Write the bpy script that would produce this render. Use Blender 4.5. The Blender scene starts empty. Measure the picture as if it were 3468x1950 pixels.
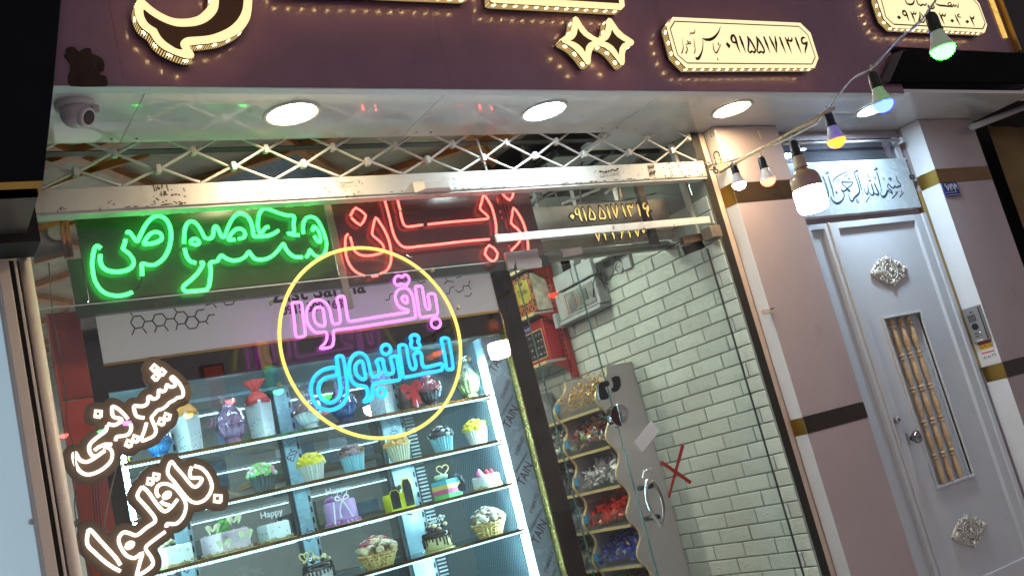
import bpy, bmesh, math, random
from mathutils import Vector, Matrix
from mathutils.geometry import tessellate_polygon
import numpy as np
rnd = random.Random(7)
PI = math.pi
scene = bpy.context.scene
col = scene.collection
# ------------------------------------------------------------------ camera
CAMZ = 1.35
PITCH, ROLL, YAW, FOC = 0.188917522, -0.25115329, 0.605845903, 3466.5      # solved from the street front's vanishing points
def cam_basis():
    cx, sx = math.cos(PITCH), math.sin(PITCH); cz, sz = math.cos(YAW), math.sin(YAW)
    f = Vector((sz*cx, cz*cx, sx)); r0 = Vector((cz, -sz, 0)); u0 = r0.cross(f)
    cy, sy = math.cos(ROLL), math.sin(ROLL)
    return cy*r0+sy*u0, -sy*r0+cy*u0, f
CR, CU, CF = cam_basis()
cd = bpy.data.cameras.new('camera'); cam = bpy.data.objects.new('camera', cd); col.objects.link(cam)
cd.sensor_width = 36; cd.lens = FOC/3468*36; cd.clip_start = 0.05; cd.clip_end = 500
m = Matrix.Identity(4)
for i in range(3):
    m[i][0] = CR[i]; m[i][1] = CU[i]; m[i][2] = -CF[i]
m[2][3] = CAMZ
cam.matrix_world = m
scene.camera = cam
# ------------------------------------------------------------------ world, moonless night with a faint town glow
w = bpy.data.worlds.new('World'); scene.world = w; w.use_nodes = True
nt = w.node_tree; bg = nt.nodes['Background']
sky = nt.nodes.new('ShaderNodeTexSky'); sky.sky_type = 'NISHITA'; sky.sun_disc = False
sky.sun_elevation = math.radians(35); sky.sun_rotation = math.radians(200)
tint = nt.nodes.new('ShaderNodeMix'); tint.data_type = 'RGBA'; tint.blend_type = 'MIX'
tint.inputs['Factor'].default_value = 0.9
nt.links.new(sky.outputs['Color'], tint.inputs['A']); tint.inputs['B'].default_value = (2.75, 2.2, 2.35, 1)
nt.links.new(tint.outputs['Result'], bg.inputs['Color'])
bg.inputs['Strength'].default_value = 0.080
sd = bpy.data.lights.new('moon', 'SUN'); sd.energy = 0.03; sd.angle = math.radians(0.5); sd.color = (1, .95, .88)
so = bpy.data.objects.new('moon', sd); col.objects.link(so)
so.rotation_euler = (math.radians(55), 0, math.radians(-20))
vs = scene.view_settings
vs.view_transform = 'Standard'; vs.look = 'None'; vs.gamma = 1; vs.use_curve_mapping = False; vs.exposure = 0.0
scene.display_settings.display_device = 'sRGB'
scene.cycles.use_denoising = True
scene.cycles.max_bounces = 10; scene.cycles.diffuse_bounces = 4; scene.cycles.glossy_bounces = 5
scene.cycles.transparent_max_bounces = 24; scene.cycles.transmission_bounces = 6
scene.cycles.sample_clamp_indirect = 3.0; scene.cycles.caustics_reflective = False; scene.cycles.caustics_refractive = False
# ------------------------------------------------------------------ photo pixel -> point on a real plane
def ray(x, y):
    return (x-1734.0)/FOC*CR - (y-975.0)/FOC*CU + CF
def P(x, y, Y):
    d = ray(x, y); t = Y/d.y
    return Vector((d.x*t, Y, CAMZ+d.z*t))
def PX(x, y, X):
    d = ray(x, y); t = X/d.x
    return Vector((X, d.y*t, CAMZ+d.z*t))
def PZ(x, y, Z):
    d = ray(x, y); t = (Z-CAMZ)/d.z
    return Vector((d.x*t, d.y*t, Z))
def win(x0, y0, s):
    return lambda p: (x0+p[0]*s, y0+p[1]*s)
def ppm(x, y, Y):                      # metres per photo pixel on the plane Y
    a = P(x, y, Y); b = P(x+1, y, Y); c = P(x, y+1, Y)
    return math.sqrt(max(1e-12, (b-a).cross(c-a).length))
# ------------------------------------------------------------------ materials
def sock(n, *names):
    for k in names:
        if k in n.inputs: return n.inputs[k]
MATS = {}
def mat(name, color, rough=.5, metal=0, spec=.5, var=0.0, vscale=12, bump=0.0, bscale=60, coat=0, wear=None, dirt=None, rvar=0):
    """procedural paint / metal / plastic. wear=(colour, scale, threshold) adds chipped spots, dirt=(colour, scale, amount) broad grime"""
    if name in MATS: return MATS[name]
    M = bpy.data.materials.new(name); M.use_nodes = True; t = M.node_tree; b = t.nodes['Principled BSDF']
    L = t.links.new; N = t.nodes.new
    c = (*color, 1)
    b.inputs['Base Color'].default_value = c; b.inputs['Roughness'].default_value = rough; b.inputs['Metallic'].default_value = metal
    sock(b, 'Specular IOR Level', 'Specular').default_value = spec
    if coat: sock(b, 'Coat Weight', 'Clearcoat').default_value = min(1, coat); sock(b, 'Coat Roughness').default_value = .012; sock(b, 'Coat IOR').default_value = 1.5+1.0*(coat > 1)
    co = N('ShaderNodeTexCoord'); cur = None
    def noise(sc, det=5, ro=.6):
        n = N('ShaderNodeTexNoise'); n.inputs['Scale'].default_value = sc; n.inputs['Detail'].default_value = det; n.inputs['Roughness'].default_value = ro
        L(co.outputs['Object'], n.inputs['Vector']); return n.outputs[0]
    def ramp(src, a, bb):
        r = N('ShaderNodeMapRange'); r.inputs[1].default_value = a; r.inputs[2].default_value = bb; L(src, r.inputs[0]); return r.outputs[0]
    def mix(f, A, B):
        x = N('ShaderNodeMix'); x.data_type = 'RGBA'; L(f, x.inputs['Factor'])
        for s, v in (('A', A), ('B', B)):
            if isinstance(v, tuple): x.inputs[s].default_value = v
            else: L(v, x.inputs[s])
        return x.outputs['Result']
    cur = c
    if var:
        f = ramp(noise(vscale), .3, .7)
        lo = tuple(max(0, k*(1-var)) for k in color)+(1,); hi = tuple(min(1, k*(1+var)) for k in color)+(1,)
        cur = mix(f, lo, hi)
    if dirt:
        f = ramp(noise(dirt[1], 8, .7), .72-dirt[2]*.4, .8)
        cur = mix(f, cur, (*dirt[0], 1))
    if wear:
        f = ramp(noise(wear[1], 6, .75), wear[2], wear[2]+.03)
        cur = mix(f, cur, (*wear[0], 1))
    if not isinstance(cur, tuple): L(cur, b.inputs['Base Color'])
    if rvar:
        f = ramp(noise(9, 6, .7), .3, .75)
        r = N('ShaderNodeMapRange'); r.inputs[3].default_value = rough; r.inputs[4].default_value = min(1, rough+rvar); L(f, r.inputs[0]); L(r.outputs[0], b.inputs['Roughness'])
    if bump:
        bp = N('ShaderNodeBump'); bp.inputs['Strength'].default_value = bump; bp.inputs['Distance'].default_value = .004
        L(noise(bscale, 4), bp.inputs['Height']); L(bp.outputs[0], b.inputs['Normal'])
    MATS[name] = M; return M
def glow(name, color, s, var=0):
    if name in MATS: return MATS[name]
    M = bpy.data.materials.new(name); M.use_nodes = True; t = M.node_tree; b = t.nodes['Principled BSDF']
    b.inputs['Base Color'].default_value = (*[min(1, k) for k in color], 1)
    sock(b, 'Emission Color', 'Emission').default_value = (*color, 1); b.inputs['Emission Strength'].default_value = s
    b.inputs['Roughness'].default_value = .4
    if var:
        co = t.nodes.new('ShaderNodeTexCoord'); n = t.nodes.new('ShaderNodeTexNoise'); n.inputs['Scale'].default_value = var
        t.links.new(co.outputs['Object'], n.inputs['Vector'])
        r = t.nodes.new('ShaderNodeMapRange'); r.inputs[1].default_value = .3; r.inputs[2].default_value = .7
        r.inputs[3].default_value = s*.65; r.inputs[4].default_value = s*1.3
        t.links.new(n.outputs[0], r.inputs[0]); t.links.new(r.outputs[0], b.inputs['Emission Strength'])
    MATS[name] = M; return M
def clear(name, tint=(1, 1, 1), refl=1.0, body=0.0, bodycol=(.8, .9, .9), rough=0.0, smear=0):
    """flat clear glass / acrylic / film: see-through with Schlick reflection on both faces"""
    if name in MATS: return MATS[name]
    M = bpy.data.materials.new(name); M.use_nodes = True; t = M.node_tree; N = t.nodes.new; L = t.links.new
    for n in list(t.nodes): t.nodes.remove(n)
    out = N('ShaderNodeOutputMaterial'); tr = N('ShaderNodeBsdfTransparent'); gl = N('ShaderNodeBsdfGlossy')
    tr.inputs['Color'].default_value = (*tint, 1); gl.inputs['Roughness'].default_value = rough
    lw = N('ShaderNodeLayerWeight'); lw.inputs['Blend'].default_value = .5
    pw = N('ShaderNodeMath'); pw.operation = 'POWER'; pw.inputs[1].default_value = 5; L(lw.outputs['Facing'], pw.inputs[0])
    ma = N('ShaderNodeMath'); ma.operation = 'MULTIPLY_ADD'; ma.inputs[1].default_value = .9*refl; ma.inputs[2].default_value = .045*refl; L(pw.outputs[0], ma.inputs[0])
    mx = N('ShaderNodeMixShader'); L(ma.outputs[0], mx.inputs[0])
    src = tr.outputs[0]
    if body or smear:
        df = N('ShaderNodeBsdfDiffuse'); df.inputs['Color'].default_value = (*bodycol, 1)
        m2 = N('ShaderNodeMixShader'); m2.inputs[0].default_value = body; L(tr.outputs[0], m2.inputs[1]); L(df.outputs[0], m2.inputs[2]); src = m2.outputs[0]
        if smear:
            co = N('ShaderNodeTexCoord'); n = N('ShaderNodeTexNoise'); n.inputs['Scale'].default_value = 3.5; n.inputs['Detail'].default_value = 8; n.inputs['Roughness'].default_value = .7
            L(co.outputs['Object'], n.inputs['Vector'])
            r = N('ShaderNodeMapRange'); r.inputs[1].default_value = .42; r.inputs[2].default_value = .8; r.inputs[3].default_value = body; r.inputs[4].default_value = body+smear
            L(n.outputs[0], r.inputs[0]); L(r.outputs[0], m2.inputs[0])
    L(src, mx.inputs[1]); L(gl.outputs[0], mx.inputs[2]); L(mx.outputs[0], out.inputs[0])
    MATS[name] = M; return M
# ------------------------------------------------------------------ mesh builder (world coordinates)
def smooth_path(pts, closed=False, sub=4):
    pts = [Vector(p) for p in pts]; n = len(pts); out = []
    if n < 3: return pts
    rng = range(n if closed else n-1)
    for i in rng:
        p0 = pts[(i-1) % n] if closed or i > 0 else pts[0]*2-pts[1]
        p1 = pts[i]; p2 = pts[(i+1) % n]
        p3 = pts[(i+2) % n] if closed or i+2 < n else pts[-1]*2-pts[-2]
        d = max(1e-9, (p2-p1).length)
        for k in range(sub):
            t = k/sub; t2 = t*t; t3 = t2*t
            # limited tangents keep sharp corners from overshooting
            m1 = (p2-p0)*.5; m2 = (p3-p1)*.5
            if m1.length > d: m1 = m1*(d/m1.length)
            if m2.length > d: m2 = m2*(d/m2.length)
            out.append(p1*(2*t3-3*t2+1)+m1*(t3-2*t2+t)+p2*(-2*t3+3*t2)+m2*(t3-t2))
    if not closed: out.append(pts[-1])
    return out
class MB:
    def __init__(s): s.v = []; s.f = []; s.uv = {}
    def add(s, vs, fs):
        o = len(s.v); s.v += [tuple(v) for v in vs]; s.f += [tuple(i+o for i in f) for f in fs]; return s
    def box(s, x0, x1, y0, y1, z0, z1):
        if x0 > x1: x0, x1 = x1, x0
        if y0 > y1: y0, y1 = y1, y0
        if z0 > z1: z0, z1 = z1, z0
        return s.add([(x, y, z) for z in (z0, z1) for y in (y0, y1) for x in (x0, x1)],
                     [(0, 2, 3, 1), (4, 5, 7, 6), (0, 1, 5, 4), (2, 6, 7, 3), (0, 4, 6, 2), (1, 3, 7, 5)])
    def prism(s, poly, off, caps=(1, 1)):
        """poly: 3D outline; off: extrusion vector"""
        poly = [Vector(p) for p in poly]; off = Vector(off); n = len(poly)
        tris = tessellate_polygon([poly])
        fs = []
        if caps[0]: fs += [tuple(t) for t in tris]
        if caps[1]: fs += [tuple(i+n for i in reversed(t)) for t in tris]
        fs += [(i, (i+1) % n, (i+1) % n+n, i+n) for i in range(n)]
        return s.add(list(poly)+[p+off for p in poly], fs)
    def sheet(s, poly):
        poly = [Vector(p) for p in poly]
        return s.add(poly, [tuple(t) for t in tessellate_polygon([poly])])
    def tube(s, pts, r, n=6, closed=False, rs=None):
        pts = [Vector(p) for p in pts]; m = len(pts)
        if m < 2: return s
        T = []
        for i in range(m):
            a = pts[(i-1) % m] if closed or i else pts[0]; b = pts[(i+1) % m] if closed or i < m-1 else pts[-1]
            d = b-a; T.append(d.normalized() if d.length > 1e-9 else Vector((0, 0, 1)))
        u = T[0].orthogonal().normalized(); vs = []
        for i in range(m):
            u = (u-T[i]*u.dot(T[i])); u = u.normalized() if u.length > 1e-6 else T[i].orthogonal().normalized()
            w_ = T[i].cross(u); rr = rs[i] if rs else r
            vs += [pts[i]+(u*math.cos(2*PI*k/n)+w_*math.sin(2*PI*k/n))*rr for k in range(n)]
        fs = []
        for i in range(m if closed else m-1):
            j = (i+1) % m
            fs += [(i*n+k, i*n+(k+1) % n, j*n+(k+1) % n, j*n+k) for k in range(n)]
        if not closed: fs += [tuple(range(n-1, -1, -1)), tuple(range((m-1)*n, m*n))]
        return s.add(vs, fs)
    def lathe(s, prof, c, n=24, axis=(0, 0, 1), flute=0, fn=12, caps=True):
        """prof: (radius, height) pairs"""
        A = Vector(axis).normalized(); U = A.orthogonal().normalized(); W_ = A.cross(U); c = Vector(c); vs = []
        for r, h in prof:
            for k in range(n):
                t = 2*PI*k/n; q = r*(1+flute*math.cos(fn*t)) if flute else r
                vs.append(c+A*h+(U*math.cos(t)+W_*math.sin(t))*q)
        fs = []
        for i in range(len(prof)-1):
            fs += [(i*n+k, i*n+(k+1) % n, (i+1)*n+(k+1) % n, (i+1)*n+k) for k in range(n)]
        if caps: fs += [tuple(range(n-1, -1, -1)), tuple(range((len(prof)-1)*n, len(prof)*n))]
        return s.add(vs, fs)
    def ball(s, c, r, n=8, m=5, sq=(1, 1, 1)):
        c = Vector(c); vs = [c+Vector((0, 0, r*sq[2]))]; fs = []
        for i in range(1, m):
            t = PI*i/m
            for k in range(n):
                p = 2*PI*k/n; vs.append(c+Vector((r*sq[0]*math.sin(t)*math.cos(p), r*sq[1]*math.sin(t)*math.sin(p), r*sq[2]*math.cos(t))))
        vs.append(c-Vector((0, 0, r*sq[2]))); e = len(vs)-1
        for k in range(n):
            fs.append((0, 1+k, 1+(k+1) % n)); fs.append((e, e-n+(k+1) % n, e-n+k))
        for i in range(m-2):
            fs += [(1+i*n+k, 1+(i+1)*n+k, 1+(i+1)*n+(k+1) % n, 1+i*n+(k+1) % n) for k in range(n)]
        return s.add(vs, fs)
    def chip(s, c, r, rg):                 # small irregular wrapped sweet
        c = Vector(c); d = [Vector((rg.uniform(-1, 1), rg.uniform(-1, 1), rg.uniform(-1, 1))).normalized()*r*rg.uniform(.6, 1.2) for _ in range(3)]
        a, b, e = d; vs = [c+a, c-a, c+b*.8, c-b*.8, c+e*.5, c-e*.5]
        return s.add(vs, [(0, 2, 4), (2, 1, 4), (1, 3, 4), (3, 0, 4), (2, 0, 5), (1, 2, 5), (3, 1, 5), (0, 3, 5)])
    def ribbon(s, pts, ws, lift=0, nrm=None, closed=False, sub=5):
        """flat brush stroke; pts 3D on a plane with normal nrm, ws widths in metres"""
        nrm = Vector(nrm or (0, -1, 0)); n0 = len(pts)
        if not hasattr(ws, '__len__'): ws = [ws]*n0
        if len(ws) != n0: ws = [ws[min(len(ws)-1, int(round(i*(len(ws)-1)/max(1, n0-1))))] for i in range(n0)]
        pp = smooth_path(pts, closed, sub); m_ = len(pp)
        wv = []
        for i in range(m_):
            t = i/sub; k = int(t); f = t-k
            wv.append(ws[k % n0]*(1-f)+ws[(k+1) % n0 if closed else min(k+1, n0-1)]*f)
        vs = []
        for i in range(m_):
            a = pp[(i-1) % m_] if closed or i else pp[0]; b = pp[(i+1) % m_] if closed or i < m_-1 else pp[-1]
            d = (b-a); d = d.normalized() if d.length > 1e-9 else Vector((1, 0, 0)); sd_ = nrm.cross(d)
            vs += [pp[i]+sd_*wv[i]/2+nrm*lift, pp[i]-sd_*wv[i]/2+nrm*lift]
        fs = [(2*i, 2*i+1, (2*i+3) % (2*m_), (2*i+2) % (2*m_)) for i in range(m_ if closed else m_-1)]
        return s.add(vs, fs)
    def build(s, name, M, parent=None, smooth=False, bevel=0, kind=None, norm=True, uvf=None):
        me = bpy.data.meshes.new(name)
        o_ = Vector((0, 0, 0)); q = parent
        while q is not None: o_ = o_+Vector(q.location); q = q.parent
        me.from_pydata([tuple(Vector(v)-o_) for v in s.v], [], s.f)
        if norm:
            bm = bmesh.new(); bm.from_mesh(me); bmesh.ops.remove_doubles(bm, verts=bm.verts, dist=1e-6)
            bmesh.ops.recalc_face_normals(bm, faces=bm.faces); bm.to_mesh(me); bm.free()
        if smooth: me.polygons.foreach_set('use_smooth', [True]*len(me.polygons))
        me.materials.append(M); me.update()
        o = bpy.data.objects.new(name, me); col.objects.link(o)
        if parent: o.parent = parent
        if bevel:
            b = o.modifiers.new('bevel', 'BEVEL'); b.width = bevel; b.segments = 2; b.limit_method = 'ANGLE'
        if kind: o['kind'] = kind
        if smooth and not s_is_round(name):
            pass
        return o
def s_is_round(n): return True
def thing(name, label, cat, loc=(0, 0, 0), group=None):
    o = bpy.data.objects.new(name, None); col.objects.link(o); o.location = loc; o.empty_display_size = .05
    o['label'] = label; o['category'] = cat
    if group: o['group'] = group
    return o
def tag(o, label, cat, group=None):
    o['label'] = label; o['category'] = cat
    if group: o['group'] = group
    return o
def copy_tree(o, parent=None):
    c = o.copy(); col.objects.link(c)
    if parent: c.parent = parent
    for ch in list(o.children): copy_tree(ch, c)
    return c
def text(s, size, loc, rot, M, parent, name='lettering', ext=.0006, sx=1, bold=0):
    cu = bpy.data.curves.new(name, 'FONT'); cu.body = s; cu.size = size; cu.extrude = ext; cu.align_x = 'CENTER'; cu.align_y = 'CENTER'; cu.offset = bold
    cu.resolution_u = 3
    t = bpy.data.objects.new('tmp', cu); col.objects.link(t)
    dg = bpy.context.evaluated_depsgraph_get()
    me = bpy.data.meshes.new_from_object(t.evaluated_get(dg)); bpy.data.objects.remove(t); bpy.data.curves.remove(cu)
    me.materials.clear(); me.materials.append(M); me.name = name
    o = bpy.data.objects.new(name, me); col.objects.link(o)
    o_ = Vector((0, 0, 0)); q = parent
    while q is not None: o_ = o_+Vector(q.location); q = q.parent
    o.parent = parent; o.location = Vector(loc)-o_; o.rotation_euler = rot; o.scale = (sx, 1, 1)
    return o
FRONT = (PI/2, 0, 0)              # lettering on a face that looks at the street
LEFTW = (PI/2, 0, -PI/2)          # lettering on a face that looks along -X
# ------------------------------------------------------------------ outline swollen round strokes (marching squares)
def swollen(strokes, r, Y0, Y1, h):
    """strokes: lists of 3D points near the plane Y0. Returns an MB slab of everything within r of them, from Y0 to Y1"""
    segs = []
    for st in strokes:
        for a, b in zip(st[:-1], st[1:]): segs.append((a[0], a[2], b[0], b[2]))
    S = np.array(segs)
    x0 = min(S[:, 0].min(), S[:, 2].min())-r-2*h; x1 = max(S[:, 0].max(), S[:, 2].max())+r+2*h
    z0 = min(S[:, 1].min(), S[:, 3].min())-r-2*h; z1 = max(S[:, 1].max(), S[:, 3].max())+r+2*h
    nx = int((x1-x0)/h)+1; nz = int((z1-z0)/h)+1
    gx = x0+np.arange(nx)*h; gz = z0+np.arange(nz)*h
    X, Z = np.meshgrid(gx, gz, indexing='ij'); D = np.full(X.shape, 1e9)
    for ax, az, bx, bz in S:
        dx, dz = bx-ax, bz-az; L2 = dx*dx+dz*dz+1e-12
        t = np.clip(((X-ax)*dx+(Z-az)*dz)/L2, 0, 1)
        D = np.minimum(D, (X-ax-t*dx)**2+(Z-az-t*dz)**2)
    D = np.sqrt(D)-r
    mb = MB(); vid = {}; V2 = []; F2 = []
    def gv(key, x, z):
        if key not in vid: vid[key] = len(V2); V2.append((x, z))
        return vid[key]
    ins = D < 0
    anyc = ins[:-1, :-1] | ins[1:, :-1] | ins[:-1, 1:] | ins[1:, 1:]
    for i, j in zip(*np.nonzero(anyc)):
        cs = [(i, j), (i+1, j), (i+1, j+1), (i, j+1)]; poly = []
        for k in range(4):
            a = cs[k]; b = cs[(k+1) % 4]; da, db = D[a], D[b]
            if da < 0: poly.append(gv(a, gx[a[0]], gz[a[1]]))
            if (da < 0) != (db < 0):
                t = da/(da-db); key = (min(a, b), max(a, b))
                poly.append(gv(key, gx[a[0]]+(gx[b[0]]-gx[a[0]])*t, gz[a[1]]+(gz[b[1]]-gz[a[1]])*t))
        if len(poly) >= 3: F2.append(poly)
    n = len(V2)
    ec = {}
    for f in F2:
        for a, b in zip(f, f[1:]+f[:1]): ec[(a, b)] = 1
    bd = [(a, b) for (a, b) in ec if (b, a) not in ec]
    vs = [(x, Y0, z) for x, z in V2]+[(x, Y1, z) for x, z in V2]
    fs = [tuple(f) for f in F2]+[tuple(i+n for i in reversed(f)) for f in F2]+[(b, a, a+n, b+n) for a, b in bd]
    mb.v = vs; mb.f = fs
    return mb
def paths(W, Y, lst, closed=(), sub=4, smooth=True):
    out = []
    for i, st in enumerate(lst):
        p = [P(*W(q), Y) for q in st]; c = i in closed
        p = smooth_path(p, c, sub) if smooth else p
        out.append((p, c))
    return out
# ================================================================== palette
m_fascia = mat('purple_panel', (.255, .135, .200), .14, spec=.6, var=.12, vscale=3, rvar=.1, bump=.02, bscale=4)
m_white_panel = mat('white_composite_panel', (.78, .78, .77), .35, spec=.3, var=.05, vscale=4, dirt=((.40, .37, .34), 7, .35), coat=1.5)
m_iron = mat('white_painted_iron', (.62, .60, .56), .42, var=.07, vscale=8, wear=((.10, .065, .045), 22, .625), dirt=((.42, .35, .27), 6, .5), bump=.08)
m_iron_clean = mat('white_iron_rods', (.60, .57, .54), .4, var=.08, vscale=20, wear=((.12, .07, .05), 40, .655))
m_black = mat('black_gap', (.006, .006, .006), .7)
m_gold = mat('brushed_gold', (.55, .36, .09), .28, metal=1, var=.12, vscale=6, rvar=.15)
m_goldpaint = mat('gold_edge_strip', (.78, .62, .28), .3, metal=.35, var=.1, vscale=20)
m_blackgold = mat('black_gold_mirror', (.020, .013, .007), .06, metal=.12, spec=.7, var=.25, vscale=5, rvar=.08)
m_mauve = mat('mauve_panel', (.42, .34, .34), .13, var=.05, vscale=3, rvar=.12, dirt=((.33, .255, .25), 5, .35))
m_door = mat('pale_painted_steel', (.54, .56, .59), .34, var=.03, vscale=5, rvar=.15, dirt=((.45, .42, .43), 5, .25))
m_jambwhite = mat('white_edge_strip', (.68, .68, .70), .28, var=.03, rvar=.1)
m_peach = mat('peach_frame', (.52, .41, .34), .4, var=.1, wear=((.2, .12, .08), 30, .73))
m_steel = mat('brushed_steel', (.50, .50, .50), .3, metal=1, var=.15, vscale=30)
m_chrome = mat('polished_chrome', (.7, .7, .7), .06, metal=1)
m_darkplastic = mat('black_plastic', (.012, .012, .013), .35)
m_glass = clear('shop_glass', (.97, .985, .975), 1.3, .003, (.55, .62, .58), 0, .012)
m_ink = mat('dark_brown_ink', (.035, .018, .010), .5)
m_blackink = mat('black_ink', (.012, .011, .012), .5)
m_bulbwhite = mat('bulb_white_body', (.72, .70, .68), .35)
m_brown_inlay = mat('dark_brown_acrylic', (.15, .058, .012), .25, var=.15, vscale=4)
m_cream = glow('lit_cream_acrylic', (1.0, .80, .40), 1.03)
m_plateface = glow('lit_cream_plate', (1.0, .83, .46), 1.0)
# perforated, back-lit letter return: uv.x runs along the edge in metres, uv.y across the depth 0..1
def perforated():
    M = bpy.data.materials.new('perforated_lit_return'); M.use_nodes = True; t = M.node_tree; N = t.nodes.new; L = t.links.new
    b = t.nodes['Principled BSDF']; b.inputs['Base Color'].default_value = (.02, .015, .008, 1); b.inputs['Roughness'].default_value = .4
    uv = N('ShaderNodeUVMap'); uv.uv_map = 'UVMap'; sp = N('ShaderNodeSeparateXYZ'); L(uv.outputs[0], sp.inputs[0])
    def mth(op, a, bb=None, c=None):
        n = N('ShaderNodeMath'); n.operation = op
        for k, v in enumerate((a, bb, c)):
            if v is None: continue
            if isinstance(v, (int, float)): n.inputs[k].default_value = v
            else: L(v, n.inputs[k])
        return n.outputs[0]
    a = mth('SINE', mth('MULTIPLY', sp.outputs[0], 2*PI/.0085)); c = mth('SINE', mth('MULTIPLY', sp.outputs[1], 2*PI*6))
    dots = mth('GREATER_THAN', mth('ADD', a, mth('MULTIPLY', c, .7)), .12)
    edge = mth('MULTIPLY', mth('GREATER_THAN', sp.outputs[1], .14), mth('LESS_THAN', sp.outputs[1], .86))
    # bright points where the LED modules sit behind the holes
    led = mth('POWER', mth('ABSOLUTE', mth('SINE', mth('MULTIPLY', sp.outputs[0], PI/.052))), 22)
    band = mth('MULTIPLY', mth('GREATER_THAN', sp.outputs[1], .2), mth('LESS_THAN', sp.outputs[1], .5))
    e = mth('MULTIPLY', mth('MULTIPLY', dots, edge), mth('MULTIPLY_ADD', mth('MULTIPLY', led, band), 60.0, 1.0))
    sock(b, 'Emission Color', 'Emission').default_value = (1.0, .68, .27, 1); L(e, b.inputs['Emission Strength'])
    return M
m_perf = perforated()
def sign_letter(parent, outer, inlays, Yf, Yb, face_mat=None, inlay_mat=None, name='letter_face'):
    """raised sign: lit face, perforated lit return, black back rim; returns nothing"""
    outer = [Vector(p) for p in outer]; n = len(outer)
    MB().prism([Vector((p.x, Yf, p.z)) for p in outer], (0, .004, 0)).build(name, face_mat or m_cream, parent)
    for k in inlays:
        MB().prism([Vector((p[0], Yf-.0015, p[2])) for p in k], (0, .001, 0)).build('inlay', inlay_mat or m_brown_inlay, parent)
    # return
    c = Vector((sum(p.x for p in outer)/n, 0, sum(p.z for p in outer)/n))
    area = sum(outer[i].x*outer[(i+1) % n].z-outer[(i+1) % n].x*outer[i].z for i in range(n))
    me = bpy.data.meshes.new('lit_return'); vs = []; fs = []; uvs = []; s = 0
    for i in range(n):
        p = outer[i]; q = outer[(i+1) % n]; d = (q-p).length
        o = len(vs); vs += [(p.x, Yf+.0045, p.z), (q.x, Yf+.0045, q.z), (q.x, Yb, q.z), (p.x, Yb, p.z)]
        fs.append((o, o+1, o+2, o+3)); uvs += [(s, 0), (s+d, 0), (s+d, 1), (s, 1)]; s += d
    L = Vector(parent.location)
    me.from_pydata([tuple(Vector(v)-L) for v in vs], [], fs); ul = me.uv_layers.new(name='UVMap')
    for k, u in enumerate(uvs): ul.data[k].uv = u
    me.materials.append(m_perf)
    o = bpy.data.objects.new('lit_return', me); col.objects.link(o); o.parent = parent
    MB().prism([Vector((p.x, Yb+.0005, p.z)) for p in outer], (0, .006, 0)).build('back_rim', m_black, parent)

# ================================================================== setting: ground and street
MB().box(-30, 40, -30, 3.35, -.3, 0).build('pavement', mat('pavement_stone', (.55, .53, .50), .6, var=.2, vscale=3, bump=.3, bscale=20), kind='structure')

# ================================================================== fascia
FY = 3.03
fas = thing('shop_fascia', 'long dark purple panelled fascia across the top carrying the lit signs', 'fascia', (3, FY, 3.4))
xs = [.45, .86, 2.06, 3.26, 4.46, 4.88]
for a, b_ in zip(xs[:-1], xs[1:]):
    MB().box(a+.0004, b_-.0004, FY, FY+.045, 2.853, 4.1).build('panel', m_fascia, fas)
for a, b_ in ((4.88, 5.66), (5.66, 6.13)):
    MB().box(a+.0004, b_-.0004, FY, FY+.045, 3.125, 4.1).build('panel', m_fascia, fas)
MB().box(.45, 4.88, FY+.002, FY+.046, 2.848, 2.852).build('bottom_trim', m_jambwhite, fas)
# the wall behind the fascia
MB().box(-.5, 7.5, FY+.06, FY+.3, 2.95, 4.3).build('building_wall', mat('dark_render', (.05, .045, .045), .8), kind='structure')
# ================================================================== soffit
SOF = thing('soffit', 'glossy white panelled soffit under the purple fascia', 'soffit', (3, 3.25, 2.86))
sx = [.45, .935, 2.06, 3.17, 4.83, 5.49, 6.15]
for k, (a, b_) in enumerate(zip(sx[:-1], sx[1:])):
    yb = 3.482 if k < 3 else 3.70
    MB().box(a+.0012, b_-.0012, FY+.0015, yb, 2.856, 2.875).build('panel', m_white_panel, SOF)
for x, y in ((.90, 3.45), (.985, 3.45), (2.11, 3.44), (2.18, 3.44), (3.10, 3.43), (3.19, 3.43)):
    MB().lathe([(.004, 0), (.004, .003)], (x, y, 2.8535), 8).build('rivet', m_darkplastic, SOF)
# recessed downlights
def downlight(x, y, color, s, label):
    t = thing('downlight', label, 'downlight', (x, y, 2.856), 'round downlights in the soffit')
    MB().lathe([(.088, -.001), (.107, -.002), (.108, -.006), (.104, -.009), (.090, -.008), (.088, -.001)], (x, y, 2.856), 40, caps=False).build('rim', mat('downlight_rim', (.62, .6, .56), .35), t, smooth=True)
    MB().lathe([(.0885, -.004), (.0885, -.0015)], (x, y, 2.856), 40).build('diffuser', glow('diffuser_%d' % int(x*100), color, s), t)
    return t
downlight(1.493, 3.243, (1, .78, .48), 170, 'leftmost round downlight, warm white, above the green neon word')
downlight(2.628, 3.232, (.78, .95, 1), 170, 'cool white round downlight above the red neon word')
downlight(3.757, 3.222, (1, .74, .42), 170, 'warm round downlight above the shop door frame')
downlight(4.87, 3.225, (.60, .82, 1), 260, 'round downlight half hidden behind the blue bulb')
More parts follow.
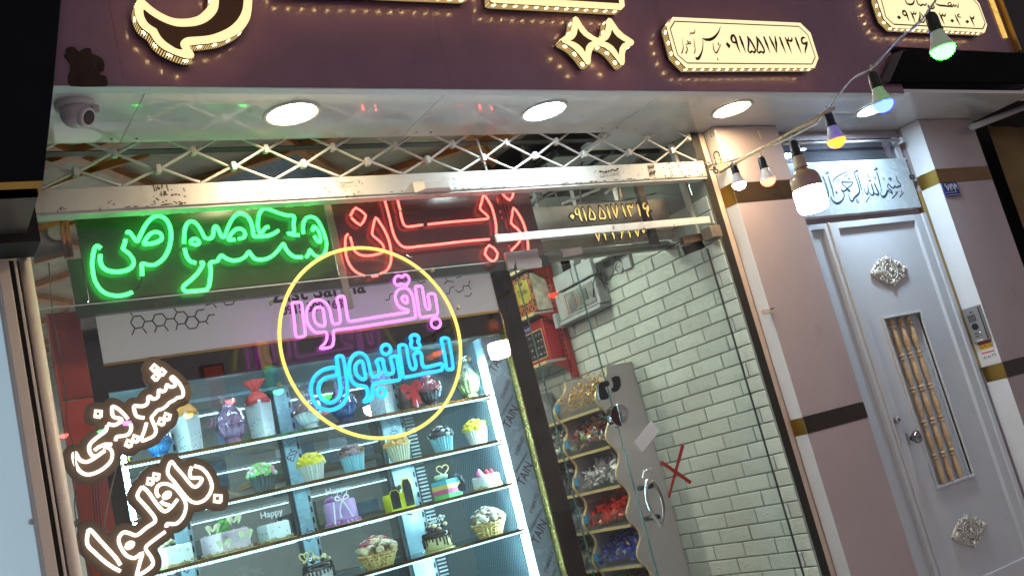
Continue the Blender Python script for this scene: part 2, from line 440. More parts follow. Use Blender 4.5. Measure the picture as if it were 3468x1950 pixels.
# ================================================================== big lettering on the fascia
Wl = win(420, 0, .17857); YF, YB = 2.955, 3.008
outer = [(2440, -700), (2434, -400), (2432, -150), (2430, 0), (2425, 150), (2390, 350), (2310, 500), (2200, 610), (2050, 700), (1850, 780), (1600, 820), (1400, 840), (1270, 852), (1245, 880), (1290, 960), (1330, 1040), (1310, 1095), (1200, 1105), (1050, 1060), (900, 1000), (760, 930), (640, 840), (560, 740), (500, 640), (430, 590), (330, 510), (260, 400), (215, 280), (205, 150), (230, 50), (270, -20), (340, -20), (400, 20), (500, 110), (620, 200), (780, 290), (950, 350), (1130, 362), (1300, 340), (1430, 290), (1540, 190), (1610, 100), (1650, 0), (1655, -150), (1655, -400), (1640, -700)]
inlay = [(2275, -690), (2272, -400), (2270, -150), (2265, 50), (2235, 220), (2150, 380), (2000, 520), (1800, 620), (1600, 680), (1380, 700), (1200, 715), (1110, 760), (1065, 830), (1080, 900), (1105, 945), (1000, 930), (880, 860), (770, 780), (690, 690), (640, 600), (610, 550), (540, 510), (450, 440), (390, 340), (370, 260), (375, 190), (480, 270), (620, 360), (800, 450), (1000, 510), (1200, 515), (1400, 490), (1570, 420), (1700, 310), (1780, 180), (1800, 0), (1805, -150), (1805, -400), (1800, -690)]
t = thing('sign_letter', 'large curved lit letter at the upper left of the fascia', 'sign letter', P(600, 120, YB), 'lit raised letters on the fascia')
sign_letter(t, smooth_path([P(*Wl(p), YF) for p in outer], True, 3), [smooth_path([P(*Wl(p), YF) for p in inlay], True, 3)], YF, YB)
n_ = lambda *p: [P(*q, YF) for q in p]
t = thing('sign_letter', 'lit raised bar letter cut by the top edge, left of centre', 'sign letter', P(1200, -20, YB), 'lit raised letters on the fascia')
sign_letter(t, n_((945, -36), (1270, -22), (1585, -8), (1600, -18), (1604, -150), (945, -180)), [n_((975, -70), (1570, -45), (1570, -120), (975, -150))], YF, YB)
t = thing('sign_letter', 'lit raised bar letter with a dark inlay above the twin diamonds', 'sign letter', P(1900, -20, YB), 'lit raised letters on the fascia')
sign_letter(t, n_((1662, 4), (1672, 9), (2105, 33), (2116, 22), (2106, -70), (1660, -100)), [n_((1686, -12), (2097, 13), (2088, -48), (1686, -72))], YF, YB)
Wd = win(1700, 0, .34938)
outer = [(690, 200), (695, 172), (715, 160), (740, 178), (775, 240), (830, 310), (885, 350), (932, 372), (975, 340), (1003, 300), (1014, 250), (1018, 195), (1036, 176), (1062, 185), (1090, 225), (1130, 285), (1180, 332), (1235, 368), (1272, 392), (1281, 415), (1270, 438), (1228, 455), (1202, 485), (1190, 530), (1190, 600), (1183, 628), (1160, 630), (1138, 605), (1105, 560), (1060, 505), (1005, 462), (945, 440), (895, 460), (872, 500), (862, 550), (860, 600), (850, 625), (822, 622), (800, 590), (760, 535), (700, 470), (640, 430), (592, 408), (579, 385), (592, 362), (640, 335), (670, 295), (685, 245)]
i1 = [(735, 275), (755, 310), (790, 348), (835, 380), (880, 402), (840, 422), (815, 455), (805, 510), (785, 475), (750, 440), (705, 412), (660, 398), (695, 380), (722, 340)]
i2 = [(1065, 290), (1085, 325), (1115, 360), (1160, 392), (1200, 412), (1165, 430), (1140, 470), (1130, 532), (1108, 490), (1075, 450), (1035, 422), (990, 405), (1025, 385), (1050, 345)]
t = thing('sign_letter', 'pair of joined lit star diamonds left of the phone plate', 'sign letter', P(2000, 140, YB), 'lit raised letters on the fascia')
sign_letter(t, [P(*Wd(p), YF) for p in outer], [[P(*Wd(p), YF) for p in i1], [P(*Wd(p), YF) for p in i2]], YF, YB)
# ------------------------------------------------------------------ brush lettering helper
def brush(parent, W, s, Y, strokes, M, name='lettering', lift=.0025, polys=()):
    mb = MB()
    for i, (pts, ws) in enumerate(strokes):
        q = W(pts[0]); k = ppm(*q, Y)*s
        if not hasattr(ws, '__len__'): ws = [ws]
        mb.ribbon([P(*W(p), Y) for p in pts], [x*k for x in ws], lift+.00012*(i % 7))
    for pl in polys: mb.sheet([P(*W(p), Y)+Vector((0, -lift, 0)) for p in pl])
    return mb.build(name, M, parent, norm=False)
# phone plate
Wp = win(2220, 50, .21739); Yp = 2.962
t = thing('phone_plate', 'lit cream phone number plate with cut corners right of the twin diamonds', 'sign plate', P(2500, 150, YB), 'lit number plates on the fascia')
sign_letter(t, [P(*Wp(p), Yp) for p in ((270, 40), (2255, 130), (2415, 285), (2540, 680), (2480, 830), (490, 830), (300, 635), (180, 190))], [], Yp, YB, m_plateface, name='plate_face')
mb = MB(); k = ppm(2500, 150, Yp)*.21739
fr = [(295, 110), (2230, 190), (2370, 325), (2485, 665), (2435, 775), (490, 760), (340, 630), (225, 225)]
for a, b_ in zip(fr, fr[1:]+fr[:1]): mb.ribbon([P(*Wp(a), Yp), P(*Wp(b_), Yp)], 15*k, .002)
mb.build('border_line', m_ink, t, norm=False)
S = [([(1262, 425), (1230, 442), (1190, 425), (1175, 380), (1190, 335), (1220, 335), (1245, 390), (1265, 470), (1290, 540), (1318, 602)], (26, 30, 34, 36, 34, 36, 40, 36, 24, 6)),
     ([(1302, 335), (1345, 450), (1402, 603)], (30, 44, 6)),
     ([(1420, 335), (1445, 430), (1440, 520), (1440, 570), (1470, 597), (1498, 575), (1530, 597), (1550, 560), (1520, 490), (1470, 405), (1420, 335)], (8, 36, 24, 26, 28, 24, 30, 26, 34, 38, 8)),
     ([(1560, 340), (1585, 435), (1580, 525), (1580, 575), (1610, 600), (1638, 580), (1670, 600), (1690, 565), (1660, 495), (1610, 410), (1560, 340)], (8, 36, 24, 26, 28, 24, 30, 26, 34, 38, 8)),
     ([(1680, 345), (1725, 460), (1783, 608)], (28, 42, 6)), ([(1765, 345), (1820, 460), (1890, 610)], (22, 40, 6)), ([(1855, 340), (1872, 450), (1886, 600)], (16, 42, 6)),
     ([(1927, 352), (1968, 465), (2026, 612)], (28, 40, 6)), ([(2012, 355), (2058, 455), (2118, 612)], (20, 42, 6)), ([(2015, 360), (2040, 410), (2062, 400), (2066, 352)], (8, 30, 26, 8)), ([(2066, 405), (2095, 420), (2118, 400), (2118, 352)], (26, 30, 30, 10)),
     ([(2172, 358), (2212, 470), (2270, 616)], (28, 40, 6)), ([(2332, 372), (2295, 362), (2270, 395), (2285, 450), (2325, 455), (2362, 425)], (10, 28, 30, 34, 30, 10)), ([(2352, 430), (2345, 490), (2330, 550), (2322, 618)], (34, 34, 26, 6)),
     ([(1010, 185), (975, 280), (910, 360), (840, 395), (770, 395), (730, 378), (735, 440), (728, 540), (700, 630), (660, 690), (620, 690)], (4, 20, 34, 42, 34, 10, 10, 16, 26, 38, 40)),
     ([(890, 450), (900, 540), (930, 600), (955, 590), (985, 530), (1010, 490)], (8, 18, 22, 20, 14, 8)), ([(985, 440), (968, 462), (985, 485), (1018, 472)], (8, 16, 14, 6)), ([(955, 680), (972, 722)], (16, 22)),
     ([(612, 230), (600, 285), (565, 300), (545, 292), (525, 330)], (4, 16, 22, 16, 6)), ([(590, 380), (600, 470), (612, 560), (596, 612)], (6, 12, 14, 16)),
     ([(488, 400), (505, 460), (545, 458), (525, 425), (490, 470), (460, 470)], (10, 18, 14, 12, 14, 12)), ([(470, 500), (490, 530), (480, 590), (462, 612)], (22, 16, 18, 18)), ([(425, 350), (418, 440), (428, 530), (400, 615)], (3, 8, 14, 18))]
for a, b_ in ((0, 1), (1, 2), (2, 3), (3, 4), (4, 5), (5, 7), (7, 8), (8, 11), (11, 12), (12, 14)): brush(t, Wp, .21739, Yp, S[a:b_], m_ink, 'digit')
brush(t, Wp, .21739, Yp, [], m_ink, 'digit', polys=[[(1112, 432), (1166, 490), (1142, 538), (1088, 468)]])
brush(t, Wp, .21739, Yp, S[14:], m_ink, 'script_name')
# second plate
Wq = win(2900, 0, .2205)
t = thing('phone_plate', 'lit cream plate with two lines of script behind the green bulb', 'sign plate', P(3170, 50, YB), 'lit number plates on the fascia')
sign_letter(t, [P(*Wq(p), Yp) for p in ((330, 0), (430, 290), (570, 430), (1975, 500), (2010, 390), (1890, 60), (1700, -160), (300, -200))], [], Yp, YB, m_plateface, name='plate_face')
fr = [(350, -100), (385, 20), (450, 270), (570, 380), (1940, 450), (1975, 365), (1870, 85), (1720, -80)]
mb = MB(); k = ppm(3170, 60, Yp)*.2205
for a, b_ in zip(fr, fr[1:]): mb.ribbon([P(*Wq(a), Yp), P(*Wq(b_), Yp)], 15*k, .002)
mb.build('border_line', m_ink, t, norm=False)
S = [([(770, 235), (735, 245), (710, 215), (715, 180), (745, 180), (770, 225), (790, 290), (810, 335)], (20, 24, 26, 26, 28, 30, 24, 6)),
     ([(828, 185), (865, 265), (905, 365)], (16, 34, 6)), ([(830, 188), (850, 225), (875, 215), (880, 180)], (6, 22, 20, 8)), ([(880, 220), (905, 225), (915, 185)], (18, 22, 8)),
     ([(965, 190), (975, 260), (955, 330), (975, 355), (1000, 340), (1020, 355), (1040, 320), (1010, 250), (965, 190)], (6, 28, 20, 20, 20, 20, 20, 26, 6)),
     ([(1268, 205), (1305, 285), (1352, 388)], (18, 36, 6)), ([(1272, 210), (1295, 250), (1318, 240), (1322, 205)], (6, 24, 20, 8)), ([(1322, 245), (1350, 255), (1370, 215)], (20, 24, 8)),
     ([(1510, 230), (1545, 310), (1595, 405)], (16, 34, 6)), ([(1585, 228), (1560, 232), (1555, 262), (1605, 275)], (8, 18, 22, 10)),
     ([(1735, 250), (1770, 320), (1815, 420)], (16, 34, 6)), ([(1738, 255), (1765, 290), (1795, 285), (1802, 248)], (6, 24, 24, 8)),
     ([(750, -10), (760, 45), (800, 75), (860, 70), (885, 20), (880, -20)], (14, 22, 26, 24, 16, 8)), ([(920, 0), (935, 60), (960, 90)], (20, 22, 14)), ([(950, 70), (985, 95), (1015, 75), (1045, 90), (1080, 60)], (18, 24, 18, 22, 10)),
     ([(1205, 0), (1215, 60), (1260, 88), (1350, 98), (1420, 105), (1455, 80), (1435, 45), (1400, 70), (1420, 105)], (10, 18, 24, 24, 22, 18, 14, 14, 18)), ([(1420, 105), (1470, 110), (1490, 75), (1505, 112), (1530, 85), (1555, 125), (1562, 60)], (18, 18, 12, 18, 12, 18, 8)),
     ([(1170, 60), (1190, 120), (1150, 150)], (10, 22, 14))]
brush(t, Wq, .2205, Yp, S[12:], m_ink, 'script_word')
for a, b_ in ((0, 1), (1, 4), (4, 5), (5, 8), (8, 10), (10, 12)): brush(t, Wq, .2205, Yp, S[a:b_], m_ink, 'digit')
for pl in ([(650, 242), (685, 280), (655, 310), (616, 272)], [(1468, 300), (1500, 328), (1470, 358), (1435, 322)], [(1700, 312), (1732, 340), (1702, 372), (1666, 335)]): brush(t, Wq, .2205, Yp, [], m_ink, 'digit', polys=[pl])
# gold perforated end of the right fascia
t = thing('end_trim', 'gold lit perforated strip at the right end of the fascia', 'trim', (6.13, FY, 3.3))
MB().box(6.045, 6.085, FY-.010, FY-.001, 3.22, 3.62).build('perforated_strip', glow('gold_sparkle', (.9, .55, .12), .9, 60), t)
MB().box(6.131, 6.15, FY-.03, FY+.3, 3.127, 4.1).build('gold_edge', m_gold, t)
# dark awning board under the right part of the fascia
t = thing('awning_board', 'dark board under the right end of the fascia, behind the green bulb', 'board', P(3200, 220, 3.0))
MB().prism([P(*q, 3.0) for q in ((3066, 167), (3600, 184), (3600, 279), (3018, 277))], (0, .028, 0)).build('board', mat('black_green_board', (.004, .005, .006), .7, spec=.05, var=.2), t)
MB().prism([P(*q, 3.0) for q in ((3062, 168), (3014, 277), (2985, 276), (3026, 182))], (0, .028, 0)).build('end_bevel', mat('grey_board', (.045, .04, .045), .5), t)
# peeled dark patch on the fascia
mk = [(625, 535), (645, 500), (640, 475), (670, 455), (720, 458), (760, 500), (800, 480), (850, 465), (885, 480), (885, 515), (960, 550), (1000, 580), (1015, 650), (1000, 690), (970, 690), (975, 728), (1020, 735), (1040, 780), (1035, 832), (690, 832), (662, 780), (665, 720), (680, 690), (680, 620), (650, 570)]
W0 = win(0, 0, .34938)
pt = MB().prism(smooth_path([P(*W0(p), FY-.006) for p in mk], True, 3), (0, .005, 0)).build('worn_emblem', mat('burnt_brown', (.030, .013, .008), .8, var=.5, vscale=25, bump=.5, bscale=40))
tag(pt, 'dark brown worn emblem on the purple fascia above the dome camera', 'emblem')
# ================================================================== folding grille and its bottom bar
GY = 3.50
gr = thing('folding_grille', 'white folding lattice grille with collars hanging under the soffit', 'grille', (2.2, GY, 2.7))
pitch, x_mid, zmid, zu, zb = .2788, .7745, 2.757, 2.8235, 2.6995
pitch, x_mid, zmid, zu, zb = .2788, .7745, 2.757, 2.8235, 2.6995
n_mid = 14
for i in range(-1, n_mid):
    xm = x_mid+i*pitch
    if xm > 3.74: break
    for sg in (-1, 1):
        # lower: from mid collar to the bar weld half a pitch aside
        for (xa, za, xb, zb_, ya) in ((xm, zmid, xm+sg*pitch/2, zb, .006*sg), (xm, zmid, xm+sg*pitch/2, zu, .006*sg), (xm+sg*pitch/2, zu, xm, zmid+.133, .006*sg)):
            xa2, xb2 = xa+(.016 if xb > xa else -.016), xb+(-.016 if xb > xa else .016)
            pa = [Vector((xa, GY-ya, za)), Vector((xa2, GY-ya, za+(zb_-za)*.06)), Vector((xb2, GY-ya, zb_-(zb_-za)*.06)), Vector((xb, GY-ya, zb_))]
            if all(.595 < q.x < 3.73 for q in pa) and max(q.z for q in pa) < 2.90:
                r_ = MB().tube(pa, .0056, 6).build('lattice_rod', m_iron_clean, gr, smooth=True)
    for (xc, zc) in ((xm, zmid), (xm+pitch/2, zu)):
        if .62 < xc < 3.72:
            MB().box(xc-.0095, xc+.0095, GY-.013, GY+.013, zc-.0165, zc+.0165).build('collar', m_iron_clean, gr, bevel=.003)
MB().tube([(x_mid+3*pitch+.85, GY+.03, 2.86), (x_mid+3*pitch+.86, GY+.03, 2.70)], .006).build('hanger', m_iron_clean, gr)
bar = thing('shutter_bar', 'long chipped white steel bottom bar of the folding grille', 'bar', (2.2, GY, 2.65))
MB().box(.60, 3.735, GY-.022, GY+.03, 2.607, 2.690).build('bar', m_iron, bar, bevel=.003)
MB().box(.60, 3.735, GY-.016, GY+.036, 2.598, 2.6068).build('lower_lip', m_iron, bar)
# handle
Wb = win(850, 450, .34938)
hx = P(*Wb((1600, 500)), 3.46).x; hx2 = P(*Wb((1950, 500)), 3.46).x; hz = P(*Wb((1780, 510)), 3.46).z
mb = MB(); y0, y1 = GY-.0225, GY-.062
a = [(hx-.004, y0, hz-.022), (hx2+.004, y0, hz-.022), (hx2+.004, y0, hz+.026), (hx-.004, y0, hz+.026)]
b_ = [(hx+.028, y1, hz-.020), (hx2-.028, y1, hz-.020), (hx2-.028, y1, hz+.012), (hx+.028, y1, hz+.012)]
mb.add(a+b_, [(4, 5, 6, 7), (0, 1, 5, 4), (1, 2, 6, 5), (2, 3, 7, 6), (3, 0, 4, 7)]); mb.build('pull_handle', m_iron, bar, bevel=.002)
# paint peeled off the bar down to rusty steel
rgp = random.Random(5); fl = MB()
def flakes(x0, x1, n, z0, z1, sx_, sz_):
    for _ in range(n):
        c = Vector((rgp.uniform(x0, x1), GY-.0224-rgp.uniform(0, .0004), rgp.uniform(z0, z1))); k = rgp.randint(5, 8); a0 = rgp.uniform(0, 6)
        fl.sheet([c+Vector((sx_*rgp.uniform(.4, 1.2)*math.cos(a0+2*PI*i/k), 0, sz_*rgp.uniform(.4, 1.2)*math.sin(a0+2*PI*i/k))) for i in range(k)])
xa_, xb_ = P(505, 640, GY).x, P(620, 650, GY).x
flakes(xa_, xa_+.06, 12, 2.645, 2.688, .003, .012); flakes(xa_, xb_, 26, 2.612, 2.652, .006, .004); flakes(xa_+.02, xb_, 6, 2.66, 2.685, .004, .004)
flakes(.9, 2.0, 16, 2.61, 2.616, .010, .0025); flakes(1.35, 1.9, 16, 2.62, 2.68, .003, .005); flakes(2.2, 3.7, 46, 2.609, 2.616, .014, .003); flakes(2.2, 3.7, 30, 2.62, 2.688, .003, .003); flakes(3.45, 3.72, 24, 2.61, 2.69, .007, .006)
fl.build('peeled_paint', mat('rust_brown', (.10, .058, .035), .8, var=.4, vscale=60), bar, kind='stuff', norm=False)
# digit glyphs
G = {'0': [('p', [(.3, .68), (.5, .5), (.32, .30), (.12, .5)])],
     '1': [('r', [(.15, 1), (.32, .6), (.5, 0)], (.17, .2, .03))],
     '2': [('r', [(.08, 1), (.28, .55), (.5, 0)], (.1, .2, .03)), ('r', [(.08, .97), (.28, .76), (.52, .8), (.56, 1)], (.04, .15, .15, .05))],
     '3': [('r', [(.06, 1), (.28, .55), (.5, 0)], (.1, .2, .03)), ('r', [(.08, .96), (.2, .76), (.34, .78), (.36, 1)], (.04, .14, .13, .05)), ('r', [(.36, .8), (.5, .74), (.66, .82), (.66, 1)], (.1, .14, .14, .05))],
     '4': [('r', [(.08, 1), (.28, .55), (.5, 0)], (.1, .2, .03)), ('r', [(.6, .97), (.42, .95), (.36, .8), (.52, .72), (.68, .78)], (.05, .12, .14, .14, .05))],
     '5': [('r', [(.26, 1), (.16, .65), (.08, .3), (.18, .04), (.34, .14), (.5, .03), (.62, .22), (.5, .62), (.26, 1)], (.05, .16, .13, .13, .12, .13, .15, .18, .05))],
     '6': [('r', [(.62, .95), (.38, 1), (.2, .8), (.36, .64), (.62, .7)], (.05, .13, .15, .15, .06)), ('r', [(.58, .72), (.5, .4), (.5, 0)], (.16, .18, .03))],
     '7': [('r', [(.04, 1), (.2, .5), (.38, 0)], (.14, .18, .03)), ('r', [(.72, 1), (.56, .5), (.38, 0)], (.14, .18, .03))],
     '8': [('r', [(.38, 1), (.2, .5), (.04, 0)], (.03, .18, .14)), ('r', [(.38, 1), (.56, .5), (.72, 0)], (.03, .18, .14))],
     '9': [('r', [(.46, .62), (.2, .62), (.12, .82), (.28, 1), (.46, .84), (.48, .5), (.62, 0)], (.1, .13, .13, .13, .15, .17, .03))]}
def digits(mb, s, org, h, u=(1, 0, 0), v=(0, 0, 1), nrm=(0, -1, 0), adv=.72, lift=.001):
    org = Vector(org); u = Vector(u); v = Vector(v); x = 0
    for i, ch in enumerate(s):
        if ch == ' ': x += .4*h; continue
        for kind, pts, *ws in G[ch]:
            pp = [org+u*(x+p[0]*h)+v*(p[1]*h) for p in pts]
            if kind == 'p': mb.sheet([p+Vector(nrm)*lift for p in pp])
            else: mb.ribbon(pp, [q*h for q in ws[0]], lift+.00008*(i % 5), nrm, sub=4)
        x += adv*h
    return x
def sticker(parent, W, quad, Y, rows, M=None, name='sticker'):
    """paper label: quad of crop points TL TR BR BL on the plane Y, rows (kind, v0, v1, text)"""
    q = [P(*W(p), Y) for p in quad]
    s_ = MB().prism(q, (0, .0008, 0)).build(name, M or mat('label_paper', (.62, .58, .52), .6, var=.1, vscale=40), parent)
    u = (q[1]-q[0]); Lw = u.length; u = u.normalized(); v = (q[0]-q[3]); Hh = v.length; v = v.normalized()
    mb = MB()
    for kind, a, b_, s in rows:
        if kind == 'd':
            hgt = (b_-a)*Hh; wd = len(s)*.72*hgt; sc = min(1, .9*Lw/wd)
            digits(mb, s, q[3]+v*(a*Hh)+u*(Lw*.05), hgt, u*sc, v)
        else:                                    # an illegible printed line: short strokes
            rg = random.Random(s); x = .06
            while x < .9:
                w_ = rg.uniform(.04, .12); z = (a+b_)/2
                mb.ribbon([q[3]+v*Hh*z+u*Lw*x, q[3]+v*Hh*(z+rg.uniform(-.3, .3)*(b_-a))+u*Lw*(x+w_*.5), q[3]+v*Hh*z+u*Lw*(x+w_)], [(b_-a)*Hh*.5]*3, .001, sub=3); x += w_+.025
    mb.build('print', m_blackink, s_ if False else parent, norm=False)
    return s_
sticker(bar, Wb, ((840, 478), (985, 470), (1015, 550), (855, 540)), GY-.0235, [('s', .72, .95, 3), ('d', .38, .62, '38585406'), ('d', .05, .3, '9157087094')])
W7 = win(1700, 450, .34938)
sticker(bar, W7, ((930, 368), (1135, 335), (1155, 440), (945, 452)), GY-.0235, [('s', .55, .98, 8), ('s', .46, .52, 5), ('d', .08, .36, '38640600-1174240')], mat('old_label', (.58, .54, .48), .6, var=.15, vscale=30)) if False else sticker(bar, W7, ((930, 368), (1135, 335), (1155, 440), (945, 452)), GY-.0235, [('s', .55, .98, 8), ('s', .46, .52, 5), ('d', .08, .36, '386406001174240')], mat('old_label', (.58, .54, .48), .6, var=.15, vscale=30))
sticker(bar, W7, ((1408, 312), (1470, 300), (1485, 415), (1435, 430)), GY-.0235, [('s', .6, .9, 2), ('s', .1, .5, 4)], mat('old_label2', (.34, .30, .26), .6, var=.3, vscale=60))
# padlock chain and yellow tape at the bar's right end
t = thing('chain', 'short chain with a shackle tied with yellow tape at the right end of the bar', 'chain', P(2420, 560, 3.44))
for k, q in enumerate(((2396, 556), (2412, 566), (2424, 580), (2408, 572))):
    c = P(*q, 3.447-.006*k); ring = [c+Vector((.016*math.cos(a_*PI/5), (.010 if k % 2 else 0)*math.sin(a_*PI/5), .011*math.sin(a_*PI/5))) for a_ in range(10)]
    MB().tube(ring, .0034, 6, True).build('chain_link', mat('dark_chain', (.10, .08, .06), .35, metal=1), t, smooth=True)
c = P(2440, 556, 3.43)
for k in range(7):
    d = Vector((rnd.uniform(-.03, .03), rnd.uniform(-.012, .012), rnd.uniform(-.022, .022)))
    MB().ribbon([c+d, c+d+Vector((.012, -.008, rnd.uniform(-.01, .012))), c+d+Vector((.022, 0, rnd.uniform(-.02, .02)))], .012, 0, sub=3).build('tape_knot', mat('yellow_tape', (.60, .50, .05), .35), t)
# lower cross rail over the door
rl = thing('cross_rail', 'flat white steel rail crossing in front of the gold phone number', 'rail', (3, 3.52, 2.39))
MB().box(2.417, 3.70, 3.512, 3.522, 2.374, 2.409).build('flat_bar', m_iron, rl, bevel=.0015)
MB().box(3.628, 3.70, 3.46, 3.53, 2.285, 2.345).build('end_bracket', mat('rusty_bracket', (.16, .12, .09), .55, var=.3, vscale=30), rl, bevel=.003)
# ================================================================== shop front glass
GL = 3.58
def pane(x0, x1, z0, z1, label, y=GL):
    t = thing('shop_window', label, 'shop window', ((x0+x1)/2, y, z0), 'panes of the shop front')
    MB().box(x0, x1, y, y+.008, z0, z1).build('glass', m_glass, t); return t
ZL = P(349, 515, 3.565).z
ZG = 2.615
lt = MB().box(.60, 3.72, 3.555, 3.60, ZL, 2.86).build('lintel', mat('dark_lintel', (.028, .026, .024), .45)); tag(lt, 'dark lintel beam behind the top of the folding grille', 'lintel')
pane(.60, 2.522, 2.3085, ZG, 'upper glass pane in front of the green and red neon words')
pane(.60, 2.522, .02, 2.3055, 'large lower window pane in front of the lit cake cabinet')
pane(2.526, 3.70, 2.3085, ZG, 'upper glass pane carrying the gold phone number')
pane(2.526, 2.846, .02, 2.262, 'narrow fixed glass pane between the cabinet and the door lock')
ej = mat('glass_edge', (.10, .16, .14), .15)
t = thing('glass_joint', 'thin bright glass edge running level under the neon words', 'glass edge', (1.5, GL, 2.307))
MB().box(.60, 2.60, GL-.001, GL+.009, 2.3058, 2.3082).build('edge', mat('glass_edge_lit', (.55, .6, .55), .1, spec=1), t)
# glass door leaf: pane, lock, patch fittings, handle
dr = thing('glass_door', 'frameless glass door leaf with curved handle and red tape cross', 'glass door', (3.27, GL, 1.1))
MB().box(2.850, 3.692, GL, GL+.008, .02, 2.262).build('pane', m_glass, dr)
for x_ in (2.5235, 2.848): MB().box(x_-.0012, x_+.0012, GL-.0005, GL+.0085, .02, 2.262).build('edge', ej, t)
MB().box(3.6925, 3.6965, GL-.001, GL+.009, .02, 2.262).build('edge', mat('dark_seal', (.02, .02, .02), .5), dr)
# patch fittings
m_patch = mat('satin_patch', (.44, .41, .40), .32, metal=.8, var=.1)
Wp3 = win(1700, 450, .34938)
def patch(pts, label, Y=GL-.016):
    o = MB().prism([P(*Wp3(p), Y) for p in pts], (0, .014, 0)).build('patch_fitting', m_patch, bevel=.002)
    return tag(o, label, 'glass clamp', 'metal clamps on the shop glass')
patch(((28, 1160), (345, 1122), (362, 1205), (385, 1225), (392, 1300), (150, 1328), (128, 1232), (118, 1318), (62, 1328)), 'large L-shaped metal glass clamp below the red neon letters')
patch(((578, 1130), (770, 1100), (785, 1165), (595, 1200)), 'small rectangular metal clamp at the top of the glass door')
t2 = dr
MB().prism([P(*Wp3(p), 3.555) for p in ((1752, 1000), (1950, 968), (1960, 1040), (1770, 1075))], (0, .03, 0)).build('hinge_plate', mat('brown_metal', (.13, .09, .065), .4, var=.3, vscale=40), t2, bevel=.002)
MB().prism([P(*Wp3(p), 3.56) for p in ((1765, 1095), (1940, 1045), (1975, 1110), (1800, 1175))], (0, .02, 0)).build('hinge_block', m_darkplastic, t2, bevel=.002)
# lock: two half discs, one on each side of the joint
Wk = win(1900, 1230, .18647)
lk = thing('door_lock', 'round two-part glass door lock with dark left half and steel right half', 'lock', P(2090, 1420, GL))
cl, cr_ = P(*Wk((930, 960)), GL-.02), P(*Wk((1070, 930)), GL-.02); rl_ = .036
def half(cx, cz, r, side, y0, y1, M, name, par):
    a = [Vector((cx, y0, cz))+Vector((side*r*math.cos(q), 0, r*math.sin(q))) for q in [(-PI/2+PI*i/14) for i in range(15)]]
    return MB().prism(a, (0, y1-y0, 0)).build(name, M, par, bevel=.0015)
cz = (cl.z+cr_.z)/2; xj = 2.848
half(xj-.006, cz-.004, .048, -1, GL-.034, GL-.001, m_chrome, 'left_body', lk)
half(xj-.006, cz-.004, .045, -1, GL-.0355, GL-.0342, mat('lock_face', (.035, .014, .012), .25), 'left_face', lk)
half(xj+.010, cz+.004, .044, 1, GL-.026, GL-.001, m_steel, 'right_body', lk)
half(xj+.010, cz+.004, .0446, 1, GL-.014, GL-.010, m_darkplastic, 'right_band', lk)
MB().lathe([(.011, 0), (.011, .012), (.008, .015)], (xj+.019, GL-.026, cz+.002), 16, (0, -1, 0)).build('keyhole', m_chrome, lk)
# two dark knocker hooks above it
def hook(pts, label, Y):
    p = smooth_path([P(*Wk(q), Y) for q in pts], True, 2)
    o = MB().prism(p, (0, .012, 0)).build('lock_hasp', m_darkplastic, bevel=.0015)
    return tag(o, label, 'hasp', 'black hasps on the glass door')
hook(((720, 655), (690, 560), (680, 430), (710, 350), (790, 325), (850, 315), (880, 360), (870, 410), (810, 425), (815, 470), (850, 540), (865, 635)), 'larger black hasp left of the glass joint above the lock', GL-.025)
hook(((940, 250), (1060, 232), (1092, 380), (1070, 450), (1030, 500), (950, 520), (915, 480), (920, 440), (970, 425), (960, 330)), 'smaller black hasp right of the glass joint above the lock', GL-.02)
# handle
W9 = win(1700, 1400, .37992)
hd = [(1295, 590), (1285, 680), (1300, 790), (1345, 900), (1412, 1000), (1440, 880), (1430, 760), (1385, 660), (1330, 580)]
hp = [P(*W9(p), GL-.05) for p in hd]
MB().tube(smooth_path(hp[:5], False, 5), .0085, 8).build('handle', m_chrome, dr, smooth=True)
hq = [P(*W9(p), GL-.03) for p in ((1412, 1000), (1437, 910), (1440, 830), (1415, 730), (1375, 650), (1330, 600))]
MB().tube(smooth_path(hq, False, 5), .0075, 8).build('handle', mat('worn_chrome', (.35, .3, .25), .25, metal=1), dr, smooth=True)
MB().tube(smooth_path([P(*W9(p), GL-.02) for p in ((1262, 570), (1270, 520), (1310, 500), (1350, 510))], False, 4), .006, 8).build('handle_hook', m_chrome, dr, smooth=True)
for q_ in ((1335, 640), (1395, 915)): q = P(*W9(q_), GL-.035); MB().tube([q, q+Vector((0, .09, 0))], .012, 10).build('handle_stud', m_darkplastic, dr, smooth=True)
# red tape cross and the tilted white card
rx = thing('tape_cross', 'dark red tape cross stuck on the glass door', 'tape', P(2290, 1600, GL))
mr = mat('red_tape', (.26, .022, .016), .4)
MB().prism([P(*W9(p), GL-.0025) for p in ((1600, 272), (1627, 285), (1495, 752), (1478, 740))], (0, .0012, 0)).build('strip', mr, rx)
MB().prism([P(*W9(p), GL-.0040) for p in ((1425, 415), (1412, 440), (1678, 628), (1692, 600))], (0, .0012, 0)).build('strip', mr, rx)
cdp = MB().prism([P(*W9(p), GL-.004) for p in ((1330, 62), (1408, 150), (1250, 345), (1182, 252))], (0, .002, 0)).build('card', mat('grey_card', (.52, .51, .52), .5))
tag(cdp, 'tilted plain white card stuck on the glass door above the red cross', 'card')
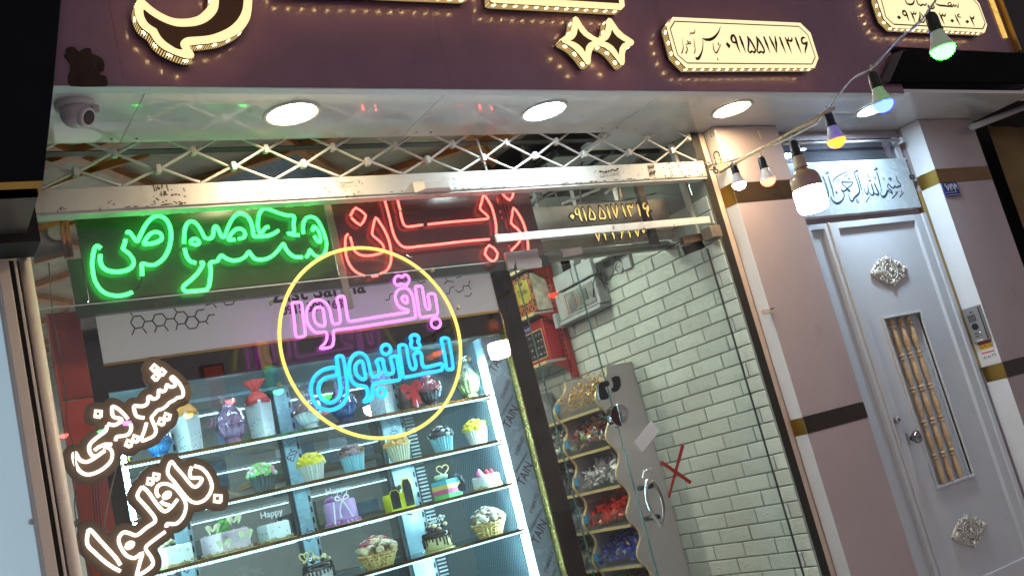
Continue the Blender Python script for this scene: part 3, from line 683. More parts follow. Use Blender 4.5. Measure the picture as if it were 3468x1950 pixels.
# gold phone number on the upper pane
Wn = win(1900, 640, .1381); Yn = GL-.0015
num = thing('gold_number', 'gold phone number lettering with black outline on the upper glass', 'lettering', P(2060, 720, Yn))
S = [([(420, 640), (370, 620), (345, 560), (360, 490), (405, 480), (435, 540), (450, 640), (485, 730), (515, 795)], (30, 44, 44, 44, 44, 50, 50, 44, 20)),
     ([(525, 470), (575, 620), (625, 785)], (30, 58, 26)), ([(685, 450), (700, 560), (690, 700), (725, 755), (760, 735), (800, 755), (835, 700), (790, 590), (685, 450)], (14, 44, 34, 34, 30, 34, 40, 46, 14)),
     ([(935, 430), (950, 540), (940, 680), (975, 735), (1010, 715), (1050, 735), (1085, 680), (1040, 570), (935, 430)], (14, 44, 34, 34, 30, 34, 40, 46, 14)),
     ([(1115, 420), (1160, 570), (1205, 735)], (28, 58, 26)), ([(1225, 405), (1290, 560), (1355, 725)], (30, 54, 22)), ([(1345, 395), (1365, 500), (1358, 700)], (24, 58, 20)),
     ([(1490, 395), (1540, 540), (1590, 690)], (28, 54, 26)), ([(1605, 400), (1665, 540), (1715, 680)], (30, 54, 26)), ([(1610, 400), (1650, 440), (1680, 385)], (14, 44, 18)), ([(1680, 440), (1735, 460), (1752, 375)], (40, 48, 20)),
     ([(1865, 365), (1905, 510), (1940, 670)], (30, 56, 30)), ([(2080, 370), (2035, 350), (2010, 410), (2030, 480), (2090, 480), (2135, 420)], (20, 40, 44, 44, 40, 30)), ([(2120, 400), (2130, 500), (2105, 580), (2145, 685)], (44, 54, 44, 26)),
     ([(810, 1040), (870, 1160), (925, 1280)], (30, 46, 20)), ([(930, 1040), (930, 1160), (922, 1270)], (34, 34, 14)), ([(1005, 1020), (1065, 1130), (1100, 1255)], (24, 52, 20)), ([(1060, 1070), (1100, 1050), (1130, 1010)], (36, 36, 24)),
     ([(1215, 1000), (1275, 1110), (1305, 1235)], (24, 52, 20)), ([(1265, 1050), (1310, 1035), (1340, 990)], (36, 36, 24)), ([(1420, 1000), (1490, 1100), (1465, 1215)], (30, 56, 20)), ([(1500, 1050), (1530, 1040), (1545, 985)], (30, 36, 24)),
     ([(1600, 960), (1665, 1070), (1695, 1195)], (24, 52, 20)), ([(1655, 1010), (1680, 1000), (1690, 950)], (30, 36, 24)), ([(1765, 940), (1830, 1060), (1885, 1175)], (30, 50, 20)), ([(1890, 935), (1890, 1060), (1885, 1170)], (36, 40, 16))]
gk = ppm(2060, 720, Yn)*.1381
poly = [[(255, 615), (325, 670), (285, 745), (212, 680)], [(2010, 990), (2070, 1035), (2025, 1095), (1968, 1040)]]
m_goldink = mat('gold_vinyl', (.88, .68, .22), .3, spec=.6, var=.12, vscale=14)
GL_ = ((0, 0), (1, 1), (2, 2), (3, 3), (4, 4), (5, 6), (7, 7), (8, 10), (11, 11), (12, 13), (14, 15), (16, 17), (18, 19), (20, 21), (22, 23), (24, 25))
for a, b_ in GL_: brush(num, Wn, .1381, Yn-.0022, S[a:b_+1], m_goldink, 'gold_digit', .002)
for pl in poly: brush(num, Wn, .1381, Yn-.0022, [], m_goldink, 'gold_digit', .002, [pl])
st = []
for pts, ws in S: st.append(smooth_path([P(*Wn(p), Yn) for p in pts], False, 3))
for pl in poly: st.append([P(*Wn(p), Yn) for p in pl+pl[:1]]); st.append([P(*Wn(pl[0]), Yn), P(*Wn(pl[2]), Yn)])
swollen(st, 37*gk, Yn-.002, Yn-.0008, .0022).build('black_outline', m_blackink, num, norm=False)
# ================================================================== neon words
NY = 3.645
def neon(name, label, W, Y, lst, closed, r, M, loc, group=None, dark=(), sub=4, backing=None):
    t = thing(name, label, 'neon sign', loc, group)
    for p, c in paths(W, Y, lst, closed, sub):
        MB().tube(p, r, 6, c).build('tube', M, t, smooth=True)
    for st in dark:
        MB().tube(smooth_path([P(*W(q), Y) for q in st], False, 3), .0025, 5).build('lead', m_darkplastic, t)
    return t
m_ng = glow('neon_green', (.035, 1, .11), 6.5); m_nr = glow('neon_red', (1, .08, .062), 7.0)
m_np = glow('neon_pink', (1, .17, 1), 2.6); m_nc = glow('neon_cyan', (.012, .30, .8), 2.8); m_ny = glow('neon_yellow', (1, .74, .15), 1.35)
m_nw = glow('led_white', (1, .93, .84), 1.7)
Wg1 = win(280, 660, .26237); Wg2 = win(580, 660, .26242)
G1 = [[(235, 690), (190, 660), (155, 690), (130, 800), (125, 920), (140, 1040), (170, 1130), (230, 1220), (310, 1275), (420, 1300), (520, 1295), (590, 1275), (640, 1255)],
      [(228, 770), (228, 850), (250, 920), (310, 970), (390, 990), (480, 990), (570, 970), (630, 935), (658, 880), (645, 820), (600, 760), (550, 720), (520, 692), (535, 650), (553, 575)],
      [(575, 500), (580, 480), (605, 480), (650, 540), (690, 590), (708, 595), (740, 530), (800, 410), (860, 330), (920, 285), (970, 272), (1030, 285), (1085, 330), (1125, 410), (1140, 500), (1135, 600), (1110, 700), (1060, 800), (1000, 860), (930, 900), (850, 905), (790, 885), (760, 895), (765, 950), (768, 1040)],
      [(790, 625), (830, 550), (880, 500), (930, 480), (990, 490), (1020, 530), (1015, 575), (960, 610), (880, 630), (810, 635)]]
gn = neon('neon_word', 'green neon word in flowing script on the left dark board', Wg1, NY, G1, (3,), .0074, m_ng, P(690, 820, NY), None, [[(768, 1050), (755, 1110), (720, 1180), (680, 1225)]])
G2 = [[(165, 625), (168, 540), (175, 450), (200, 380), (240, 345), (285, 345), (330, 380), (380, 450), (420, 530), (445, 560), (510, 560), (540, 520), (550, 430), (575, 405), (600, 430), (630, 500), (660, 545), (690, 530), (720, 450), (770, 340), (830, 265), (880, 242), (940, 250), (1000, 300), (1040, 390), (1055, 470), (1065, 530), (1130, 535), (1230, 530), (1310, 505), (1385, 460)],
      [(250, 600), (290, 565), (340, 580), (360, 620), (330, 640), (265, 630)],
      [(825, 575), (760, 580), (735, 570), (770, 510), (820, 455), (870, 435), (920, 450), (950, 490), (945, 540), (910, 560), (865, 565)],
      [(1260, 415), (1225, 420), (1195, 450), (1165, 485), (1135, 475), (1120, 420), (1120, 340), (1140, 240), (1180, 185), (1230, 180), (1310, 205), (1400, 240), (1490, 265), (1580, 275), (1580, 380), (1580, 490), (1505, 495), (1580, 515), (1650, 520)],
      [(1705, 500), (1700, 430), (1710, 350), (1750, 295), (1810, 285), (1870, 310), (1920, 380), (1965, 480), (2000, 600), (1998, 700), (1970, 770), (1920, 800), (1860, 785), (1815, 745), (1790, 710), (1770, 765), (1740, 805)],
      [(1825, 465), (1830, 420), (1850, 410), (1890, 450), (1920, 530), (1925, 600), (1900, 605), (1870, 570), (1845, 530)],
      [(172, 690), (195, 780), (240, 850), (320, 880)],
      [(375, 880), (410, 870), (405, 910), (340, 1010), (250, 1100), (165, 1170), (155, 1215), (190, 1245), (320, 1235), (440, 1225), (480, 1190), (500, 1100), (510, 980), (500, 890), (520, 865), (590, 855), (620, 810), (650, 780), (700, 815), (780, 845), (870, 840), (950, 800), (1000, 735), (1030, 770), (1080, 825), (1150, 835), (1230, 825), (1320, 775), (1390, 700), (1445, 630), (1475, 690), (1530, 760), (1600, 800), (1690, 805)]]
for p, c in paths(Wg2, NY, G2, (1,), 4): MB().tube(p, .0072, 6, c).build('tube', m_ng, gn, smooth=True)
BY = 3.668
m_gb = mat('dark_green_board', (.035, .07, .024), .16, var=.35, vscale=2.5, rvar=.1)
m_rb = mat('dark_red_board', (.075, .038, .038), .14, var=.3, vscale=2.5, rvar=.1)
MB().box(.783, 1.735, BY, BY+.012, 2.338, 2.688).build('backing_board', m_gb, gn)
MB().box(.735, .781, BY+.004, BY+.016, 2.320, 2.50).build('end_board', m_gb, gn)
Wr = win(1130, 620, .27174)
R = [[(210, 410), (275, 308), (395, 395), (398, 415), (335, 525), (218, 430)],
     [(205, 670), (225, 740), (250, 830), (320, 890), (420, 905), (530, 890), (610, 860), (625, 800), (590, 740), (520, 680), (480, 640), (495, 530), (525, 430), (580, 500), (640, 600), (690, 720), (715, 850), (715, 960), (690, 1050), (640, 1105), (580, 1130)],
     [(180, 635), (150, 670), (145, 780), (155, 900), (200, 1020), (280, 1110), (385, 1155)], [(475, 1160), (550, 1150)],
     [(622, 160), (660, 300), (700, 450), (730, 580), (770, 690), (840, 780), (920, 805), (1050, 790), (1300, 765), (1600, 730), (1940, 700)],
     [(780, 145), (800, 230), (830, 340)], [(830, 360), (850, 450), (880, 525), (930, 545), (1110, 520)],
     [(1175, 515), (1400, 490), (1700, 465), (1910, 447), (1928, 425), (1890, 380), (1825, 320), (1845, 240), (1868, 150), (1920, 210), (1970, 300), (2005, 420), (2025, 540), (2025, 625)],
     [(1940, 775), (2045, 875), (1990, 980), (1885, 885)], [(2095, 80), (2100, 130), (2195, 215), (2240, 125), (2230, 70)],
     [(2215, 840), (2310, 740), (2340, 655), (2290, 570), (2212, 500), (2225, 400), (2240, 310), (2300, 380), (2360, 490), (2395, 600), (2415, 700), (2425, 830)]]
rn = neon('neon_word', 'red neon word with diamond dots on the right dark board', Wr, NY, R, (8,), .0050, m_nr, P(1470, 800, NY), None, [[(2025, 630), (2010, 670), (1945, 700)]], 2)
MB().box(1.772, 2.765, BY, BY+.012, 2.338, 2.688).build('backing_board', m_rb, rn)
for x_ in (2.61, 2.625): MB().box(x_, x_+.003, BY-.006, BY-.0005, 2.34, 2.688).build('seam_strip', mat('red_strip', (.2, .03, .03), .3), rn)
strip = MB().box(1.738, 1.768, BY-.004, BY+.02, 2.20, 2.69).build('hanging_strip', mat('grey_strip', (.33, .32, .30), .35, metal=.5, wear=((.5, .35, .12), 9, .62)))
tag(strip, 'narrow grey metal strip hanging between the green and red neon boards', 'metal strip')
# header board rail that closes the neon boards from below
rb = MB().box(.735, 2.78, BY+.001, BY+.03, 2.29, 2.337).build('board_rail', mat('rail_dark', (.035, .04, .035), .2, rvar=.1))
tag(rb, 'dark rail along the bottom of the neon boards', 'rail')
# yellow ring sign with the pink and cyan words on clear acrylic
RY = 3.615
rg_ = thing('ring_sign', 'yellow neon ring enclosing a pink word above a cyan word', 'neon sign', (1.805, RY, 2.045))
cx_, cz_ = 1.7985, 2.0465; rr_ = .3875
MB().tube([(cx_+rr_*math.cos(2*PI*i/96), RY, cz_+rr_*math.sin(2*PI*i/96)) for i in range(96)], .0068, 8, True).build('ring_tube', m_ny, rg_, smooth=True)
MB().lathe([(.415, .0), (.418, .001), (.418, .004), (.415, .005)], (cx_, RY+.014, cz_), 96, (0, -1, 0)).build('acrylic_disc', clear('acrylic', (.985, .985, .985), .8), rg_)
for an in (38, 100+52, 195, 342, 12, 250):
    q = Vector((cx_+.432*math.cos(math.radians(an)), RY, cz_+.432*math.sin(math.radians(an))))
    MB().lathe([(.009, 0), (.009, .012), (.006, .016)], q+Vector((0, .016, 0)), 14, (0, -1, 0)).build('standoff', mat('brass_standoff', (.5, .42, .25), .3, metal=.8), rg_)
Wpk = win(920, 820, .25621)
PK = [[(270, 815), (290, 800), (375, 795), (395, 810), (415, 960), (445, 1210), (430, 1240), (345, 1255), (320, 1235), (295, 1000)],
      [(640, 1400), (700, 1340), (730, 1270), (725, 1200), (690, 1185), (590, 1195), (520, 1140), (470, 1050), (460, 950), (475, 870), (520, 800), (590, 765), (660, 770), (730, 820), (770, 900), (790, 1000), (810, 1070), (850, 1080), (905, 1060), (905, 980), (885, 850), (865, 750), (890, 720), (940, 715), (965, 750), (985, 880), (1010, 1020), (1040, 1045), (1200, 1020), (1500, 970), (1800, 925), (1800, 895), (1760, 885), (1690, 860), (1645, 780), (1635, 700), (1670, 635), (1740, 605), (1800, 620), (1850, 680), (1880, 790), (1900, 920), (1900, 990), (1870, 1005), (1500, 1065), (1100, 1130), (830, 1165), (815, 1200), (820, 1290), (800, 1370), (740, 1395)],
      [(610, 860), (660, 870), (685, 920), (705, 1080), (690, 1105), (630, 1100), (580, 1060), (555, 980), (565, 890)],
      [(1755, 710), (1785, 725), (1795, 790), (1770, 805), (1730, 770), (1725, 730)],
      [(1900, 590), (1960, 580), (1990, 600), (2010, 720), (2035, 850), (2060, 885), (2090, 870), (2085, 800), (2065, 700), (2095, 680), (2140, 680), (2165, 710), (2180, 820), (2195, 920), (2180, 960), (2100, 975), (1980, 990), (1955, 960), (1930, 800), (1905, 640)],
      [(2170+63*math.cos(2*PI*i/10), 1070+65*math.sin(2*PI*i/10)) for i in range(10)],
      [(1640, 460), (1690, 445), (1720, 465), (1760, 430), (1800, 450), (1820, 500), (1790, 555), (1750, 565), (1710, 550), (1660, 570), (1620, 520)]]
for p, c in paths(Wpk, RY-.006, PK, range(9), 3): MB().tube(p, .0056, 6, True).build('word_tube', m_np, rg_, smooth=True)
Wcy = win(1020, 1100, .22099)
CY = [[(545, 530), (545, 490), (590, 475), (630, 480), (650, 520), (680, 700), (700, 850), (710, 1000), (690, 1130), (620, 1230), (520, 1285), (400, 1300), (280, 1260), (200, 1180), (160, 1060), (155, 930), (190, 820), (270, 730), (360, 680), (470, 655), (535, 660), (545, 760), (470, 785), (370, 810), (300, 870), (265, 960), (275, 1060), (330, 1140), (410, 1185), (500, 1175), (580, 1100), (605, 1010), (595, 880), (570, 700)],
      [(965, 1165), (1010, 1110), (1020, 1030), (990, 950), (920, 935), (840, 915), (780, 860), (745, 770), (735, 660), (750, 560), (800, 470), (870, 430), (950, 445), (1010, 510), (1040, 600), (1070, 730), (1110, 790), (1180, 770), (1200, 720), (1170, 600), (1150, 560), (1180, 530), (1250, 535), (1260, 600), (1290, 710), (1330, 750), (1400, 740), (1410, 680), (1380, 560), (1370, 500), (1420, 480), (1470, 490), (1480, 580), (1510, 740), (1515, 820), (1480, 845), (1300, 870), (1130, 890), (1100, 930), (1095, 1020), (1080, 1120), (1030, 1165), (980, 1175)],
      [(900, 555), (945, 580), (960, 660), (985, 820), (920, 820), (860, 770), (830, 700), (840, 610)],
      [(1300+72*math.cos(2*PI*i/10), 375+75*math.sin(2*PI*i/10)) for i in range(10)],
      [(1230+68*math.cos(2*PI*i/10), 1035+70*math.sin(2*PI*i/10)) for i in range(10)],
      [(1500, 330), (1540, 305), (1600, 315), (1620, 380), (1650, 560), (1690, 670), (1750, 660), (1755, 580), (1725, 470), (1760, 430), (1820, 425), (1845, 470), (1850, 570), (1880, 640), (1950, 640), (2140, 595), (2165, 620), (2150, 690), (1900, 740), (1600, 800), (1560, 780), (1540, 640), (1510, 450)],
      [(2150, 220), (2200, 200), (2255, 215), (2275, 300), (2310, 500), (2325, 660), (2280, 680), (2230, 670), (2205, 500), (2170, 330)],
      [(1740, 150), (1795, 180), (1800, 230), (1785, 260), (1820, 310), (1800, 360), (1740, 370), (1690, 340), (1680, 290), (1690, 250), (1675, 200), (1695, 165)]]
for p, c in paths(Wcy, RY-.006, CY, range(9), 3): MB().tube(p, .0078, 6, True).build('word_tube', m_nc, rg_, smooth=True)
# white LED cut-out words at the lower left
Ww1 = win(200, 1200, .30380); Ww2 = win(230, 1520, .29703)
def sq(cx, cy, r, a=25): return [(cx+r*1.3*math.cos(math.radians(a+45+90*i)), cy+r*1.3*math.sin(math.radians(a+45+90*i))) for i in range(5)]
W1 = [sq(1063, 150, 30, 40), sq(1148, 196, 30, 40), sq(1080, 250, 30, 40),
      [(950, 705), (865, 685), (835, 600), (840, 570), (930, 575), (985, 545), (990, 480), (1010, 465), (1050, 495), (1105, 470), (1110, 395), (1150, 410), (1185, 400), (1200, 335), (1240, 360), (1290, 350), (1290, 310), (1250, 270), (1262, 245), (1310, 285), (1360, 350), (1385, 420), (1372, 470), (1320, 480), (1280, 510), (1230, 535), (1200, 570), (1150, 605), (1100, 620), (1060, 665), (1030, 700), (1050, 760), (1080, 840), (1060, 900), (1000, 935), (930, 960), (920, 930), (950, 850), (975, 760)],
      sq(1204, 692, 32, 20), sq(1142, 748, 32, 20), sq(852, 938, 32, 20), sq(778, 990, 32, 20), sq(435, 660, 36, 5),
      [(510, 1068), (420, 1130), (370, 1125), (335, 1060), (350, 990), (440, 910), (520, 850), (535, 790)],
      [(540, 770), (620, 785), (695, 740), (690, 715), (605, 690), (590, 610), (600, 575), (660, 605), (725, 665), (770, 720)],
      [(795, 770), (805, 820), (780, 880), (720, 905), (645, 915), (630, 960)], [(590, 1000), (510, 1000), (440, 1030), (395, 1065)],
      [(510, 1070), (400, 1150), (310, 1195), (230, 1170), (185, 1095), (160, 1110), (170, 1190), (220, 1285), (300, 1335), (400, 1320), (500, 1265), (575, 1190), (595, 1110), (570, 1050), (500, 1025)]]
W2 = [[(1440, 190), (1530, 220), (1600, 300), (1640, 400), (1630, 480), (1570, 570), (1480, 610), (1400, 590), (1320, 510), (1220, 380), (1140, 280), (1150, 190), (1185, 140), (1230, 200), (1310, 290), (1390, 390), (1440, 430), (1490, 410), (1530, 345), (1490, 325), (1410, 325), (1390, 270), (1410, 200)],
      sq(1004, 312, 33, 10), sq(938, 366, 33, 10), sq(1708, 562, 40, 5),
      [(845, 425), (790, 530), (860, 620), (930, 700), (990, 780), (990, 830), (900, 890), (785, 980), (710, 960), (640, 945), (590, 990), (580, 1050), (610, 1130), (670, 1210), (760, 1240), (850, 1180), (820, 1290), (780, 1440)],
      [(845, 425), (910, 480), (980, 580), (1050, 670), (1110, 710), (1180, 660), (1250, 570)], [(1160, 640), (1090, 620), (1060, 590)],
      [(1040, 545), (1010, 500), (1015, 440), (1060, 400), (1130, 395), (1220, 440), (1290, 520), (1340, 610), (1340, 700), (1300, 790), (1230, 850), (1130, 850), (1125, 890)],
      [(1110, 940), (1000, 1020), (890, 1110), (900, 1160), (950, 1230), (970, 1310), (900, 1380), (800, 1440)],
      [(1090, 530), (1125, 495), (1165, 500), (1150, 540), (1100, 555), (1090, 530)], [(665, 1095), (700, 1065), (745, 1070), (725, 1110), (680, 1125), (665, 1095)],
      [(600, 1320), (550, 1240), (450, 1130), (350, 1020), (270, 930), (235, 920), (220, 1080), (310, 1180), (420, 1280), (520, 1350), (600, 1390)]]
m_wood = mat('brown_cutout_board', (.17, .105, .06), .4, var=.15, vscale=6)
WY = 3.622
for W_, L_, lab, loc, eye in ((Ww1, W1, 'upper white LED word on a brown cut-out board at lower left', (420, 1420), P(250, 1530, WY)), (Ww2, W2, 'lower white LED word on a brown cut-out board, cut by the bottom edge', (500, 1750), P(278, 1777, WY))):
    t = thing('led_word', lab, 'led sign', P(*loc, WY), 'white LED words in the window')
    cp = [c for c, st in enumerate(L_)]
    st = []
    for q in L_:
        sm_ = len(q) > 5
        p = [P(*W_(k_), WY) for k_ in q]; p = smooth_path(p, False, 3) if sm_ else p
        st.append(p)
        MB().tube(p, .0062, 6).build('led_strip', m_nw, t, smooth=True)
    swollen(st, .031, WY+.010, WY+.016, .006).build('backing_board', m_wood, t, norm=False)
    for a_ in range(2):
        q = eye+Vector((.05*a_, .013, -.02*a_)); MB().tube([q+Vector((.009*math.cos(k_*PI/5), 0, .009*math.sin(k_*PI/5))) for k_ in range(10)], .002, 5, True).build('hang_ring', m_darkplastic, t)
# ================================================================== left edge: neighbour's shutter, jamb, black light box
nb = thing('neighbour_shutter', 'pale blue-white panel of the next shop at the left edge, glow added', 'shutter', (.3, 3.53, 0))
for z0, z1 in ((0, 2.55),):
    MB().box(-.6, .485, 3.53, 3.55, z0, z1).build('glow_panel', glow('pale_shutter_added_glow', (.50, .70, .82), .42), nb, bevel=.002)  # glow added to the panel in place of an unseen lamp next door
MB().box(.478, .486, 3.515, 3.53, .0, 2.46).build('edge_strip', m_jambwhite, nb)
MB().lathe([(.008, 0), (.010, .004), (.006, .009)], (.475, 3.529, 1.62), 14, (0, -1, 0)).build('lock_cylinder', m_steel, nb)
jb = thing('left_jamb', 'beige steel door jamb with black seals left of the shop window', 'jamb', (.54, 3.5, 0))
m_beige = mat('beige_frame', (.80, .68, .60), .4, var=.06, vscale=5, dirt=((.3, .22, .17), 5, .3))
MB().box(.489, .523, 3.50, 3.56, 0, 2.46).build('outer_post', m_beige, jb, bevel=.002)
MB().box(.5232, .537, 3.506, 3.56, 0, 2.46).build('seal', mat('ragged_seal', (.02, .016, .013), .8, bump=.8, bscale=60), jb)
MB().box(.5374, .546, 3.50, 3.56, 0, 2.46).build('middle_post', m_beige, jb, bevel=.001)
MB().box(.5462, .551, 3.51, 3.56, 0, 2.46).build('seal', m_black, jb)
MB().lathe([(.021, 0), (.021, 2.5)], (.572, 3.525, 0), 20).build('round_post', m_beige, jb, smooth=True)
MB().box(.49, .60, 3.562, 3.60, 0, 2.9).build('back_plate', m_beige, jb)
lb = thing('light_box', 'large black sign box with gold bottom edge at the upper left corner', 'sign box', (.3, 3.1, 2.5))
pp_ = lambda x, y: P(x, y, 3.0)
A_ = [pp_(215, -120), pp_(205, 0), pp_(180, 293), pp_(145, 611)]
poly = A_+[Vector((-.8, 3.0, A_[-1].z+.008)), Vector((-.8, 3.0, 3.4))]
MB().prism(poly, (0, .02, 0)).build('front_panel', mat('black_gloss_board', (.004, .005, .008), .6, spec=.12, var=.3), lb)
e1, e2 = pp_(145, 612.5), pp_(130, 660)
MB().prism([e1, e2, Vector((-.8, 3.0, e2.z)), Vector((-.8, 3.0, e1.z))], (0, .02, 0)).build('gold_edge', m_gold, lb)
MB().add([(e2.x, 3.0, e2.z), (-.8, 3.0, e2.z), (-.8, 3.33, e2.z+.0), (.561, 3.33, e2.z+.0), (e2.x, 3.0, e2.z+.02), (-.8, 3.0, e2.z+.02), (-.8, 3.33, e2.z+.02), (.561, 3.33, e2.z+.02)],
         [(0, 1, 2, 3), (7, 6, 5, 4), (3, 2, 6, 7), (0, 3, 7, 4), (0, 4, 5, 1)]).build('underside', mat('black_mirror', (.05, .042, .042), .3, spec=.6), lb)
MB().box(-.8, .60, 3.34, 3.50, 2.465, 3.0).build('back_panel', m_black, lb)
strip = MB().prism([P(207, 0, 3.01), P(181, 293, 3.01), P(147, 611, 3.01), P(140, 611, 3.01), P(174, 293, 3.01), P(200, 0, 3.01)], (0, .03, 0)).build('edge_trim', mat('brown_trim', (.09, .05, .03), .4), lb)
# dome camera under the soffit at the left
dc = thing('dome_camera', 'white dome security camera under the soffit at the left end', 'security camera', (.72, 3.17, 2.856))
m_cam = mat('camera_white', (.58, .50, .54), .35, var=.03)
cx0, cy0 = .735, 3.17
MB().lathe([(.062, 0), (.062, -.012), (.052, -.020)], (cx0, cy0, 2.856), 28).build('base', m_cam, dc, smooth=False)
MB().ball((cx0, cy0, 2.822), .050, 20, 12, (1, 1, .95)).build('housing', m_cam, dc, smooth=True)
ax = Vector((.55, -.65, -.52)).normalized(); c0 = Vector((cx0, cy0, 2.820))
MB().lathe([(.034, .030), (.034, .044), (.030, .050), (.024, .050)], c0, 24, ax).build('eye_ring', m_cam, dc, smooth=False)
MB().lathe([(.023, .046), (.023, .0512)], c0, 24, ax).build('lens', mat('lens_glass', (.05, .045, .04), .08, spec=.9), dc)
MB().box(cx0+.045, cx0+.066, cy0-.03, cy0-.005, 2.812, 2.840).build('bracket', m_cam, dc, bevel=.003)
# ================================================================== right of the shop: jamb, pillars
jr = thing('right_jamb', 'dark door jamb strip with a peach frame between the brick wall and the pillar', 'jamb', (3.77, 3.52, 0))
MB().box(3.724, 3.778, 3.498, 3.62, 0, 2.85).build('dark_strip', mat('dark_jamb', (.012, .010, .009), .6, bump=.4, bscale=50), jr)
MB().box(3.7785, 3.802, 3.500, 3.56, 0, 2.85).build('peach_strip', m_peach, jr, bevel=.0015)
MB().box(3.8022, 3.829, 3.512, 3.56, 0, 2.85).build('inner_strip', m_peach, jr, bevel=.0015)
pa = thing('pillar', 'mauve panelled pillar with dark bands left of the grey door', 'pillar', (4.05, 3.43, 0), 'panelled pillars')
X0, X1, YA = 3.832, 4.292, 3.43
def cladding(t, X0, X1, Y, bands, ret, mats):
    """front panels between the bands, butt jointed"""
    zs = [0]+[z for b_ in bands for z in b_[:2]]+[2.853]
    zs = sorted(zs)
    for i in range(0, len(zs), 2):
        MB().box(X0, X1, Y, Y+.012, zs[i]+.001, zs[i+1]-.001).build('panel', m_mauve, t, bevel=.0012)
        MB().box(X0-.0035, X0-.0005, Y-.001, Y+ret, zs[i]+.001, zs[i+1]-.001).build('return_strip', m_jambwhite, t)
    for z0, z1, mf in bands:
        MB().box(X0+.0005, X1, Y-.001, Y+.012, z0, z1).build('dark_band', mf, t)
        MB().box(X0-.0045, X0, Y-.002, Y+ret, z0, z1).build('gold_corner', m_gold, t)
cladding(pa, X0, X1, YA, [(1.262, 1.342, m_blackgold), (2.440, 2.545, mat('brown_gold_mirror', (.10, .065, .035), .12, metal=.6, var=.3, vscale=6))], .078, None)
MB().box(X0+.001, X1, YA+.013, YA+.10, 0, 2.853).build('core', m_mauve, pa)
# printed film on the return at the top
Xr = X0-.0052
def side_text(s, size, Y, z, parent, M, rot=0):
    return text(s, size, (Xr, Y, z), (PI/2+0, rot, -PI/2), M, parent, 'film_print')
film = MB().box(Xr+.0002, Xr+.0006, 3.432, 3.50, 2.60, 2.853).build('film', mat('film_white', (.62, .61, .58), .3, var=.05), pa)
side_text('CE', .062, 3.468, 2.70, pa, m_blackink, PI/2)
side_text('G', .035, 3.455, 2.82, pa, m_blackink, PI/2)
tp = MB().prism([P(*q, YA-.006) for q in ((2563, 441), (2570, 443), (2581, 470), (2580, 476), (2574, 470))], (0, .003, 0)).build('peeling_tape', mat('tape', (.55, .42, .3), .5))
tag(tp, 'small peeling strip of tape at the top of the mauve pillar', 'tape')
hb = thing('bolt_bracket', 'rusty bolt bracket crossing the white edge of the mauve pillar', 'bracket', P(2600, 1040, 3.44))
WD = win(2568, 900, .34938)
MB().box(3.765, 3.838, 3.418, 3.428, P(*WD((60, 450)), 3.43).z-.010, P(*WD((60, 450)), 3.43).z+.012).build('plate', m_peach, hb, bevel=.002)
q = P(*WD((110, 425)), 3.42); MB().tube([q, q+Vector((.03, 0, .004))], .004, 6).build('bolt', mat('rust', (.09, .04, .025), .7, bump=.5), hb)
pb = thing('pillar', 'purple-grey panelled pillar with the blue number plate right of the door', 'pillar', (5.76, 3.38, 0), 'panelled pillars')
cladding(pb, 5.485, 6.035, 3.38, [(1.272, 1.361, m_blackgold), (2.449, 2.536, mat('dull_gold_mirror', (.22, .13, .05), .2, metal=.8, var=.2, vscale=6))], .128, None)
MB().box(5.486, 6.035, 3.393, 3.60, 0, 2.853).build('core', m_mauve, pb)
bs = MB().box(5.4455, 5.482, 3.509, 3.548, 1.362, 2.448).build('brass_strip', mat('brass_flat', (.50, .34, .12), .38, metal=.9, var=.1)); tag(bs, 'upright brass strip along the right side of the grey door', 'trim strip')
for z in (2.2, 1.95, 1.6): MB().ball((5.463, 3.5085, z), .004, 8, 5).build('screw', m_darkplastic, bs) if False else None
# number plate
plt = thing('house_number', 'small blue enamel house number plate on the right pillar', 'number plate', (5.563, 3.372, 2.405))
MB().box(5.493, 5.640, 3.372, 3.3785, 2.361, 2.446).build('plate', mat('enamel_blue', (.012, .018, .16), .25), plt, bevel=.002)
mb = MB(); digits(mb, '6847', (5.500, 3.3715, 2.395), .042, adv=.62); mb.build('digits', mat('enamel_white', (.75, .75, .78), .3), plt, norm=False)
mb = MB()
for x0, x1, z0, z1 in ((5.499, 5.606, 2.383, 2.386), (5.599, 5.602, 2.386, 2.44), (5.602, 5.634, 2.405, 2.408), (5.499, 5.634, 2.367, 2.370)): mb.box(x0, x1, 3.3712, 3.3722, z0, z1)
mb.lathe([(.012, 0), (.012, .0008)], (5.619, 3.3722, 2.424), 14, (0, -1, 0)); mb.build('lines', mat('enamel_pale', (.35, .45, .6), .3), plt)
# intercom on the return face
def PR(cx, cy): return PX(*WD((cx, cy)), 5.478)
c1, c2 = PR(1955, 425), PR(2230, 720)
ya, yb, zb_, zt = 3.386, 3.494, 1.502, 1.708
ic = thing('intercom', 'silver door intercom panel with round speaker on the white strip beside the door', 'intercom', (5.478, 3.44, 1.6))
m_ic = mat('intercom_silver', (.36, .36, .35), .38, metal=.6)
MB().box(5.458, 5.480, ya, yb, zb_, zt).build('housing', m_ic, ic, bevel=.003)
MB().box(5.4565, 5.458, ya+.004, ya+.011, zb_+.004, zt-.01).build('side_gap', m_darkplastic, ic)
for k in range(5): MB().box(5.4555, 5.458, 3.428+k*.010, 3.432+k*.010, 1.622, 1.664).build('speaker_slot', m_darkplastic, ic)
MB().lathe([(.020, 0), (.020, .003), (.016, .005)], (5.458, 3.447, 1.594), 24, (-1, 0, 0)).build('lens', m_darkplastic, ic)
MB().box(5.455, 5.458, 3.436, 3.452, 1.676, 1.682).build('top_slot', m_darkplastic, ic)
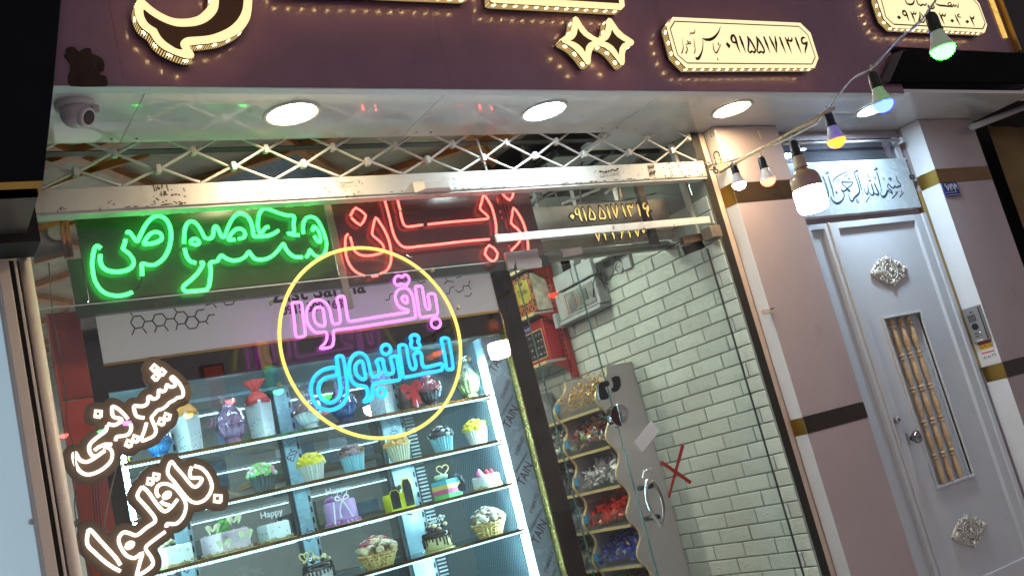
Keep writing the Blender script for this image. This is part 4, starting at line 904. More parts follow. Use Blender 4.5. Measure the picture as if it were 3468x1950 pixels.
for k in range(2):
    MB().box(5.4555, 5.458, 3.438, 3.466, 1.532+k*.018, 1.542+k*.018).build('name_label', mat('label_dark', (.16, .13, .12), .4), ic)
    MB().ball((5.457, 3.428, 1.537+k*.018), .0055, 10, 6).build('button', m_chrome, ic, smooth=True)
MB().box(5.4552, 5.458, 3.428, 3.466, 1.509, 1.518).build('name_card', mat('card_white', (.6, .6, .6), .5), ic)
st_ = thing('sticker', 'torn yellow, red and white phone sticker under the intercom', 'sticker', (5.479, 3.44, 1.43))
MB().box(5.4786, 5.480, 3.392, 3.486, 1.374, 1.500).build('paper', mat('sticker_white', (.66, .64, .62), .6), st_)
MB().box(5.4780, 5.4785, 3.396, 3.480, 1.484, 1.499).build('red_band', mat('sticker_red', (.35, .04, .04), .6), st_)
MB().box(5.4780, 5.4785, 3.396, 3.478, 1.456, 1.483).build('yellow_band', mat('sticker_yellow', (.72, .48, .05), .6), st_)
MB().box(5.4780, 5.4785, 3.396, 3.478, 1.432, 1.442).build('pink_band', mat('sticker_pink', (.5, .12, .2), .6), st_)
mb = MB(); digits(mb, '909020', (5.4777, 3.474, 1.460), .019, (0, -1, 0), (0, 0, 1), (-1, 0, 0)); digits(mb, '808029', (5.4777, 3.474, 1.402), .019, (0, -1, 0), (0, 0, 1), (-1, 0, 0)); mb.build('print', m_blackink, st_, norm=False)
# ================================================================== door recess: transom, calligraphy panel, door
tr = thing('transom_window', 'narrow transom window with a white rail above the calligraphy panel', 'transom window', (4.9, 3.5, 2.72))
m_fr = m_door
MB().box(4.30, 5.47, 3.53, 3.56, 2.805, 2.853).build('top_frame', mat('mauve_frame', (.30, .24, .26), .5), tr)
MB().box(4.30, 5.47, 3.522, 3.552, 2.657, 2.669).build('bottom_frame', m_fr, tr, bevel=.001)
MB().box(5.395, 5.44, 3.52, 3.56, 2.669, 2.805).build('side_frame', m_fr, tr, bevel=.001)
MB().box(4.30, 4.40, 3.52, 3.56, 2.669, 2.805).build('side_frame', m_black, tr)
MB().box(4.40, 5.395, 3.534, 3.540, 2.669, 2.805).build('pane', clear('transom_pane', (.8, .8, .85), 1.2, .12, (.3, .32, .36)), tr)
MB().box(4.40, 5.395, 3.60, 3.61, 2.66, 2.81).build('louvre_back', mat('louvre', (.10, .09, .10), .5), tr)
for k in range(7): MB().box(4.46, 5.38, 3.575, 3.60, 2.676+k*.012, 2.679+k*.012).build('louvre_blade', mat('louvre_blade', (.22, .20, .22), .4), tr)
sk = smooth_path([(4.45, 3.57, 2.672), (4.47, 3.57, 2.73), (4.56, 3.57, 2.745), (4.62, 3.57, 2.70), (4.63, 3.57, 2.672)], True, 3)
MB().prism(sk, (0, .004, 0)).build('crumpled_film', mat('film_grey', (.30, .34, .36), .2, var=.5, vscale=30, bump=.9, bscale=30), tr)
MB().tube([(4.36, 3.475, 2.765), (5.40, 3.475, 2.765)], .0085, 8).build('rail', mat('white_rail', (.58, .58, .62), .3), tr, smooth=True)
MB().box(5.385, 5.41, 3.46, 3.53, 2.745, 2.78).build('rail_bracket', m_fr, tr, bevel=.003)
cp = thing('calligraphy_panel', 'pale metal panel with engraved dark calligraphy above the door', 'panel', (4.9, 3.50, 2.5))
MB().box(4.296, 5.420, 3.500, 3.52, 2.349, 2.655).build('panel', mat('pale_blue_panel', (.40, .45, .48), .22, var=.03, rvar=.1), cp, bevel=.002)
MB().box(5.40, 5.44, 3.49, 3.50, 2.525, 2.55).build('clip', m_darkplastic, cp)
Wc = win(2740, 540, .13975); Yc = 3.4992
S = [([(2105, 395), (2120, 470), (2165, 550), (2215, 610), (2200, 665), (2170, 640), (2140, 680), (2100, 670), (2080, 640), (2060, 680), (2010, 690), (1960, 640), (1915, 600), (1895, 680)], (14, 26, 30, 26, 30, 22, 34, 30, 22, 34, 36, 32, 26, 16)),
     ([(1895, 680), (1940, 720), (1990, 760), (2010, 820), (1965, 800), (1900, 760), (1870, 850), (1800, 915), (1750, 870), (1720, 800), (1715, 730)], (16, 30, 40, 30, 26, 40, 44, 46, 30, 18, 8)),
     ([(1920, 490), (1960, 455), (1990, 480), (1960, 525)], (26, 28, 30, 20)), ([(1762, 440), (1790, 470), (1815, 515)], (18, 18, 8)), ([(1820, 430), (1815, 470), (1812, 510)], (14, 16, 8)),
     ([(1630, 300), (1665, 400), (1710, 580), (1770, 825)], (34, 36, 30, 12)), ([(1560, 265), (1610, 250), (1650, 215)], (20, 34, 60)), ([(1545, 430), (1580, 450), (1610, 490)], (18, 18, 8)), ([(1612, 405), (1610, 450), (1606, 485)], (14, 14, 8)),
     ([(1580, 580), (1620, 680), (1670, 780), (1680, 840), (1640, 855), (1590, 830), (1545, 800), (1560, 850), (1520, 865), (1470, 830), (1450, 780)], (30, 40, 40, 44, 44, 34, 26, 40, 42, 30, 16)),
     ([(1505, 590), (1530, 690), (1565, 800)], (24, 36, 26)), ([(1415, 630), (1430, 740), (1410, 850), (1360, 800), (1325, 690)], (16, 30, 34, 24, 10)), ([(1400, 350), (1440, 400), (1440, 450)], (14, 22, 12)), ([(1425, 490), (1450, 535), (1470, 500), (1480, 545), (1500, 505)], (14, 20, 14, 20, 12)),
     ([(1470, 900), (1420, 970), (1375, 1045)], (16, 22, 18)), ([(1090, 310), (1120, 420), (1170, 560), (1215, 720), (1210, 820), (1150, 880), (1090, 940), (1050, 1015), (1000, 985), (965, 910), (960, 830)], (26, 32, 32, 34, 40, 50, 40, 42, 30, 18, 8)),
     ([(1155, 350), (1185, 440), (1240, 620), (1310, 875)], (26, 34, 30, 10)), ([(1085, 300), (1130, 295), (1175, 265)], (18, 30, 58)), ([(1130, 955), (1165, 975), (1150, 1030), (1190, 1050), (1220, 990)], (12, 22, 18, 24, 10)),
     ([(925, 440), (950, 490), (970, 450), (985, 495), (1000, 440)], (14, 18, 14, 18, 12)), ([(835, 430), (900, 390), (975, 345)], (14, 18, 14)), ([(1020, 270), (900, 310), (760, 370), (640, 450), (575, 530), (605, 575)], (10, 18, 22, 24, 22, 14)), ([(655, 500), (685, 530), (712, 558)], (18, 18, 8)), ([(712, 470), (712, 520), (712, 555)], (14, 14, 8)),
     ([(1065, 555), (930, 555), (800, 555), (800, 600), (880, 670), (950, 730), (990, 770), (940, 760), (930, 700), (1020, 630), (1065, 560)], (20, 28, 34, 26, 26, 34, 40, 26, 26, 26, 16)), ([(930, 700), (870, 760), (800, 770), (780, 720), (830, 800), (850, 880), (820, 970), (750, 1040), (670, 1065), (590, 1020), (540, 950), (520, 870)], (26, 40, 34, 14, 26, 22, 30, 44, 52, 44, 26, 8)),
     ([(640, 800), (682, 805)], (46, 46)), ([(455, 395), (490, 500), (550, 680), (610, 935)], (26, 34, 36, 12)), ([(375, 345), (420, 340), (470, 315)], (20, 30, 60)), ([(335, 410), (370, 500), (420, 640), (465, 800), (460, 900), (400, 960), (340, 985)], (24, 32, 32, 34, 36, 36, 20)),
     ([(2150, 780), (2120, 830), (2080, 870), (2005, 950)], (14, 22, 22, 18)), ([(2155, 780), (2130, 800), (2110, 780), (2090, 820)], (10, 12, 10, 10)), ([(2295, 800), (2250, 850), (2190, 920)], (16, 20, 18)), ([(2230, 750), (2245, 780), (2220, 800)], (10, 14, 10)),
     ([(115, 1180), (125, 1210), (120, 1245)], (10, 14, 8)), ([(245, 1110), (280, 1115), (310, 1090)], (12, 18, 10))]
SM = [q for q in S if len(q[0]) > 4]; SK = [q for q in S if len(q[0]) <= 4]
for q in SM: brush(cp, Wc, .13975, Yc, [q], mat('engraved_ink', (.02, .045, .06), .5), 'engraved_letter', .0012)
for q in SK: brush(cp, Wc, .13975, Yc, [q], mat('engraved_ink', (.02, .045, .06), .5), 'engraved_mark', .0012)
dl = thing('door_lintel', 'mauve lintel strip, shade put into its colour, between the calligraphy panel and the door', 'lintel', (4.9, 3.55, 2.33))
MB().box(4.296, 5.44, 3.535, 3.58, 2.313, 2.349).build('lintel', mat('shaded_mauve_lintel', (.34, .27, .29), .45, var=.05), dl)  # darker mauve carries the shadow under the calligraphy panel
dg_ = thing('steel_door', 'pale grey steel double door with ornaments and wooden balusters', 'door', (4.85, 3.51, 0))
YD = 3.51
def frame4(t, x0, x1, z0, z1, wl, wr, wb, wt, y0, y1, M, name='door_frame'):
    MB().box(x0, x0+wl, y0, y1, z0, z1).build(name, M, t, bevel=.002)
    MB().box(x1-wr, x1, y0, y1, z0, z1).build(name, M, t, bevel=.002)
    MB().box(x0+wl+.0003, x1-wr-.0003, y0+.0004, y1, z1-wt, z1).build(name, M, t, bevel=.002)
    MB().box(x0+wl+.0003, x1-wr-.0003, y0+.0004, y1, z0, z0+wb).build(name, M, t, bevel=.002)
# outer frame
MB().box(4.296, 4.335, YD+.004, YD+.06, .02, 2.3125).build('outer_frame', m_door, dg_, bevel=.002)
MB().box(5.405, 5.442, YD-.012, YD+.06, .02, 2.3125).build('outer_frame', m_door, dg_, bevel=.003)
# narrow leaf and main leaf, each a frame round a sunk panel
frame4(dg_, 4.337, 4.551, .03, 2.311, .075, .028, .2, .03, YD, YD+.04, m_door, 'narrow_leaf_rail')
MB().box(4.411, 4.524, YD+.028, YD+.04, .23, 2.282).build('narrow_leaf_panel', m_door, dg_)
MB().box(4.5545, 4.5665, YD-.010, YD+.03, .03, 2.311).build('cover_strip', m_door, dg_, bevel=.003)
frame4(dg_, 4.568, 5.403, .03, 2.311, .068, .068, .285, .036, YD, YD+.045, m_door, 'leaf_rail')
yp = YD+.022
xa, xb, za, zb2 = 4.636, 5.335, .315, 2.275; ha, hb2, hc, hd_ = 4.782, 5.112, .818, 1.742
for k, (x0, x1, z0, z1) in enumerate(((xa, xb, hd_, zb2), (xa, xb, za, hc), (xa, ha, hc, hd_), (hb2, xb, hc, hd_))):
    MB().box(x0, x1, yp, yp+.010, z0, z1).build('leaf_panel', m_door, dg_)
MB().box(ha, hb2, yp+.035, yp+.04, hc, hd_).build('recess_back', m_door, dg_)
for (x0, x1, z0, z1) in ((ha-.012, ha, hc-.012, hd_+.012), (hb2, hb2+.012, hc-.012, hd_+.012), (ha, hb2, hd_, hd_+.012), (ha, hb2, hc-.012, hc)):
    MB().box(x0, x1, yp-.014, yp+.0345, z0, z1).build('recess_frame', m_door, dg_, bevel=.002)
# wooden balusters
m_bal = mat('varnished_wood', (.56, .40, .23), .3, var=.25, vscale=30, rvar=.1)
def baluster(x):
    pr = [(.011, 0)]
    seg = (hd_-hc)/5; z = 0
    for k in range(5):
        pr += [(.009, z+.004), (.0125, z+seg*.12), (.0135, z+seg*.30), (.0115, z+seg*.50), (.0075, z+seg*.66), (.0055, z+seg*.705), (.0145, z+seg*.73), (.0145, z+seg*.765), (.0055, z+seg*.79), (.0055, z+seg*.81), (.0145, z+seg*.83), (.0145, z+seg*.87), (.0055, z+seg*.895), (.006, z+seg*.93), (.010, z+seg*.985)]; z += seg
    pr += [(.009, hd_-hc)]
    MB().lathe([(r*1.22, z) for r, z in pr], (x, yp+.014, hc), 16).build('baluster', m_bal, dg_, smooth=True)
for x in (4.868, 4.947, 5.026): baluster(x)
# cast ornaments
m_orn = mat('cast_ornament', (.60, .57, .52), .45, var=.12, vscale=40)
def ornament(cx, cz, W_, H_, seed):
    mb = MB(); y = yp-.010
    def Q(u, v, d=0): return Vector((cx+u*W_/2, y-d, cz+v*H_/2))
    def curl(u, v, r, a0, turns, s, th=.0042):
        pts = []
        for i in range(16):
            t = i/15; rr = r*(1-.78*t); a_ = a0+s*turns*2*PI*t
            pts.append(Vector((cx+u*W_/2+rr*math.cos(a_), y-.004*t, cz+v*H_/2+rr*math.sin(a_))))
        mb.tube(pts, th, 6, rs=[th*(1.1-.4*i/15) for i in range(16)]); mb.ball(pts[-1]+Vector((0, -.003, 0)), th*1.5, 8, 5)
    # central oval with ribs
    mb.tube([Q(.36*math.cos(a_), .58*math.sin(a_), .006) for a_ in [2*PI*i/24 for i in range(24)]], .0045, 6, True)
    mb.tube([Q(.25*math.cos(a_), .42*math.sin(a_), .009) for a_ in [2*PI*i/20 for i in range(20)]], .0028, 6, True)
    for i in range(14):
        a_ = 2*PI*i/14; mb.tube([Q(.14*math.cos(a_), .22*math.sin(a_), .010), Q(.27*math.cos(a_), .44*math.sin(a_), .008), Q(.34*math.cos(a_), .54*math.sin(a_), .002)], .0030, 5)
    mb.ball(Q(0, 0, .012), .015, 12, 8, (.75, .7, 1.1))
    for su in (-1, 1):
        for sv in (-1, 1):
            curl(su*.46, sv*.34, .020, 0 if su > 0 else PI, .85, su*sv); curl(su*.30, sv*.62, .017, PI/2, .8, -su*sv); curl(su*.66, sv*.16, .016, PI, .8, su*sv)
            curl(su*.14, sv*.74, .013, 0, .8, su*sv, .0035); curl(su*.58, sv*.46, .012, PI/2, .7, su, .0032)
            for _ in range(3):
                mb.ball(Q(su*rnd.uniform(.4, .75), sv*rnd.uniform(.1, .4), .006), rnd.uniform(.005, .008), 8, 5)
        for i in range(3): mb.ball(Q(su*(.72+.09*i), 0, .008-.002*i), .014-.0025*i, 10, 6, (1, .7, 1.2-.1*i))
        curl(su*.86, .10, .012, 0, .8, su, .0034); curl(su*.86, -.10, .012, 0, .8, -su, .0034)
    for sv in (-1, 1):
        for i in range(3): mb.ball(Q(0, sv*(.72+.11*i), .008-.002*i), .013-.0025*i, 10, 6, (1.2-.1*i, .7, 1))
    mb.prism([Q(.94*(abs(math.cos(a_))**1.5)*(1 if math.cos(a_) > 0 else -1), .9*(abs(math.sin(a_))**1.5)*(1 if math.sin(a_) > 0 else -1)) for a_ in [2*PI*i/32 for i in range(32)]], (0, .006, 0))
    mb.build('ornament', m_orn, dg_, smooth=True)
ornament(4.962, 2.003, .345, .185, 1); ornament(4.917, .552, .335, .18, 2)
# knob and cylinder
kx, kz = 4.655, 1.098
MB().lathe([(.030, 0), (.031, .010), (.022, .018), (.013, .024), (.012, .034), (.024, .042), (.033, .056), (.034, .068), (.028, .080), (.014, .086)], (kx, yp, kz), 24, Vector((.25, -1, 0))).build('knob', mat('dark_chrome', (.30, .29, .30), .06, metal=1), dg_, smooth=True)
MB().lathe([(.016, 0), (.016, .022), (.013, .026)], (4.592, YD, 1.206), 18, (0, -1, 0)).build('lock_cylinder', m_steel, dg_, smooth=False)
MB().lathe([(.006, .0262), (.006, .0268)], (4.592, YD, 1.206), 10, (0, -1, 0)).build('keyhole', m_darkplastic, dg_)
# ================================================================== far right: dark gap, tarpaulin, bullet camera, lamp tube
gp = MB().box(6.037, 9.5, 3.62, 3.8, 0, 4.3).build('dark_wall', mat('dark_brown_wall', (.030, .020, .018), .8, var=.3, vscale=4)); tag(gp, 'dark unlit wall in the gap right of the pillar', 'wall')
tc = MB(); nu, nv = 26, 20; vs = []; fs = []
xl = lambda v: 6.30-.10*v+.03*math.sin(7*v)
for j in range(nv+1):
    v = j/nv; z = 2.86-2.6*v
    for i in range(nu+1):
        u = i/nu; x = xl(v)+u*.9
        yy = 3.44+.028*math.sin(9*u+2.5*v+1.2*math.sin(4*v))+.018*math.sin(19*u-3*v)-.03*v
        vs.append((x, yy, z-.05*math.sin(3.5*u)))
for j in range(nv):
    for i in range(nu): fs.append((j*(nu+1)+i, j*(nu+1)+i+1, (j+1)*(nu+1)+i+1, (j+1)*(nu+1)+i))
tc.add(vs, fs); o = tc.build('tarpaulin', mat('tan_tarpaulin', (.23, .15, .055), .65, var=.2, vscale=4, bump=.3, bscale=20), smooth=True)
so_ = o.modifiers.new('solid', 'SOLIDIFY'); so_.thickness = .004
tag(o, 'tan tarpaulin curtain hanging in folds at the right edge', 'tarpaulin')
tl = MB().tube([P(3290, 432, 3.30), P(3500, 352, 3.30)], .020, 10).build('lamp_tube', mat('grey_tube', (.42, .41, .42), .4), smooth=True); tag(tl, 'unlit pale tube lamp slanting across the right edge', 'lamp')
bc = thing('bullet_camera', 'small white bullet security camera at the right edge', 'security camera', P(3440, 330, 3.2))
q = P(3440, 318, 3.2); ax = Vector((.05, -.75, -.45)).normalized()
MB().lathe([(.030, -.06), (.036, -.05), (.038, .03), (.040, .034), (.040, .05), (.030, .052)], q, 20, ax).build('barrel', m_cam, bc, smooth=False)
MB().lathe([(.022, .0525), (.018, .056), (.006, .057)], q, 20, ax).build('lens', mat('lens_glass', (.05, .045, .04), .08), bc)
MB().tube([q-ax*.05, q-ax*.09+Vector((0, .05, .05)), q+Vector((0, .15, .08))], .018, 10).build('mount', m_cam, bc, smooth=True)
# ================================================================== string of coloured bulbs on a slanting stick
S0 = Vector((3.507, 3.097, 0)); SD = Vector((-.2, -.33, 0))
def at_string(x, y):
    """point of the vertical plane of the bulb string seen at photo pixel x, y"""
    r = ray(x, y); det = r.x*(-SD.y)-(-SD.x)*r.y
    t = (S0.x*(-SD.y)-(-SD.x)*S0.y)/det
    return Vector((r.x*t, r.y*t, CAMZ+r.z*t))
def bulb(label, top, R_, color, s, M=None, group='coloured bulbs on the string'):
    """top: cable point where the socket hangs; small bulb with dome of radius R_"""
    t = thing('light_bulb', label, 'light bulb', top, group)
    k = R_/.030
    MB().lathe([(.004, .0), (.0125, -.006), (.0155, -.014), (.0165, -.022), (.0165, -.048), (.0185, -.050), (.0185, -.056)], top, 18).build('socket', m_darkplastic, t, smooth=True)
    z0 = -.056
    MB().lathe([(.0155*k, z0), (.0165*k, z0-.008*k), (.020*k, z0-.020*k), (.026*k, z0-.034*k), (.0295*k, z0-.042*k), (.0298*k, z0-.046*k)], top, 24, caps=False).build('bulb_body', m_bulbwhite, t, smooth=True)
    zc = z0-.046*k; pr = [(.0290*k, zc)]
    pr += [(.0290*k*math.cos(a_), zc-.025*k*math.sin(a_)) for a_ in [PI/2*i/7 for i in range(1, 7)]]+[(.001, zc-.025*k)]
    MB().lathe(pr, top, 24, caps=False).build('bulb_dome', M or glow('bulb_'+label.split()[0], color, s), t, smooth=True)
    MB().tube([top+Vector((0, 0, -.002)), top+Vector((.004, 0, .012)), top+Vector((.012, .004, .022))], .0028, 6).build('drop_wire', m_wire, t, smooth=True)
    return t
m_wire = mat('pale_cable', (.58, .53, .50), .45, var=.2, vscale=30)
B = {}
B[1] = bulb('white small bulb, lowest on the string, next to the yellow tape', at_string(2481, 550), .0325, (1, .82, .62), 110)
B[2] = bulb('orange-red small bulb second from the bottom of the string', at_string(2576, 530), .0325, (1, .10, .055), 9)
tb = at_string(2683, 475)
t = thing('light_bulb', 'large white cylinder-headed bulb on the string in front of the calligraphy', 'light bulb', tb, 'coloured bulbs on the string')
MB().lathe([(.004, 0), (.014, -.005), (.018, -.014), (.019, -.022), (.019, -.056), (.021, -.058), (.021, -.066)], tb, 20).build('socket', m_darkplastic, t, smooth=True)
MB().lathe([(.0195, -.066), (.021, -.070), (.0245, -.106), (.0265, -.108), (.0265, -.114), (.020, -.116)], tb, 24, caps=False).build('adapter', mat('adapter_cream', (.55, .45, .34), .4), t, smooth=False)
MB().lathe([(.021, -.115), (.023, -.122), (.034, -.131), (.047, -.140), (.0545, -.153), (.0565, -.170), (.0575, -.194), (.0575, -.198)], tb, 32, caps=False).build('bulb_body', mat('bulb_gold_body', (.42, .29, .18), .3), t, smooth=True)
MB().lathe([(.0570, -.198), (.0575, -.205), (.0572, -.265), (.0545, -.277), (.047, -.285), (.030, -.288), (.001, -.2885)], tb, 32, caps=False).build('bulb_head', glow('bulb_big_white', (1, .86, .72), 62), t, smooth=True)
MB().tube([tb, tb+Vector((.004, 0, .012)), tb+Vector((.012, .004, .025))], .0028, 6).build('drop_wire', m_wire, t, smooth=True)
B[4] = bulb('yellow small bulb hanging in front of the transom window', at_string(2800, 378), .0325, (1, .15, .012), 7.5)
B[5] = bulb('blue small bulb glowing against the soffit', at_string(2952, 242), .0325, (.0026, .0046, 1), 200)
B[6] = bulb('green small bulb nearest the camera, in front of the second plate', at_string(3148, 42), .0325, (.0075, 1, .0085), 110)
# bulbs of the same string beyond the picture, towards the street; the window mirrors them
for (x_, y_, z_), c_, st, lab in (((2.30, 1.10, 2.40), (.1, 1, .35), 5, 'green bulb outside the picture, mirrored above the red-topped carton'), ((2.10, .77, 2.44), (1, .14, .14), 4, 'red bulb outside the picture, mirrored beside the purple lantern'),
                                  ((1.91, .46, 2.44), (1, .70, .06), 4, 'amber bulb outside the picture, mirrored on the orange-topped carton'), ((1.63, 0.0, 2.53), (.95, .28, 1), 4, 'pink bulb outside the picture, mirrored on the upper LED word'),
                                  ((1.51, -.20, 2.53), (.1, 1, .35), 4, 'second green bulb outside the picture, mirrored on the upper LED word'), ((1.32, -.51, 2.59), (1, .14, .12), 4, 'farthest red bulb outside the picture, mirrored by the left jamb')):
    bulb(lab, Vector((x_, y_, z_)), .0325, c_, st*5, glow('far_'+lab[:9], c_, st*5))
# cable: two twisted wires along the bulbs
cp_ = [at_string(*q) for q in ((2402, 560), (2440, 552), (2481, 545), (2576, 508), (2686, 462), (2760, 420), (2802, 372), (2880, 275), (2950, 232), (3050, 130), (3120, 70), (3170, 0), (3230, -80), (3330, -200))]
wr_ = thing('string_cable', 'twisted pale cable carrying the coloured bulbs', 'cable', cp_[4])
for ph in (0, PI):
    sp = smooth_path(cp_, False, 10); pts_ = []
    for i, p in enumerate(sp):
        a_ = i*.4+ph; pts_.append(p+Vector((0, .0022*math.cos(a_), .0026*math.sin(a_))))
    MB().tube(pts_, .0021, 6).build('wire', m_wire if ph else mat('cable_dark', (.22, .18, .18), .45), wr_, smooth=True)
stick = MB(); a, b_ = at_string(2445, 580), at_string(2833, 362)
stick.tube([a+Vector((0, .012, 0)), a+(b_-a)*.35+Vector((.002, .014, .001)), b_+Vector((0, .012, 0))], .0065, 6)
o = stick.build('wooden_stick', mat('weathered_cane', (.46, .33, .16), .55, var=.35, vscale=35, bump=.4), smooth=True); tag(o, 'thin weathered wooden stick the bulb cable is tied to', 'stick')

# lit signs of the far side of the street, behind the photographer; the shop glass mirrors them
def mirrored(px_, py_, D=16.0):
    q = P(px_, py_, D); return Vector((q.x, 2*GL-D, q.z))
for lab, px0, py0, px1, py1, c_, st in (('upright red tube sign across the street, seen only in the window reflection', 722, 1385, 752, 1235, (1, .06, .03), .45), ('warm lit window across the street, seen only in the window reflection', 640, 1390, 705, 1290, (1, .75, .5), .35),
        ('yellow strip sign across the street, seen only in the window reflection', 893, 1250, 906, 1150, (1, .8, .05), .9), ('green strip sign across the street, seen only in the window reflection', 915, 1330, 932, 1235, (.1, 1, .3), .6)):
    a, b_ = mirrored(px0, py0), mirrored(px1, py1)
    t = thing('street_sign', lab, 'street sign', a)
    x0, x1 = min(a.x, b_.x), max(a.x, b_.x); z0, z1 = min(a.z, b_.z), max(a.z, b_.z)
    MB().box(x0, x1, a.y-.08, a.y, z0, z1).build('lit_face', glow('street_'+lab.split()[0]+lab.split()[1], c_, st), t); MB().box(x0-.05, x1+.05, a.y-.2, a.y-.081, z0-.05, z1+.05).build('box', m_black, t)
# ================================================================== shop interior shell
m_ceil = mat('ceiling_tile', (.68, .72, .72), .5, var=.08, vscale=3, dirt=((.3, .3, .28), 3, .3))
m_marble = mat('brown_marble', (.48, .41, .30), .18, var=.4, vscale=2.5, rvar=.1)
m_orange = mat('orange_wood', (.62, .24, .07), .35, var=.25, vscale=12)
m_rail_dark = mat('ceiling_profile', (.06, .07, .07), .5, metal=.3)
sf = MB().box(.45, 3.74, 3.56, 8.0, -.02, .01).build('shop_floor', mat('floor_tile', (.6, .59, .57), .3, var=.1), kind='structure')
cl_ = thing('shop_ceiling', 'dim shop ceiling with marble panels, orange beams and pale tiles', 'ceiling', (2.0, 5.5, 3.02))
def clip_rect(poly, x0, x1, y0, y1):
    for ax, v, sg in ((0, x0, 1), (0, x1, -1), (1, y0, 1), (1, y1, -1)):
        out = []
        for p, q in zip(poly, poly[1:]+poly[:1]):
            dp, dq = (p[ax]-v)*sg, (q[ax]-v)*sg
            if dp >= 0: out.append(p)
            if (dp >= 0) != (dq >= 0): t_ = dp/(dp-dq); out.append((p[0]+(q[0]-p[0])*t_, p[1]+(q[1]-p[1])*t_))
        poly = out
        if len(poly) < 3: return []
    return poly
PT = .66
def diag(u, v): return (1.8+(u-v)*.7071, 5.8+(u+v)*.7071)
for i in range(-6, 6):
    for j in range(-6, 6):
        q = clip_rect([diag(i*PT+.02, j*PT+.02), diag(i*PT+PT-.02, j*PT+.02), diag(i*PT+PT-.02, j*PT+PT-.02), diag(i*PT+.02, j*PT+PT-.02)], .60, 3.0, 3.62, 7.9)
        if len(q) >= 3: MB().prism([Vector((x_, y_, 3.022)) for x_, y_ in q], (0, 0, .01)).build('panel', m_marble if (i*2+j*3) % 5 else mat('blue_ceiling_glass', (.14, .22, .32), .1, var=.3), cl_)
    for f in (0, 1):
        a4 = [(i*PT-.022, -5), (i*PT+.022, -5), (i*PT+.022, 5), (i*PT-.022, 5)]
        q = clip_rect([diag(*(p if f == 0 else p[::-1])) for p in a4], .60, 3.0, 3.62, 7.9)
        if len(q) >= 3: MB().prism([Vector((x_, y_, 2.99+.0015*f)) for x_, y_ in q], (0, 0, .03)).build('beam', m_orange, cl_)
for i in range(2):
    for j in range(7):
        x0 = 3.025+i*.35; y0 = 3.74+j*.60
        MB().box(x0+.004, x0+.345, y0+.004, y0+.595, 2.86+.02*(i), 2.88+.02*i).build('tile', m_ceil, cl_)
for x0 in (3.03, 3.37): MB().box(x0-.008, x0+.008, 3.70, 7.9, 2.845, 2.872).build('profile', m_rail_dark, cl_)
for j in range(7): MB().box(3.02, 3.72, 3.735+j*.60, 3.75+j*.60, 2.848, 2.875).build('profile', m_rail_dark, cl_)
MB().box(.5, 3.74, 3.7, 8.0, 3.06, 3.10).build('slab', mat('concrete_dark', (.12, .12, .12), .8), cl_)
bwall = MB().box(.45, 3.9, 7.95, 8.0, 0, 3.1).build('shop_back_wall', mat('back_wall', (.6, .62, .6), .7, var=.15, vscale=2)); tag(bwall, 'dim back wall of the shop behind the cabinet', 'wall')
lw = thing('left_brick_wall', 'grey brick inner wall at the far left of the shop', 'wall', (.6, 5, 0))
MB().box(.52, .56, 3.62, 8.0, 0, 3.05).build('backing', mat('mortar_grey', (.12, .13, .14), .8), lw)
m_lb = [mat('grey_brick_%d' % k, c_, .55, var=.12, bump=.2, bscale=30) for k, c_ in enumerate(((.24, .27, .30), (.16, .22, .28), (.28, .26, .26)))]
base_me = None
for r_ in range(14):
    z0 = 1.5+r_*.085
    for c_ in range(5):
        y0 = 3.64+c_*.235-(.117 if r_ % 2 else 0)
        y0c = max(y0, 3.625)
        MB().box(.56, .568+rnd.uniform(0, .004), y0c+.004, y0+.231, z0+.004, z0+.081).build('brick', m_lb[(r_*2+c_*3) % 3], lw, bevel=.002)
# interior furniture behind the green board at the far left: framed panels
wf = thing('wall_frame', 'orange wooden frame with grey panes hanging left of the green neon board', 'frame', (.72, 3.85, 2.4))
c5w = win(0, 450, .34938)
for a, b_ in (((280, 955), (600, 855)), ((600, 850), (660, 1205)), ((640, 830), (690, 1200)), ((330, 1245), (650, 1160)), ((640, 830), (735, 805)), ((430, 800), (620, 840)), ((400, 535), (1180, 240)), ((860, 375), (1450, 205))):
    q, r2 = P(*c5w(a), 3.85), P(*c5w(b_), 3.85); d = (r2-q).normalized(); n2 = Vector((0, 1, 0)).cross(d)*.009
    MB().prism([q+n2, r2+n2, r2-n2, q-n2], (0, .02, 0)).build('rail', m_orange, wf, bevel=.002)
MB().prism([P(*c5w(p), 3.865) for p in ((285, 965), (590, 870), (640, 1150), (330, 1240))], (0, .006, 0)).build('pane', mat('grey_pane', (.28, .25, .26), .2, var=.3, vscale=5), wf)
MB().lathe([(.035, 0), (.035, .005)], P(*c5w((560, 960)), 3.858), 20, (0, -1, 0)).build('round_label', mat('pale_label', (.5, .5, .52), .5, var=.3, vscale=40), wf)
rp = thing('red_panel', 'tall red glossy display panel at the left side of the cake cabinet', 'panel', (.74, 3.8, 1.0))
m_red = mat('glossy_red', (.78, .11, .09), .12, var=.1, vscale=3)
for k, (z0, z1) in enumerate(((0, .9), (.905, 1.55), (1.555, 2.02), (2.025, 2.34))):
    MB().box(.66, .765, 3.78, 3.80, z0, z1).build('red_sheet', m_red if k != 3 else mat('dull_red', (.42, .06, .05), .25), rp, bevel=.002)
MB().box(.655, .662, 3.775, 3.80, 0, 2.34).build('edge', mat('red_edge', (.6, .12, .08), .3), rp)
